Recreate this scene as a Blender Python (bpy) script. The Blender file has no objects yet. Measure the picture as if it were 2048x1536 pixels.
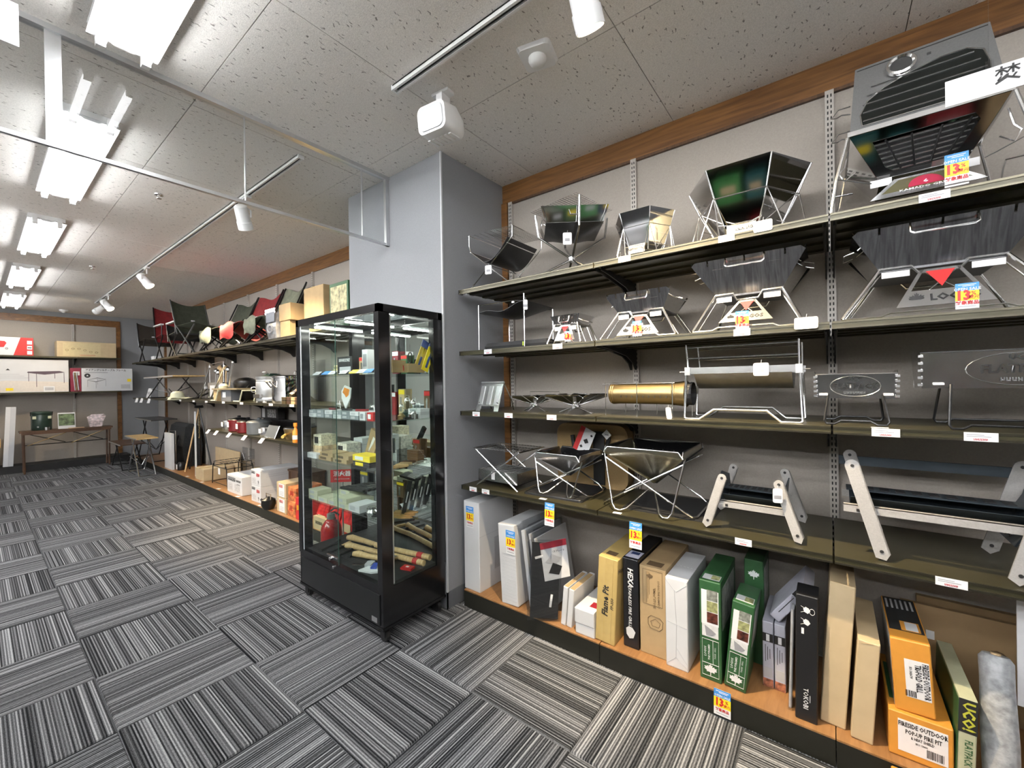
import bpy, bmesh, math, random
from mathutils import Vector, Matrix
random.seed(7)
PI = math.pi
SC = bpy.context.scene
COL = SC.collection
# ---------------------------------------------------------------- camera
F_PX, YAW, PITCH, ROLL = 830.745, math.radians(52.39986), math.radians(-0.19801), math.radians(-0.89127)
fw = Vector((math.sin(YAW)*math.cos(PITCH), math.cos(YAW)*math.cos(PITCH), math.sin(PITCH)))
rt = Vector((math.cos(YAW), -math.sin(YAW), 0)); up = rt.cross(fw)
r2 = rt*math.cos(ROLL)+up*math.sin(ROLL); u2 = up*math.cos(ROLL)-rt*math.sin(ROLL)
cam = bpy.data.cameras.new('camera'); camo = bpy.data.objects.new('camera', cam); COL.objects.link(camo)
cam.sensor_fit = 'HORIZONTAL'; cam.sensor_width = 36; cam.lens = F_PX/2048*36; cam.clip_start = .02
camo.matrix_world = Matrix(((r2.x, u2.x, -fw.x, -0.33947), (r2.y, u2.y, -fw.y, -2.28636), (r2.z, u2.z, -fw.z, 1.37336), (0, 0, 0, 1)))
SC.camera = camo
# ---------------------------------------------------------------- world, exposure
w = bpy.data.worlds.new('world'); SC.world = w; w.use_nodes = True
w.node_tree.nodes['Background'].inputs[0].default_value = (.5, .5, .52, 1)
w.node_tree.nodes['Background'].inputs[1].default_value = .05
SC.view_settings.view_transform = 'Standard'; SC.view_settings.look = 'None'
SC.view_settings.gamma = 1; SC.view_settings.use_curve_mapping = False
SC.view_settings.exposure = 0.3
TUBE_E, SPOT_W = 30.0, 300.0          # fluorescent tube emission, spot lamp watts
# ---------------------------------------------------------------- materials
MATS = {}
def sock(n, name):
    return n.inputs[name]
def M(name, col=(.5, .5, .5), r=.5, m=0., var=.05, sc=30., bump=0., tr=0., em=None, es=0., coat=0., alpha=1.):
    if name in MATS: return MATS[name]
    mt = bpy.data.materials.new(name); mt.use_nodes = True; MATS[name] = mt
    nt = mt.node_tree; b = nt.nodes['Principled BSDF']
    b.inputs['Roughness'].default_value = r; b.inputs['Metallic'].default_value = m
    b.inputs['Coat Weight'].default_value = coat
    if alpha < 1: b.inputs['Alpha'].default_value = alpha
    tc = nt.nodes.new('ShaderNodeTexCoord'); nz = nt.nodes.new('ShaderNodeTexNoise')
    nz.inputs['Scale'].default_value = sc; nz.inputs['Detail'].default_value = 3
    nt.links.new(tc.outputs['Object'], nz.inputs['Vector'])
    rp = nt.nodes.new('ShaderNodeValToRGB')
    rp.color_ramp.elements[0].position = .3; rp.color_ramp.elements[1].position = .7
    rp.color_ramp.elements[0].color = tuple(c*(1-var) for c in col)+(1,)
    rp.color_ramp.elements[1].color = tuple(min(1, c*(1+var)) for c in col)+(1,)
    nt.links.new(nz.outputs['Fac'], rp.inputs['Fac']); nt.links.new(rp.outputs['Color'], b.inputs['Base Color'])
    if bump:
        bp = nt.nodes.new('ShaderNodeBump'); bp.inputs['Strength'].default_value = bump; bp.inputs['Distance'].default_value = .004
        nt.links.new(nz.outputs['Fac'], bp.inputs['Height']); nt.links.new(bp.outputs['Normal'], b.inputs['Normal'])
    if em: b.inputs['Emission Color'].default_value = em+(1,); b.inputs['Emission Strength'].default_value = es
    return mt
def glassmat(name, tint=(.93, .97, .95), refl=1.0):
    mt = bpy.data.materials.new(name); mt.use_nodes = True; MATS[name] = mt
    nt = mt.node_tree; nt.nodes.remove(nt.nodes['Principled BSDF'])
    tr = nt.nodes.new('ShaderNodeBsdfTransparent'); tr.inputs[0].default_value = tint+(1,)
    gl = nt.nodes.new('ShaderNodeBsdfGlossy'); gl.inputs['Roughness'].default_value = .01
    fr = nt.nodes.new('ShaderNodeFresnel'); fr.inputs[0].default_value = 1.45
    mu = nt.nodes.new('ShaderNodeMath'); mu.operation = 'MULTIPLY'; mu.inputs[1].default_value = refl
    mx = nt.nodes.new('ShaderNodeMixShader')
    ge = nt.nodes.new('ShaderNodeNewGeometry'); iv = nt.nodes.new('ShaderNodeMath'); iv.operation = 'SUBTRACT'; iv.inputs[0].default_value = 1
    m2 = nt.nodes.new('ShaderNodeMath'); m2.operation = 'MULTIPLY'
    nt.links.new(ge.outputs['Backfacing'], iv.inputs[1]); nt.links.new(mu.outputs[0], m2.inputs[0]); nt.links.new(iv.outputs[0], m2.inputs[1])
    nt.links.new(fr.outputs[0], mu.inputs[0]); nt.links.new(m2.outputs[0], mx.inputs[0])
    nt.links.new(tr.outputs[0], mx.inputs[1]); nt.links.new(gl.outputs[0], mx.inputs[2])
    nt.links.new(mx.outputs[0], nt.nodes['Material Output'].inputs[0])
    return mt
def stripe_mat():
    mt = bpy.data.materials.new('striped_carpet'); mt.use_nodes = True
    nt = mt.node_tree; b = nt.nodes['Principled BSDF']; b.inputs['Roughness'].default_value = .95
    b.inputs['Specular IOR Level'].default_value = .15
    N = nt.nodes.new; L = nt.links.new
    tc = N('ShaderNodeTexCoord'); sp = N('ShaderNodeSeparateXYZ'); L(tc.outputs['Object'], sp.inputs[0])
    oi = N('ShaderNodeObjectInfo')
    def mth(op, a, bv):
        n = N('ShaderNodeMath'); n.operation = op
        for i, q in enumerate((a, bv)):
            if q is None: continue
            if isinstance(q, (int, float)): n.inputs[i].default_value = q
            else: L(q, n.inputs[i])
        return n.outputs[0]
    off = mth('MULTIPLY', oi.outputs['Random'], 400.)
    lin = mth('MULTIPLY', sp.outputs['X'], 185.)
    # three stripe widths mixed by white noise
    vals = []
    for k, fq in enumerate((1.0, .42, .13)):
        fl = mth('FLOOR', mth('ADD', mth('MULTIPLY', lin, fq), mth('MULTIPLY', off, .31+k)), None)
        wn = N('ShaderNodeTexWhiteNoise'); wn.noise_dimensions = '1D'; L(fl, wn.inputs['W']); vals.append(wn.outputs['Value'])
    par = mth('MODULO', mth('ABSOLUTE', mth('FLOOR', lin, None), None), 2.)
    v = mth('ADD', mth('ADD', mth('MULTIPLY', vals[0], .46), mth('MULTIPLY', par, .26)), mth('ADD', mth('MULTIPLY', vals[1], .18), mth('MULTIPLY', vals[2], .10)))
    mp = N('ShaderNodeMapping'); mp.inputs['Scale'].default_value = (500, 90, 1); L(tc.outputs['Object'], mp.inputs[0])
    nz = N('ShaderNodeTexNoise'); nz.inputs['Scale'].default_value = 1; nz.inputs['Detail'].default_value = 2; L(mp.outputs[0], nz.inputs['Vector'])
    v2 = mth('ADD', v, mth('MULTIPLY', mth('SUBTRACT', nz.outputs['Fac'], .5), .45))
    rp = N('ShaderNodeValToRGB'); e = rp.color_ramp.elements
    e[0].position = .18; e[0].color = (.011, .0115, .013, 1); e[1].position = .86; e[1].color = (.45, .45, .455, 1)
    for p, c in ((.36, .06), (.50, .12), (.66, .205)):
        q = e.new(p); q.color = (c, c*1.01, c*1.05, 1)
    L(v2, rp.inputs['Fac']); L(rp.outputs['Color'], b.inputs['Base Color'])
    bp = N('ShaderNodeBump'); bp.inputs['Strength'].default_value = .5; bp.inputs['Distance'].default_value = .003
    L(v2, bp.inputs['Height']); L(bp.outputs['Normal'], b.inputs['Normal'])
    return mt
def ceil_mat():
    mt = bpy.data.materials.new('fissured_ceiling_board'); mt.use_nodes = True
    nt = mt.node_tree; b = nt.nodes['Principled BSDF']; b.inputs['Roughness'].default_value = .9
    N = nt.nodes.new; L = nt.links.new
    tc = N('ShaderNodeTexCoord'); oi = N('ShaderNodeObjectInfo'); ad = N('ShaderNodeVectorMath'); ad.operation = 'ADD'
    L(tc.outputs['Object'], ad.inputs[0]); L(oi.outputs['Location'], ad.inputs[1])
    n1 = N('ShaderNodeTexNoise'); n1.inputs['Scale'].default_value = 30; L(ad.outputs[0], n1.inputs['Vector'])
    mv = N('ShaderNodeMixRGB'); mv.blend_type = 'LINEAR_LIGHT'; mv.inputs[0].default_value = .02
    L(ad.outputs[0], mv.inputs[1]); L(n1.outputs['Color'], mv.inputs[2])
    mp = N('ShaderNodeMapping'); mp.inputs['Scale'].default_value = (22, 66, 1); mp.inputs['Rotation'].default_value = (0, 0, .15); L(mv.outputs[0], mp.inputs[0])
    vo = N('ShaderNodeTexVoronoi'); vo.inputs['Scale'].default_value = 1; vo.inputs['Randomness'].default_value = 1; L(mp.outputs[0], vo.inputs['Vector'])
    rp = N('ShaderNodeValToRGB'); rp.color_ramp.elements[0].position = .10; rp.color_ramp.elements[1].position = .2
    L(vo.outputs['Distance'], rp.inputs['Fac'])
    n2 = N('ShaderNodeTexNoise'); n2.inputs['Scale'].default_value = 260; n2.inputs['Detail'].default_value = 3; L(ad.outputs[0], n2.inputs['Vector'])
    r2_ = N('ShaderNodeValToRGB'); r2_.color_ramp.elements[0].position = .3; r2_.color_ramp.elements[1].position = .65
    r2_.color_ramp.elements[0].color = (.70, .67, .635, 1); r2_.color_ramp.elements[1].color = (.88, .845, .805, 1); L(n2.outputs['Fac'], r2_.inputs['Fac'])
    mx = N('ShaderNodeMixRGB'); mx.inputs[1].default_value = (.26, .24, .22, 1); L(rp.outputs['Color'], mx.inputs[0]); L(r2_.outputs['Color'], mx.inputs[2])
    L(mx.outputs[0], b.inputs['Base Color'])
    bp = N('ShaderNodeBump'); bp.inputs['Strength'].default_value = .4; bp.inputs['Distance'].default_value = .004
    L(mx.outputs[0], bp.inputs['Height']); L(bp.outputs['Normal'], b.inputs['Normal'])
    return mt
def wood_mat(name, c1, c2, rough=.45, axis=(1, 1, 1), sc=4.):
    mt = bpy.data.materials.new(name); mt.use_nodes = True; MATS[name] = mt
    nt = mt.node_tree; b = nt.nodes['Principled BSDF']; b.inputs['Roughness'].default_value = rough
    N = nt.nodes.new; L = nt.links.new
    tc = N('ShaderNodeTexCoord'); mp = N('ShaderNodeMapping'); mp.inputs['Scale'].default_value = axis; L(tc.outputs['Object'], mp.inputs[0])
    nz = N('ShaderNodeTexNoise'); nz.inputs['Scale'].default_value = sc; nz.inputs['Detail'].default_value = 6; nz.inputs['Distortion'].default_value = 1.2
    L(mp.outputs[0], nz.inputs['Vector'])
    rp = N('ShaderNodeValToRGB'); rp.color_ramp.elements[0].position = .32; rp.color_ramp.elements[1].position = .68
    rp.color_ramp.elements[0].color = c1+(1,); rp.color_ramp.elements[1].color = c2+(1,)
    L(nz.outputs['Fac'], rp.inputs['Fac']); L(rp.outputs['Color'], b.inputs['Base Color'])
    return mt
def streak_mat(name, c1, c2, rough, axis):
    mt = wood_mat(name, c1, c2, rough, axis, 6.); mt.node_tree.nodes['Principled BSDF'].inputs['Metallic'].default_value = 1.; return mt
CARPET = stripe_mat(); CEIL = ceil_mat()
WOOD = wood_mat('brown_beam_wood', (.12, .05, .014), (.24, .11, .032), .4, (3, .6, 9))
LAM = wood_mat('orange_laminate', (.24, .115, .042), (.34, .175, .07), .35, (8, 1, 1), 5)
BAMBOO = wood_mat('bamboo_board', (.52, .33, .13), (.66, .45, .2), .4, (1, 8, 1), 5)
DWOOD = wood_mat('dark_walnut', (.06, .03, .017), (.12, .06, .03), .4, (1, 8, 1), 5)
HANDLE = wood_mat('hickory_handle', (.55, .34, .15), (.72, .5, .26), .4, (2, 12, 2), 8)
GLASS = glassmat('clear_pane'); GLASS2 = glassmat('barrier_pane', (.94, .95, .95), .7); SHELFGLASS = glassmat('shelf_glass', (.92, .96, .94), 1.0)
FILM = glassmat('clear_film', (.9, .91, .92), 2.2)
PANEL = M('beige_wall_panel', (.35, .315, .28), .75, var=.06, sc=160, bump=.15)
PILLAR = M('grey_pillar_paper', (.255, .26, .275), .8, var=.05, sc=200, bump=.2)
PLAIN = M('plain_wall', (.45, .44, .43), .85, var=.04)
DGREY = M('dark_grey_skirting', (.12, .125, .135), .6)
SHELF = M('olive_black_shelf_metal', (.052, .046, .022), .34, .25, var=.08, sc=12)
RAIL = M('bronze_highlight_rail', (.09, .082, .058), .28, .8, var=.08, sc=12)  # ridges brighter than the rail: highlight lines put into the colour
BLACK = M('black_paint', (.009, .009, .010), .3, var=.1)
MBLACK = M('matt_black', (.014, .014, .015), .6, var=.1)
KICK = M('olive_black_kick', (.013, .013, .009), .45)
SLOT = M('slot_shadow_metal', (.02, .02, .02), .7)
UPR = M('putty_upright_paint', (.46, .43, .395), .45, .1)
CHROME = M('chrome_wire', (.88, .88, .89), .2, 1., var=.02)
STEEL = M('mirror_stainless', (.74, .74, .75), .06, 1., var=.02, sc=8)
BRUSH = M('brushed_stainless', (.62, .62, .62), .26, 1., var=.08, sc=20)
STREAK = streak_mat('streak_reflection_stainless', (.30, .30, .31), (.58, .58, .59), .2, (14, 1, 1.2))  # vertical grain and wavy reflections put into the base colour
DSTEEL = M('dark_steel_mesh', (.10, .10, .105), .42, .8, var=.15, sc=300)
GREYM = M('grey_hammered_paint', (.40, .385, .37), .5, .2, var=.07, sc=200, bump=.1)
BLUEST = M('blue_black_steel', (.045, .058, .07), .42, .4, var=.1)
WHITE = M('white_card', (.80, .80, .81), .55, var=.02)
WMET = M('white_enamel', (.80, .80, .80), .35, var=.02)
WBOX = M('white_box_card', (.66, .665, .68), .6, var=.03, sc=6)
KRAFT = M('kraft_card', (.43, .30, .155), .7, var=.07, sc=14, bump=.06)
KRAFT2 = M('yellow_kraft_card', (.50, .36, .13), .6, var=.07, sc=14)
KRAFT3 = M('pale_kraft_card', (.52, .40, .24), .7, var=.06, sc=14)
BRAPR = M('brown_print', (.12, .075, .035), .7)
INK = M('black_ink', (.02, .02, .02), .6)
GINK = M('grey_ink', (.30, .30, .32), .6)
RED = M('red_print', (.52, .02, .02), .5)
DRED = M('dark_red_cloth', (.23, .015, .018), .75, var=.15)
REDC = M('red_cloth', (.50, .03, .03), .65, var=.15)
BLUE = M('sky_blue_print', (.05, .27, .68), .5)
YEL = M('yellow_print', (.90, .68, .02), .5)
ORNG = M('orange_box_card', (.62, .27, .04), .5, var=.05)
GREEN = M('deep_green_card', (.03, .10, .036), .4, var=.08)
PALEG = M('pale_green_card', (.46, .47, .31), .55)
OLIVE = M('olive_cloth', (.055, .062, .042), .85, var=.2, sc=20)
LOLIVE = M('pale_olive_cloth', (.20, .21, .15), .8, var=.2, sc=20)
TAN = M('tan_canvas', (.30, .20, .09), .85, var=.1, sc=200, bump=.2)
BRONZE = M('bronze_mesh_metal', (.34, .25, .12), .34, .9, var=.06)
MAROON = M('maroon_enamel', (.16, .012, .014), .2, .1)
BUBBLE = M('grey_bubble_wrap', (.34, .35, .36), .35, var=.3, sc=45, bump=.8)
GLASSFACE = M('dial_face', (.05, .05, .05), .2)
CREAM = M('cream_card', (.60, .60, .44), .6)
MIRROR = M('mirror_back', (.85, .86, .86), .01, 1., var=0)
ALU = M('satin_aluminium', (.66, .67, .68), .3, .9, var=.03)
DGREEN = M('green_enamel', (.02, .04, .03), .3, var=.1)
LIT = M('lit_tube', (1, 1, 1), .5, em=(.97, .985, 1.), es=TUBE_E)
SPOTLIT = M('lit_spot_lens', (1, .9, .75), .3, em=(1., .80, .5), es=60.)
CASELIT = M('lit_case_lamp', (1, 1, 1), .3, em=(1., .97, .92), es=34.)
# ---------------------------------------------------------------- mesh helpers
class MB:
    def __init__(s): s.v = []; s.f = []
    def add(s, vs, fs, T=None):
        n = len(s.v); s.v += [tuple(T @ Vector(q)) if T else tuple(q) for q in vs]; s.f += [tuple(i+n for i in f) for f in fs]; return s
    def box(s, x0, x1, y0, y1, z0, z1, T=None):
        vs = [(x0, y0, z0), (x1, y0, z0), (x1, y1, z0), (x0, y1, z0), (x0, y0, z1), (x1, y0, z1), (x1, y1, z1), (x0, y1, z1)]
        return s.add(vs, [(0, 3, 2, 1), (4, 5, 6, 7), (0, 1, 5, 4), (1, 2, 6, 5), (2, 3, 7, 6), (3, 0, 4, 7)], T)
    def prism(s, poly, ax, a, b, T=None):
        # poly: 2D points; ax: extrusion axis
        def P(q, t):
            return {'x': (t, q[0], q[1]), 'y': (q[0], t, q[1]), 'z': (q[0], q[1], t)}[ax]
        n = len(poly); vs = [P(q, a) for q in poly]+[P(q, b) for q in poly]
        fs = [tuple(range(n)), tuple(range(2*n-1, n-1, -1))]+[(i, i+n, (i+1) % n+n, (i+1) % n) for i in range(n)]
        return s.add(vs, fs, T)
    def plate(s, pts, t, T=None):
        ps = [Vector(q) for q in pts]; nrm = Vector((0, 0, 0))
        for i in range(len(ps)): nrm += (ps[i]-ps[0]).cross(ps[(i+1) % len(ps)]-ps[0])
        nrm.normalize(); n = len(ps)
        vs = [q+nrm*(t/2) for q in ps]+[q-nrm*(t/2) for q in ps]
        fs = [tuple(range(n)), tuple(range(2*n-1, n-1, -1))]+[(i, i+n, (i+1) % n+n, (i+1) % n) for i in range(n)]
        return s.add(vs, fs, T)
    def tube(s, pts, r, n=6, closed=False, T=None):
        ps = [Vector(q) for q in pts]; m = len(ps); vs = []; fs = []; prev = None
        for i, p in enumerate(ps):
            a = ps[i-1] if (i or closed) else p; b = ps[(i+1) % m] if (i < m-1 or closed) else p
            d = (b-p).normalized()+(p-a).normalized() if (a != p and b != p) else (b-a)
            if d.length < 1e-9: d = b-a if (b-a).length > 1e-9 else Vector((0, 0, 1))
            d.normalize()
            if prev is None:
                q = Vector((0, 0, 1)) if abs(d.z) < .9 else Vector((1, 0, 0)); u = d.cross(q).normalized()
            else:
                u = prev-d*prev.dot(d)
                u = u.normalized() if u.length > 1e-6 else d.orthogonal().normalized()
            prev = u; v = d.cross(u); rr = r[i] if isinstance(r, (list, tuple)) else r
            vs += [p+(u*math.cos(2*PI*k/n)+v*math.sin(2*PI*k/n))*rr for k in range(n)]
        for i in range(m if closed else m-1):
            j = (i+1) % m
            fs += [(i*n+k, i*n+(k+1) % n, j*n+(k+1) % n, j*n+k) for k in range(n)]
        if not closed: fs += [tuple(range(n-1, -1, -1)), tuple((m-1)*n+k for k in range(n))]
        return s.add(vs, fs, T)
    def lathe(s, prof, n=16, c=(0, 0, 0), T=None, cap=True):
        vs = []; fs = []; m = len(prof)
        for r, z in prof: vs += [(c[0]+r*math.cos(2*PI*k/n), c[1]+r*math.sin(2*PI*k/n), c[2]+z) for k in range(n)]
        for i in range(m-1): fs += [(i*n+k, i*n+(k+1) % n, (i+1)*n+(k+1) % n, (i+1)*n+k) for k in range(n)]
        if cap: fs += [tuple(range(n-1, -1, -1)), tuple((m-1)*n+k for k in range(n))]
        return s.add(vs, fs, T)
    def sheet(s, fn, nu, nv, t=.0015, T=None):
        top = [Vector(fn(i/nu, j/nv)) for j in range(nv+1) for i in range(nu+1)]
        bot = [q-Vector((0, 0, t)) for q in top]; k = len(top); fs = []; W = nu+1
        for j in range(nv):
            for i in range(nu):
                a = j*W+i; fs += [(a, a+1, a+W+1, a+W), (a+k, a+W+k, a+W+1+k, a+1+k)]
        ring = [i for i in range(W)]+[j*W+nu for j in range(1, nv+1)]+[nv*W+i for i in range(nu-1, -1, -1)]+[j*W for j in range(nv-1, 0, -1)]
        for i in range(len(ring)):
            a, b = ring[i], ring[(i+1) % len(ring)]; fs.append((a, a+k, b+k, b))
        return s.add(top+bot, fs, T)
    def loft(s, rings, T=None):
        n = len(rings[0]); vs = [q for r in rings for q in r]; fs = []
        for i in range(len(rings)-1): fs += [(i*n+k, i*n+(k+1) % n, (i+1)*n+(k+1) % n, (i+1)*n+k) for k in range(n)]
        fs += [tuple(range(n-1, -1, -1)), tuple((len(rings)-1)*n+k for k in range(n))]
        return s.add(vs, fs, T)
    def grid(s, o, ux, uy, nx, ny, r):
        o, ux, uy = Vector(o), Vector(ux), Vector(uy)
        for i in range(nx+1): s.tube([o+ux*(i/nx), o+ux*(i/nx)+uy], r, 4)
        for j in range(ny+1): s.tube([o+uy*(j/ny), o+uy*(j/ny)+ux], r, 4)
        return s
    def build(s, name, mat, parent=None, smooth=False, stuff=False):
        me = bpy.data.meshes.new(name); me.from_pydata(s.v, [], s.f); me.update()
        bm = bmesh.new(); bm.from_mesh(me); bmesh.ops.recalc_face_normals(bm, faces=bm.faces); bm.to_mesh(me); bm.free()
        me.materials.append(mat)
        if smooth:
            me.polygons.foreach_set('use_smooth', [True]*len(me.polygons)); me.set_sharp_from_angle(angle=math.radians(40))
        o = bpy.data.objects.new(name, me); COL.objects.link(o)
        if parent: o.parent = parent
        if stuff: o['kind'] = 'stuff'
        return o
def tag(o, label, cat, group=None):
    o['label'] = label; o['category'] = cat
    if group: o['group'] = group
    return o
def T(name, label, cat, loc=(0, 0, 0), rz=0., group=None):
    o = bpy.data.objects.new(name, None); o.empty_display_size = .05; COL.objects.link(o)
    o.location = loc; o.rotation_euler = (0, 0, rz); return tag(o, label, cat, group)
def struct(name, mb, mat, parent=None):
    o = mb.build(name, mat, parent)
    if not parent: o['kind'] = 'structure'
    return o
def NS(name, label, cat, s, d, z, rot=0., group=None):
    # a thing standing on the right-hand shelving: s metres along the wall, d behind the front edge; local x right, y to the wall
    return T(name, label, cat, (1.5+d, -s, z), -PI/2+rot, group)
def bx(name, mat, par, *a, **k): return MB().box(*a).build(name, mat, par, **k)
def tb(name, mat, par, pts, r, n=6, closed=False): return MB().tube(pts, r, n, closed).build(name, mat, par, smooth=True)
def txt(body, size, mat, par, o, ux=(1, 0, 0), uy=(0, 0, 1), name='lettering', bold=0., sx=1., align='CENTER', shear=0.):
    cu = bpy.data.curves.new('t', 'FONT'); cu.body = body; cu.size = size; cu.align_x = align; cu.align_y = 'CENTER'
    cu.offset = bold*size; cu.resolution_u = 1; cu.shear = shear; cu.fill_mode = 'FRONT'
    ob = bpy.data.objects.new('t', cu)
    me = bpy.data.meshes.new_from_object(ob)
    bpy.data.objects.remove(ob); bpy.data.curves.remove(cu)
    ux, uy = Vector(ux).normalized(), Vector(uy).normalized(); nz = ux.cross(uy)
    Mx = Matrix(((ux.x*sx, uy.x, nz.x, o[0]), (ux.y*sx, uy.y, nz.y, o[1]), (ux.z*sx, uy.z, nz.z, o[2]), (0, 0, 0, 1)))
    me.transform(Mx); me.name = name; me.materials.clear(); me.materials.append(mat)
    ob = bpy.data.objects.new(name, me); COL.objects.link(ob); ob.parent = par
    return ob
def bars(par, x, y, z, w, h, n, mat, name='small_print'):
    # illegible lettering: a row of little blocks facing local -y
    m = MB(); rs = random.Random(int(abs(x*1e4+z*1e5+w*1e4))+n); p = w/n
    for k in range(n):
        x0 = x-w/2+p*k; q = rs.random()
        m.box(x0, x0+p*.22, y-.0005, y+.0004, z-h/2, z+h/2); m.box(x0, x0+p*.78, y-.0005, y+.0004, z-h/2+h*.38*q, z-h/2+h*.38*q+h*.2); m.box(x0+p*.56, x0+p*.78, y-.0005, y+.0004, z-h*.5*q, z+h/2)
    return m.build(name, mat, par, stuff=True)
def copytree(o, parent=None):
    c = o.copy(); COL.objects.link(c); c.parent = parent
    for ch in list(o.children): copytree(ch, c)
    return c
def facequad(name, mat, par, o, ux, uy, w, h, t=.0006):
    # thin printed panel centred at o
    o, ux, uy = Vector(o), Vector(ux).normalized(), Vector(uy).normalized(); n = ux.cross(uy)
    p = [o-ux*w/2-uy*h/2, o+ux*w/2-uy*h/2, o+ux*w/2+uy*h/2, o-ux*w/2+uy*h/2]
    return MB().plate([q+n*t*.5 for q in p], t).build(name, mat, par)
# ================================================================ STRUCTURE
H = 2.787; XW = 2.03; YB = 8.9; XL = -4.4; YR = -4.6
floor = struct('floor', MB().box(XL, XW, YR, YB, -.1, -.008), DGREY)
struct('floor_bounce', MB().box(XL, -1.5, YR, YB, -.02, 0), M('pale_bounce_floor', (.66, .65, .63), .4, var=.05, sc=3))  # unseen pale floor added to bounce light onto the ceiling
tile_me = None
for i in range(-3, 5):
    for j in range(-9, 18):
        x0, y0 = i*.5, j*.5
        if x0 >= 1.6 or y0 < -4.6 or y0 > 8.45: continue
        if tile_me is None:
            g = .0012
            o = MB().add([(-.25+g, -.25+g, -.006), (.25-g, -.25+g, -.006), (.25-g, .25-g, -.006), (-.25+g, .25-g, -.006),
                          (-.245, -.245, 0), (.245, -.245, 0), (.245, .245, 0), (-.245, .245, 0)],
                         [(4, 5, 6, 7), (0, 1, 5, 4), (1, 2, 6, 5), (2, 3, 7, 6), (3, 0, 4, 7)]).build('carpet_tile', CARPET, floor)
            tile_me = o.data
        else:
            o = bpy.data.objects.new('carpet_tile', tile_me); COL.objects.link(o); o.parent = floor
        o.location = (x0+.25, y0+.25, 0)
        o.rotation_euler = (0, 0, 0 if (i+j) % 2 else PI/2)
ceiling = struct('ceiling', MB().box(XL, XW, YR, YB, H+.012, H+.1), DGREY)
pan_me = None
for i in range(-6, 3):
    for j in range(-6, 12):
        xa, xb = max(XL, .345+.895*(i-1)), min(XW, .345+.895*i); ya, yb = max(YR, -.69+.925*(j-1)), min(YB, -.69+.925*j)
        if xb-xa < .05 or yb-ya < .05: continue
        cx, cy, hx, hy, g = (xa+xb)/2, (ya+yb)/2, (xb-xa)/2, (yb-ya)/2, .0018
        full = hx > .44 and hy > .46
        if full and pan_me: o = bpy.data.objects.new('ceiling_panel', pan_me); COL.objects.link(o); o.parent = ceiling
        else:
            o = MB().box(-hx+g, hx-g, -hy+g, hy-g, 0, .012).build('ceiling_panel', CEIL, ceiling)
            if full: pan_me = o.data
        o.location = (cx, cy, H)
wr = struct('wall_right', MB().box(XW, XW+.1, YR, YB+.1, -.1, H+.1), PLAIN)
UY = [-.49-.9*k for k in range(5)]; FY = [.53+.9*k for k in range(9)]       # slotted uprights
def wallpanel(ya, yb): MB().box(XW-.008, XW, ya+.003, yb-.003, .1, 2.65).build('wall_panel', PANEL, wr)
for a in range(3): wallpanel(UY[a+1], UY[a])
wallpanel(YR+.01, UY[3])
for a in range(8): wallpanel(FY[a], FY[a+1] if a < 7 else 8.18)
wb = struct('wall_back', MB().box(XL-.1, XW+.1, YB, YB+.1, -.1, H+.1), PILLAR)
for xa, xb in ((-.99, -.09), (-.09, .81), (.81, 1.40), (-1.89, -.99)): MB().box(xa+.003, xb-.003, YB-.008, YB, .1, 2.58).build('wall_panel', PANEL, wb)
WHW = M('white_bounce_paint', (.84, .83, .82), .8, var=.02)  # unseen walls whitened to bounce light up to the ceiling
struct('wall_left', MB().box(XL-.1, XL, YR, YB, -.1, H+.1), WHW)
struct('wall_rear', MB().box(XL-.1, XW+.1, YR-.1, YR, -.1, H+.1), WHW)
wp = struct('wall_pillar', MB().box(1.413, XW, -.416, .60, -.01, H+.005), PILLAR)
MB().box(1.409, 1.419, -.420, -.410, .1, H).build('corner_guard', M('corner_guard_plastic', (.55, .56, .58), .4), wp)
struct('baseboard_pillar', MB().box(1.405, 1.60, -.424, -.416, 0, .10).box(1.405, 1.413, -.424, .608, 0, .10), DGREY)
# wooden beams and posts round the panels
struct('trim_1', MB().box(2.01, XW+.005, YR, -.416, 2.652, H+.002), WOOD)
struct('trim_2', MB().box(2.01, XW+.005, .60, YB, 2.652, H+.002), WOOD)
struct('trim_3', MB().box(1.995, XW+.005, -.466, -.416, .1, 2.655), WOOD)
struct('trim_4', MB().box(1.995, XW+.005, 8.18, 8.26, .1, 2.655), WOOD)
struct('trim_5', MB().box(XL, 1.46, YB-.02, YB+.005, 2.58, 2.70), WOOD)
struct('trim_6', MB().box(1.40, 1.46, YB-.03, YB+.005, .1, 2.58), WOOD)
struct('trim_7', MB().box(2.005, XW+.005, YR, -.466, 2.640, 2.654), DWOOD)
struct('baseboard_back', MB().box(-2.4, 1.52, 8.40, 8.43, 0, .115).box(-2.4, 1.52, 8.43, YB, .06, .105), MBLACK)
# ================================================================ SHELVING
def upright(loc, rz, label, z0, z1, group):
    t = T('slotted_upright', label, 'upright', loc, rz, group)
    MB().box(-.016, .016, 0, .03, z0, z1).build('channel', UPR, t)
    s = MB(); z = z0+.02
    while z < z1-.02:
        for x in (-.0085, .0035): s.box(x, x+.005, -.0006, .004, z, z+.0135)
        z += .025
    s.build('slot', SLOT, t, stuff=True)
for k, y in enumerate(UY[:4]):
    upright((2.0, y, 0), -PI/2, ['putty slotted upright in the corner beside the grey pillar', 'putty slotted upright between the hexagonal pits and mesh stands',
            'putty slotted upright left of the kamado grill', 'putty slotted upright past the kamado grill'][k], .1, 2.652, 'slotted uprights on the grill wall')
for y in FY[:8]:
    upright((2.0, y, 0), -PI/2, 'slotted upright on the far wall behind chairs and pots', .1, 2.652, 'slotted uprights on the far wall')
for x in (-.99, -.09, .81):
    upright((x, YB-.035, 0), 0, 'slotted upright on the back wall between beige panels', .1, 2.58, 'slotted uprights on the back wall')
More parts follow.
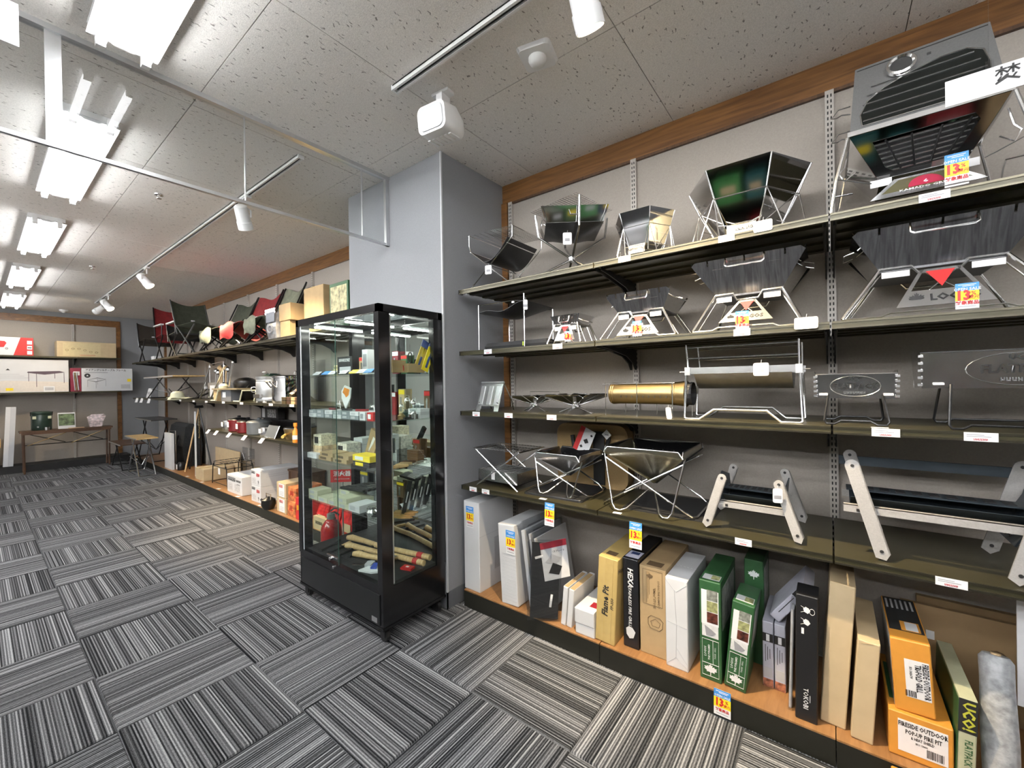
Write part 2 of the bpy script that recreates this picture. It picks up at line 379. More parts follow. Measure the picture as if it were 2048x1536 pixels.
def shelf(loc, rz, L, D, z, label, group=None, brackets=(0,), endcap=False):
    # local x along the shelf 0..L, y to the wall 0..D, top at z
    t = T('wall_shelf', label, 'shelf', (loc[0], loc[1], z), rz, group)
    g = .0015
    bx('board', SHELF, t, g, L-g, .012, D, -.012, 0)
    for y in (.07, .19, .31, .43):
        if y < D-.03: bx('underside_rib', SHELF, t, .02, L-.02, y, y+.035, -.022, -.0115)
    r = bx('front_rail', SHELF, t, g, L-g, .0, .0125, -.026, 0)
    bx('rail_ridge', RAIL, r, g, L-g, -.003, .0005, -.008, -.001); bx('rail_ridge', RAIL, r, g, L-g, -.004, .0005, -.027, -.021)
    if endcap: bx('end_cap', BLACK, t, -.004, .002, -.004, .03, -.027, 0)
    for x in brackets:
        MB().prism([(.05, -.0125), (D-.002, -.0125), (D-.002, -.135), (D-.02, -.135), (D-.05, -.10), (D-.14, -.062), (.14, -.035), (.05, -.03)], 'x', x-.003, x+.003).build('bracket', MBLACK, t)
    return t
SZ = [1.948, 1.570, 1.203, .748]
BAY = [(.470, 1.3785), (1.3815, 2.2835), (2.2865, 3.19)]
LV = ['topmost', 'second', 'third', 'lowest']
WH = ['between the pillar and first upright', 'between the two middle uprights', 'beyond the upright under the kamado grill']
for a, z in enumerate(SZ):
    for b, (s0, s1) in enumerate(BAY):
        shelf((1.5, -s0), -PI/2, s1-s0, .5, z, '%s dark metal wall shelf %s' % (LV[a], WH[b]), 'grill wall shelves', (s1-s0-.012,) if b == 0 else (.012, s1-s0-.012) if b == 1 else (.012,), b == 0)
def plinth(y0, y1, label, group):
    t = T('display_plinth', label, 'plinth', (1.5, y0, 0), -PI/2, group); L = y0-y1
    bx('kick_board', KICK, t, .001, L-.001, 0, .02, 0, .094)
    bx('deck', LAM, t, .001, L-.001, .002, .51, .085, .10)
for b, (s0, s1) in enumerate([(.47, 1.379), (1.381, 2.2845), (2.2855, 3.19)]):
    plinth(-s0, -s1, ['black plinth with orange wood deck under white boxes beside the pillar', 'black plinth with wood deck under the green and kraft boxes', 'black plinth with wood deck under the orange boxes'][b], 'grill wall plinths')
plinth(8.18, 4.40, 'long dark plinth below the camping tables in the far corner', None)
plinth(4.398, .62, 'long dark plinth below the white cartons on the far wall', None)
for k in range(9):
    y1 = 8.15-.9*k; y0 = max(.62, y1-.898)
    if y1-.1 < .62: break
    shelf((1.5, y1), -PI/2, y1-y0, .5, 1.852, 'dark chair shelf section on the far wall, '+('under the mesh chair', 'between mesh and dark red chairs', 'under the dark red and black chairs', 'under the olive high back chair', 'under the dark olive low chair', 'under the red low chair', 'under the plastic wrapped pack', 'under the tall brown carton', 'touching the pillar')[k], 'chair shelves on the far wall', (.012, y1-y0-.012))
    shelf((1.5, y1), -PI/2, y1-y0, .5, 1.20, 'dark pot shelf section on the far wall, '+('at its bare far end', 'under the far half of the bamboo table', 'under the near half of the bamboo table', 'under the folded black stand', 'under the utensil rack', 'under the green kettle grill', 'under the stock pot', 'hidden behind the glass cabinet', 'touching the pillar')[k], 'pot shelves on the far wall', (y1-y0-.012,))
for k in range(4):
    y1 = 4.13-.9*k; y0 = max(.62, y1-.898)
    shelf((1.5, y1), -PI/2, y1-y0, .5, .836, 'low cookware shelf section on the far wall, '+('under the red pots', 'under the grey bucket and skillet', 'under the orange bottle', 'touching the pillar')[k], 'cookware shelves on the far wall', (y1-y0-.012,))
for z, nm in ((1.955, 'upper'), (1.335, 'lower')):
    for n_, (x0, x1) in zip((' under the left half of its widest carton', ' between the first and middle slotted uprights', ' between middle upright and grey corner'), ((-.99, -.09), (-.09, .81), (.81, 1.39))):
        shelf((x0, 8.44), 0, x1-x0, .45, z, nm+' dark back wall shelf'+n_, nm+' back wall shelves', (.012,))
# ================================================================ CEILING FITTINGS
def fluorescent(y0, y1, x, label):
    t = T('ceiling_light', label, 'ceiling light', (x, y0, H), 0, 'fluorescent ceiling lights'); L = y1-y0
    MB().prism([(-.105, 0), (.105, 0), (.028, -.042), (-.028, -.042)], 'y', .012, L-.012).build('housing', WMET, t)
    for s in (-1, 1):
        MB().plate([(s*.028, .01, -.034), (s*.028, L-.01, -.034), (s*.108, L-.01, -.037), (s*.108, .01, -.037)], .002).build('reflector', WMET, t)
        for yy in (.0, L-.03): bx('lamp_holder', WMET, t, s*.068-.014, s*.068+.014, yy, yy+.03, -.075, 0)
        MB().tube([(s*.068, .03, -.056), (s*.068, L-.03, -.056)], .0165, 10).build('tube', LIT, t, smooth=True)
    for yy in (0.0, L-.012):
        bx('end_plate', WMET, t, -.1, .1, yy+.004, yy+.010, -.03, 0)
for k, (y0, y1) in enumerate(((-3.47, -2.10), (-1.39, -.015), (.69, 2.07), (2.75, 4.05), (4.86, 6.24), (6.97, 8.38))):
    fluorescent(y0, y1, .05, 'white twin tube ceiling light, lit, '+('farthest from the back wall in its row', 'just in front of the glass smoke barrier', 'just beyond the glass smoke barrier', 'third in its row from the back wall', 'second in its row from the back wall', 'nearest the back wall')[k])
for x in (-1.35, -2.2, -3.1, -4.0):  # unseen lamp rows added to brighten the ceiling and shelf fronts
    for y0 in (-4.3, -2.8, -1.3, .2, 1.7):
        fluorescent(y0, y0+1.37, x, 'white twin tube fluorescent ceiling light, lit, in unseen rows added for fill')
def track(y0, y1, label):
    t = T('lighting_track', label, 'light track', (.905, y0, H)); L = y1-y0
    MB().box(-.018, -.008, 0, L, -.022, 0).box(.008, .018, 0, L, -.022, 0).box(-.018, .018, 0, L, -.006, 0).build('channel', WMET, t)
    bx('conductor', INK, t, -.008, .008, .01, L-.01, -.012, -.006)
    for yy in (-.006, L-.002): bx('end_cap', WMET, t, -.019, .019, yy, yy+.008, -.023, 0)
track(-3.2, -.655, 'white ceiling light track ending above the pillar speaker')
track(.28, 7.2, 'long white ceiling light track beyond the glass barrier')
def spot(x, y, aim, label, watts):
    t = T('spot_light', label, 'spot light', (x, y, H-.022), 0, 'track spot lights')
    bx('track_adapter', WMET, t, -.016, .016, -.06, .06, -.016, .0)
    c = Vector((-.02, 0, -.15)); d = (Vector(aim)-Vector((x, y, H-.022))-c).normalized()
    tb('stem', WMET, t, [(0, 0, -.012), (0, 0, -.07)], .008)
    q = d.to_track_quat('-Z', 'Y').to_matrix().to_4x4(); q.translation = c
    side = q.to_3x3() @ Vector((1, 0, 0))
    MB().tube([Vector((0, 0, -.07)), c+side*.052+Vector((0, 0, .05)), c+side*.052], .006).build('yoke', WMET, t, smooth=True)
    MB().lathe([(.03, .085), (.042, .075), (.045, -.03), (.049, -.032), (.049, -.085), (.045, -.085), (.042, -.06)], 20, T=q, cap=False).build('housing', WMET, t, smooth=True)
    MB().lathe([(.001, .086), (.031, .085)], 20, T=q).build('back_cap', WMET, t)
    MB().lathe([(.041, -.062), (.041, -.066)], 20, T=q).build('lens', SPOTLIT, t)
    l = bpy.data.lights.new('spot_lamp', 'SPOT'); l.energy = watts; l.color = (1., .80, .52); l.spot_size = math.radians(74); l.spot_blend = .75; l.shadow_soft_size = .03
    lo = bpy.data.objects.new('spot_lamp', l); COL.objects.link(lo); lo.parent = t; q2 = q.copy(); q2.translation = c+d*.095; lo.matrix_local = q2
spot(.905, -1.66, (1.75, -1.72, 1.15), 'white track spot above the hexagonal fire pits', SPOT_W)
spot(.905, 1.12, (1.75, 2.1, .7), 'white track spot just beyond the glass barrier', SPOT_W*.6)
spot(.905, 3.97, (1.8, 3.1, 1.0), 'white track spot in front of the camp chairs', SPOT_W*.8)
spot(.905, 6.75, (-.25, 8.6, 1.45), 'white track spot nearest the back wall', SPOT_W*.22)
spot(.905, 6.2, (1.7, 5.2, 1.2), 'white track spot aimed at the folding tables', SPOT_W*.4)
# sensor, speaker, sprinklers
def rrect(w, h, r, n=4):
    return [(cx*(w/2-r)+r*math.cos(a0+PI/2*k/n), cz*(h/2-r)+r*math.sin(a0+PI/2*k/n)) for cx, cz, a0 in ((1, 1, 0), (-1, 1, PI/2), (-1, -1, PI), (1, -1, 1.5*PI)) for k in range(n+1)]
t = T('motion_sensor', 'white square ceiling sensor with a domed lens', 'sensor', (1.167, -1.293, H), .25)
MB().loft([[(x, y, .001) for x, y in rrect(.15, .15, .02)], [(x, y, -.016) for x, y in rrect(.135, .135, .02)]]).build('base_plate', WMET, t)
MB().lathe([(.04, -.015), (.04, -.024), (.033, -.038), (.019, -.046), (.003, -.049)], 18).build('dome', M('frosted_dome', (.7, .7, .68), .4), t, smooth=True)
t = T('ceiling_speaker', 'small white box loudspeaker on a ceiling bracket above the pillar', 'speaker', (1.075, -.80, H), -1.45)
bx('mount_plate', WMET, t, -.05, .05, -.025, .025, -.014, 0); bx('clamp', WMET, t, -.018, .018, -.03, .03, -.06, -.012)
tb('ball_arm', ALU, t, [(0, 0, -.055), (0, 0, -.095)], .012, 8)
Q = Matrix.Translation((0, -.0, -.155)) @ Matrix.Rotation(.12, 4, 'X')
MB().loft([[(x, -.09, z) for x, z in rrect(.165, .125, .03)], [(x, .0, z) for x, z in rrect(.18, .138, .032)], [(x, .08, z) for x, z in rrect(.13, .10, .03)]], T=Q).build('cabinet', WMET, t, smooth=True)
MB().prism([(x, z) for x, z in rrect(.14, .102, .026)], 'y', -.096, -.088, T=Q).build('grille', M('speaker_grille', (.60, .61, .63), .6, var=.15, sc=900), t)
for k in range(6): MB().box(-.07+k*.025, -.056+k*.025, -.04, .03, -.071, -.066, T=Q).build('vent_fin', WMET, t)
for (x, y), lb in zip(((.508, 1.593), (.521, 4.455)), ('small ceiling sprinkler head near the glass barrier', 'small ceiling sprinkler head midway along the ceiling')):
    t = T('sprinkler', lb, 'sprinkler', (x, y, H)); MB().lathe([(.028, 0), (.026, -.006), (.008, -.009), (.007, -.026), (.016, -.028), (.015, -.031)], 14).build('head', CHROME, t, smooth=True)
t = T('smoke_detector', 'round white detector on the ceiling near the back wall', 'detector', (.66, 8.5, H)); MB().lathe([(.06, 0), (.058, -.02), (.035, -.035), (.02, -.05)], 18).build('body', WMET, t, smooth=True)
# glass smoke barrier
t = T('smoke_barrier', 'hanging clear glass smoke barrier in a slim aluminium frame', 'glass barrier', (0, .11, 0))
bx('top_rail', ALU, t, -3.2, 1.413, -.018, .018, 2.765, H); b_ = bx('bottom_rail', ALU, t, -3.2, 1.413, -.010, .010, 2.318, 2.334)
for x in (-2.2, -1.2, -.155, .533, 1.209):
    w_ = .045 if x == -.155 else .004
    bx('joint_bar', ALU, t, x, x+w_, -.006, .006, 2.334, 2.766)
bx('end_post', ALU, t, 1.385, 1.412, -.012, .012, 2.318, 2.77)
XS = [-3.2, -2.2, -1.2, -.155, .533, 1.209, 1.385]
for a, b in zip(XS, XS[1:]): bx('pane', GLASS2, t, a+.003, b-.001, -.0025, .0025, 2.334, 2.766)
# hanging signs
t = T('hanging_sign', 'white hanging board with black kanji near the kamado grill', 'sign', (1.35, -2.549, 0), -PI/2)
bx('board', WHITE, t, 0, .62, 0, .003, 2.133, 2.204)
txt('焚き火台', .048, INK, t, (.188, -.001, 2.172), bold=.012)
for x in (.075, .54):
    c = bx('clear_clip', FILM, t, x, x+.016, -.005, .008, 2.195, 2.222); tb('cord', FILM, c, [(x+.008, .0015, 2.22), (x+.008, .0015, H)], .0006, 4)
t = T('hanging_sign', 'white hanging board with dark lettering under the glass barrier rail', 'sign', (-.228, -.1, 0), 0)
bx('board', WHITE, t, -.62, 0, 0, .003, 2.545, 2.69)
bars(t, -.40, -.001, 2.62, .3, .09, 3, INK, 'dark_lettering')
for x in (-.5, -.1): tb('cord', FILM, t, [(x, .0015, 2.68), (x, .0015, H)], .0008, 4)
# ================================================================ GOODS ON THE GRILL WALL
Z1, Z2, Z3, Z4 = SZ
def hangtag(s, x, z, label, w=.042, h=.052, tilt=0., rot=0.):
    t = T('hang_tag', label, 'tag', (x, -s, z), -PI/2+rot, 'white hang tags')
    q = Matrix.Rotation(tilt, 4, 'X')
    MB().prism([(a, b-h/2) for a, b in rrect(w, h, .006, 2)], 'y', -.0008, .0008, T=q).build('card', WHITE, t)
    MB().box(-.012, .012, -.0014, -.0006, -h*.72, -h*.48, T=q).build('barcode', GINK, t)
    MB().tube([(0, 0, -.004), (.002, .002, .012)], .0006, 4).build('string', WHITE, t)
    return t
def salecard(loc, label, rz=-PI/2, w=.058, tilt=0., h=.118):
    t = T('sale_card', label, 'sale card', loc, rz, 'blue and yellow sale cards')
    q = Matrix.Rotation(tilt, 4, 'X')
    MB().box(-w/2, w/2, 0, .0008, -h, 0, T=q).build('card', WHITE, t)
    MB().box(-w/2, w/2, -.0007, .0002, -h*.30, 0, T=q).build('blue_band', BLUE, t)
    MB().box(-w/2, w/2, -.0007, .0002, -h*.68, -h*.30, T=q).build('yellow_band', YEL, t)
    n = q.to_3x3() @ Vector((0, -1, 0)); u = q.to_3x3() @ Vector((0, 0, 1))
    P = lambda x, z: tuple(q @ Vector((x, -.0013, z)))
    txt('OPEN SALE', .0115, WHITE, t, P(0, -h*.235), uy=u, bold=.02, name='open_sale_lettering')
    MB().box(-w*.38, w*.38, -.0013, .0002, -h*.075, -h*.055, T=q).box(-w*.2, w*.3, -.0013, .0002, -h*.125, -h*.105, T=q).build('small_print', WHITE, t)
    txt('13', .040, RED, t, P(-w*.17, -h*.49), uy=u, bold=.05, sx=.85, name='number_lettering')
    txt('%', .016, RED, t, P(w*.27, -h*.42), uy=u, bold=.02); txt('還元', .012, RED, t, P(w*.28, -h*.57), uy=u, bold=.02)
    txt('対象商品', .0125, RED, t, P(0, -h*.775), uy=u, bold=.03, name='red_lettering')
    MB().box(-w*.36, w*.36, -.0007, .0002, -h*.92, -h*.90, T=q).build('fine_print', GINK, t)
    return t
def pricelabel(s, z, label, w=.062, x=1.4955, price=None):
    t = T('price_label', label, 'price label', (x, -s, z-.001), -PI/2, 'white shelf edge price labels')
    bx('strip', WHITE, t, -w/2, w/2, -.0012, 0, -.0265, 0)
    for k, (a, b) in enumerate(((-.42, .1), (-.42, .3))): bx('print_line', GINK, t, a*w, b*w, -.0018, -.001, -.008-.005*k, -.0062-.005*k)
    bars(t, 0, -.0014, -.0205, w*.42, .006, 6, RED, 'price_print')
    return t
# ---- 1 mesh sling stand
t = NS('fire_stand', 'wire X-leg fire stand with a sagging dark mesh sling beside the pillar', 'fire stand', .700, .03, Z1)
for y in (0, .30):
    tb('cross_rod', CHROME, t, [(-.16, y, .003), (.13, y, .223), (.163, y, .255), (.165, y, .315)], .0035)
    tb('cross_rod', CHROME, t, [(.13, y, .003), (-.155, y, .223), (-.168, y, .26), (-.168, y, .328)], .0035)
for x, z in ((-.155, .223), (.13, .223), (-.168, .328), (.165, .315), (-.01, .119)): tb('tie_rod', CHROME, t, [(x, -.004, z), (x, .304, z)], .0028)
MB().sheet(lambda u, v: (-.155+.285*u, .30*v, .223-.085*math.sin(PI*u)+(.035*u*u)), 12, 4).build('mesh_sling', DSTEEL, t, smooth=True)
MB().grid((-.168, 0, .328), (.333, 0, -.013), (0, .30, 0), 8, 22, .0011).build('grill_grid', CHROME, t, stuff=True)
hangtag(.690, 1.522, Z1+.118, 'white tag hanging where the mesh sling stand legs cross', rot=.3)
# ---- 2 cross leg pit with square grill
t = NS('fire_pit', 'folding fire pit with crossed tube legs, mirror side panels and square wire grill', 'fire pit', 1.150, .20, Z1, .62)
hub = Vector((0, 0, .105))
for a, b, c in ((-.20, -.02, .345), (.02, -.20, .375), (.20, .02, .335), (-.02, .20, .37)):
    tb('leg', BRUSH, t, [(a, b, c), (a*.93, b*.93, .225), (0, 0, .105), (-a*.98, -b*.98, .006)], .0065, 8)
MB().lathe([(.016, -.018), (.02, -.01), (.02, .01), (.016, .018)], 12, c=tuple(hub)).build('hub', CHROME, t)
for k in range(4):
    q = Matrix.Rotation(k*PI/2, 4, 'Z')
    MB().plate([(-.175, -.165, .335), (.175, -.165, .335), (.15, -.14, .255), (-.15, -.14, .255)], .0015, T=q).build('side_panel', STEEL, t)
    MB().tube([(-.03, -.163, .315), (-.022, -.172, .288), (.022, -.172, .288), (.03, -.163, .315)], .002, 5, T=q).build('wire_handle', CHROME, t, smooth=True)
MB().sheet(lambda u, v: (-.15+.3*u, -.15+.3*v, .255-.05*(1-(2*u-1)**2)*(1-(2*v-1)**2)), 8, 8).build('ash_pan', DSTEEL, t, smooth=True)
q = Matrix.Rotation(PI/4, 4, 'Z')
g = MB().grid((-.16, -.16, .372), (.32, 0, 0), (0, .32, 0), 18, 18, .0011); g.v = [tuple(q @ Vector(a)) for a in g.v]; g.build('grill_grid', CHROME, t, stuff=True)
hangtag(1.205, 1.555, Z1+.200, 'white tag hanging on the crossed tube fire pit', .046, .062, rot=.6)
# ---- 3, 4 hexagonal pits
def hexpit(label, s, d, a1, a2, a3, z1, z2, z3, plate):
    t = NS('hexagonal_fire_pit', label, 'fire pit', s, d+a1*.866, Z1)
    R = lambda a, k, z: Vector((a*math.cos(PI/3*k), a*math.sin(PI/3*k), z))
    for k in range(6):
        p = MB().plate([R(a1, k, z1), R(a1, k+1, z1), R(a3, k+1, z3), R(a3, k, z3)], .0014)
        pn = p.build('panel', STEEL, t)
        MB().tube([R(a1*1.005, k, z1), R(a2*1.01, k, z2), R(a3*1.01, k, z3)], .0026, 5).build('edge_rod', CHROME, t, smooth=True)
    for k in range(6):
        f1 = R(a2*1.22, k+.22, .003); f2 = R(a2*1.22, k-.22, .003)
        tb('leg_wire', CHROME, t, [f1, R(a2*1.03, k, z2), f2], .003)
        tb('leg_brace', CHROME, t, [R(a2*1.16, k+.17, .055), R(a3*1.35, k+.3, .06), R(a3*1.35, k+.7, .06), R(a2*1.16, k+.83, .055)], .002)
    tb('ring_wire', CHROME, t, [R(a2*1.03, k, z2) for k in range(6)], .0028, 5, True)
    MB().prism([(R(a3*.98, k, 0).x, R(a3*.98, k, 0).y) for k in range(6)], 'z', z3-.002, z3).build('ash_plate', BRUSH, t)
    yb = -a3*.866*1.16; hw = a3*.45
    pl = MB().plate([(-hw, yb-.02, .028), (hw, yb-.02, .028), (hw, yb-.012, .07), (-hw, yb-.012, .07)], .0015).build('name_plate', BRUSH, t)
    pl['label'] = 'engraved maker plate'
    txt(plate, .016 if a1 > .2 else .011, INK, t, (0, yb-.0225, .05), uy=(0, .19, 1), bold=.03)
    return t
hexpit('small mirror-polished hexagonal fire pit on wire legs', 1.562, .06, .147, .120, .088, .226, .157, .045, 'CAPTAIN STAG')
hexpit('large mirror-polished hexagonal fire pit on wire legs', 1.995, .04, .235, .187, .118, .297, .183, .045, 'CAPTAIN STAG')
hangtag(2.085, 1.496, Z1+.026, 'white tag hanging over the shelf edge below the large hexagonal pit', .062, .042)
# ---- pyramid grills
def leaf(mb, c, r, y, T=None):
    h = [(.12, .68), (.30, .80), (.25, .42), (.52, .62), (.60, .42), (.96, .42), (.80, .18), (.96, .02), (.55, -.18), (.62, -.40), (.22, -.33), (.06, -.40), (.05, -.9)]
    pts = [(c[0], c[1]+r)]+[(c[0]+r*x, c[1]+r*z) for x, z in h]+[(c[0]-r*x, c[1]+r*z) for x, z in h[::-1]]
    return mb.prism(pts, 'y', y, y+.0006, T)
def pyramid(label, s, d, zs, wt, wb_, zt, zb, wf, fin, logo, notch=True, stripes=False):
    t = NS('pyramid_grill', label, 'fire pit', s, d, zs)
    cy = wt/2; off = (wt-wb_)/2
    for k in range(4):
        q = Matrix.Translation((0, cy, 0)) @ Matrix.Rotation(k*PI/2, 4, 'Z') @ Matrix.Translation((0, -cy, 0))
        if notch and k % 2 == 0:
            top = [(-wt/2, zt-.012), (-wt/2+.015, zt)]
            for j in range(5):
                cx = (-.34+.17*j)*wt
                top += [(cx-.003, zt), (cx-.003, zt-.02), (cx+.003, zt-.02), (cx+.003, zt)]
            top += [(wt/2-.015, zt), (wt/2, zt-.012)]
        else: top = [(-wt/2, zt), (wt/2, zt)]
        Y = lambda z: off*(zt-z)/(zt-zb)
        poly = [(x, Y(z), z) for x, z in top]+[(wb_/2, off, zb), (-wb_/2, off, zb)]
        MB().plate(poly, .0014, T=q).build('side_panel', STREAK if (k % 2 == 0 and stripes is False) else STEEL, t)
        if k % 2 == 0 and notch:
            h = MB()
            for cx in (-.28, -.22, .22, .28): h.box(cx*wt-.008, cx*wt+.008, -.0006+Y(zt-.035), .001+Y(zt-.035), zt-.036, zt-.033)
            h.build('vent_slot', INK, t, stuff=True) if k == 0 else None
        if k % 2 == 0:
            MB().tube([(-.17*wt, -.003, zt-.01), (-.17*wt, -.012, zt-.032), (-.15*wt, -.014, zt-.038), (.15*wt, -.014, zt-.038), (.17*wt, -.012, zt-.032), (.17*wt, -.003, zt-.01)], .0032, 6, T=q).build('handle', CHROME, t, smooth=True)
        else:
            MB().tube([(-.12*wt, .01, zt-.03), (-.12*wt, -.02, zt-.04), (.12*wt, -.02, zt-.04), (.12*wt, .01, zt-.03)], .0025, 6, T=q).build('side_handle', CHROME, t, smooth=True)
    MB().box(-wb_/2, wb_/2, off, wt-off, zb-.008, zb).build('coal_pan', DSTEEL, t)
    bx('front_badge', WHITE, t, -wb_*.48, -wb_*.24, off-.012, off-.011, zb-.032, zb-.012); bx('front_badge', WHITE, t, wb_*.24, wb_*.48, off-.012, off-.011, zb-.032, zb-.012)
    for yy, sg in ((off-.004, -1), (wt-off+.004, 1)):
        a = wb_/2; yf = -.004 if sg < 0 else wt+.004
        tb('top_rail', CHROME, t, [(-a, yy, zb), (-a*.45, yy, zb), (-a*.32, yy, zb-.026), (a*.32, yy, zb-.026), (a*.45, yy, zb), (a, yy, zb)], .0042)
        for sx in (-1, 1):
            tb('leg', CHROME, t, [(sx*a, yy, zb), (sx*wf/2, yf+.01*sg, .005)], .0055, 8)
            tb('leg', CHROME, t, [(sx*a*.97, yy-sg*.03, zb-.012), (sx*wf*.49, yf-.05*sg, .005)], .0028)
        tb('foot_rail', CHROME, t, [(-wf/2, yf+.01*sg, .004), (-wf*.3, yf+.01*sg, .004), (-wf*.25, yf+.01*sg, .014), (wf*.25, yf+.01*sg, .014), (wf*.3, yf+.01*sg, .004), (wf/2, yf+.01*sg, .004)], .0028)
    (f0, fz0, f1, fz1) = fin; yl = off-.012
    Yf = lambda z: -.002+(yl+.002)*(z-fz1)/(fz0-fz1)
    b3 = .42
    zm = fz1+(fz0-fz1)*.42; fm = f1+(f0-f1)*.42
    F = MB().plate([(-f0, Yf(fz0), fz0), (f0, Yf(fz0), fz0), (f0, Yf(fz0-.012), fz0-.012), (-f0, Yf(fz0-.012), fz0-.012)], .0015)
    F.plate([(-fm, Yf(zm), zm), (fm, Yf(zm), zm), (f1, Yf(fz1), fz1), (-f1, Yf(fz1), fz1)], .0015)
    for sx in (-1, 1): F.plate([(sx*f0, Yf(fz0), fz0), (sx*(f0-.010), Yf(fz0), fz0), (sx*(fm-.012), Yf(zm), zm), (sx*fm, Yf(zm), zm)], .0015)
    fo = F.build('front_fin', BRUSH, t)
    hz = fz0-zm; v = [(-.45*hz, fz0-.008), (.45*hz, fz0-.008), (0, zm+.12*hz)]
    MB().plate([(x, Yf(z)-.002, z) for x, z in v], .0015).build('red_triangle', RED, fo)
    for sx in (-1, 1): MB().tube([(sx*.55*hz, Yf(fz0)-.001, fz0-.006), (-sx*.4*hz, Yf(zm)-.001, zm)], .002, 4).build('cross_bar', BRUSH, fo)
    zc = (zm+fz1)/2; sl = (0, (Yf(fz0)-Yf(fz1)), fz0-fz1)
    if logo:
        txt('LOGOS', (zm-fz1)*.62, INK, t, (f1*.22, Yf(zc)-.0022, zc), uy=sl, bold=.03)
        leaf(MB(), (-f1*.55, zc), (zm-fz1)*.36, Yf(zc)-.003).build('leaf_emblem', INK, fo)
    if not notch:
        for k in range(9):
            x = (-.42+.105*k)*wt; MB().plate([(x-.004, -.0016, zt-.004), (x+.004, -.0016, zt-.004), (x*wb_/wt+.004, off-.0016, zb+.003), (x*wb_/wt-.004, off-.0016, zb+.003)], .001).build('dark_rib', INK, t)
    return t
pyramid('smallest inverted pyramid grill with a ribbed dark bowl beside the black case', 1.186, .045, Z2, .172, .133, .152, .105, .20, (.028, .10, .06, .02), False, False, True)
pyramid('medium inverted pyramid grill with notched stainless bowl and red triangle', 1.575, .035, Z2, .302, .212, .218, .130, .355, (.033, .112, .10, .018), True)
pyramid('large inverted pyramid grill with notched grey steel bowl and red triangle', 2.015, .035, Z2, .400, .240, .296, .160, .385, (.030, .128, .095, .034), True)
pyramid('extra large inverted pyramid grill lettered LOGOS under the kamado grill', 2.570, .035, Z2, .445, .298, .305, .176, .505, (.047, .158, .112, .030), True)
hangtag(2.215, 1.494, Z2+.022, 'white tag lying over the shelf edge under the large pyramid grill', .07, .046, -.35)
# ---- 5 kamado grill
t = NS('kamado_grill', 'stainless kamado grill with tall lid, thermometer and red round emblem', 'grill', 2.530, .04, Z1)
wt, wb_, zt, zb = .372, .205, .262, .112; off = .083; cy = wt/2
for k in range(1, 4):
    q = Matrix.Translation((0, cy, 0)) @ Matrix.Rotation(k*PI/2, 4, 'Z') @ Matrix.Translation((0, -cy, 0))
    MB().plate([(-wt/2, 0, zt), (wt/2, 0, zt), (wb_/2, off, zb), (-wb_/2, off, zb)], .0015, T=q).build('bowl_panel', STEEL, t)
Yk = lambda z: off*(zt-z)/(zt-zb)
inn = [(-.125, zt-.03), (.115, zt-.026), (.128, zt-.045), (.085, zb+.035), (.06, zb+.025), (-.065, zb+.022), (-.09, zb+.04)]
out = [(-wt/2, zt), (wt/2, zt), (wt/2, zt), (wb_/2, zb), (wb_/2, zb), (-wb_/2, zb), (-wb_/2, zb)]
fr = MB(); n = len(inn)
fr.add([(x, Yk(z), z) for x, z in out]+[(x, Yk(z), z) for x, z in inn], [(i, (i+1) % n, (i+1) % n+n, i+n) for i in range(n)]); fr.build('front_panel', STEEL, t)
MB().plate([(x, Yk(z)+.025, z) for x, z in inn], .001).build('dark_interior', DSTEEL, t)
for k in range(8):
    z = zb+.03+k*.0135; hw = .07+(z-zb)*.48; tb('grill_bar', BRUSH, t, [(-hw, Yk(z)+.010, z), (hw, Yk(z)+.010, z+.004)], .0028, 5)
for x in (-.07, -.02, .035, .085): tb('grill_cross_bar', BLACK, t, [(x*.7, Yk(zb+.03)+.006, zb+.028), (x*1.3, Yk(zt-.03)+.006, zt-.032)], .003, 5)
MB().box(-wt/2-.006, wt/2+.006, -.006, wt+.006, zt, zt+.016).build('rim', STEEL, t)
lid = MB().loft([[(-.185, .02, zt+.016), (.185, .02, zt+.016), (.185, .35, zt+.016), (-.185, .35, zt+.016)], [(-.165, .10, .545), (.165, .10, .545), (.165, .31, .545), (-.165, .31, .545)],
                 [(-.158, .125, .56), (.158, .125, .56), (.158, .30, .56), (-.158, .30, .56)]]).build('lid', M('grey_lid_steel', (.20, .20, .20), .42, .5, var=.06, sc=200), t)
yl = lambda z: .02+.08*(z-zt-.016)/(.545-zt-.016)
op = [(-.15, .30), (-.155, .345), (-.135, .395), (-.09, .43), (-.03, .455), (.05, .475), (.11, .475), (.145, .45), (.155, .40), (.155, .30)]
lo = MB().plate([(x, yl(z)-.001, z) for x, z in op], .002).build('opening', M('sooty_glass', (.012, .014, .013), .12, .2), lid)
MB().tube([(x, yl(z)-.003, z) for x, z in op], .0022, 5, True).build('opening_rim', BRUSH, lid, smooth=True)
for k in range(5):
    z = .318+.033*k; hw = .148-.012*max(0, k-2); MB().tube([(-hw, yl(z)-.004, z), (hw, yl(z)-.004, z)], .0022, 4).build('slat', BRUSH, lid)
q = Matrix.Translation((-.045, yl(.49)-.004, .49)) @ Matrix.Rotation(PI/2-.28, 4, 'X')
MB().lathe([(.027, .0), (.039, .002), (.039, .014), (.033, .017), (.028, .011)], 24, T=q, cap=False).build('thermometer_ring', CHROME, lid, smooth=True)
MB().lathe([(.001, .010), (.029, .0095)], 24, T=q).build('thermometer_dial', GLASSFACE, lid)
MB().plate([(-.16, yl(.535)-.001, .534), (.16, yl(.535)-.001, .534), (.16, yl(.537)-.001, .537), (-.16, yl(.537)-.001, .537)], .001).build('seam', INK, lid)
bx('knob_hole', INK, lid, .02, .03, yl(.505)-.001, yl(.505)+.002, .50, .51)
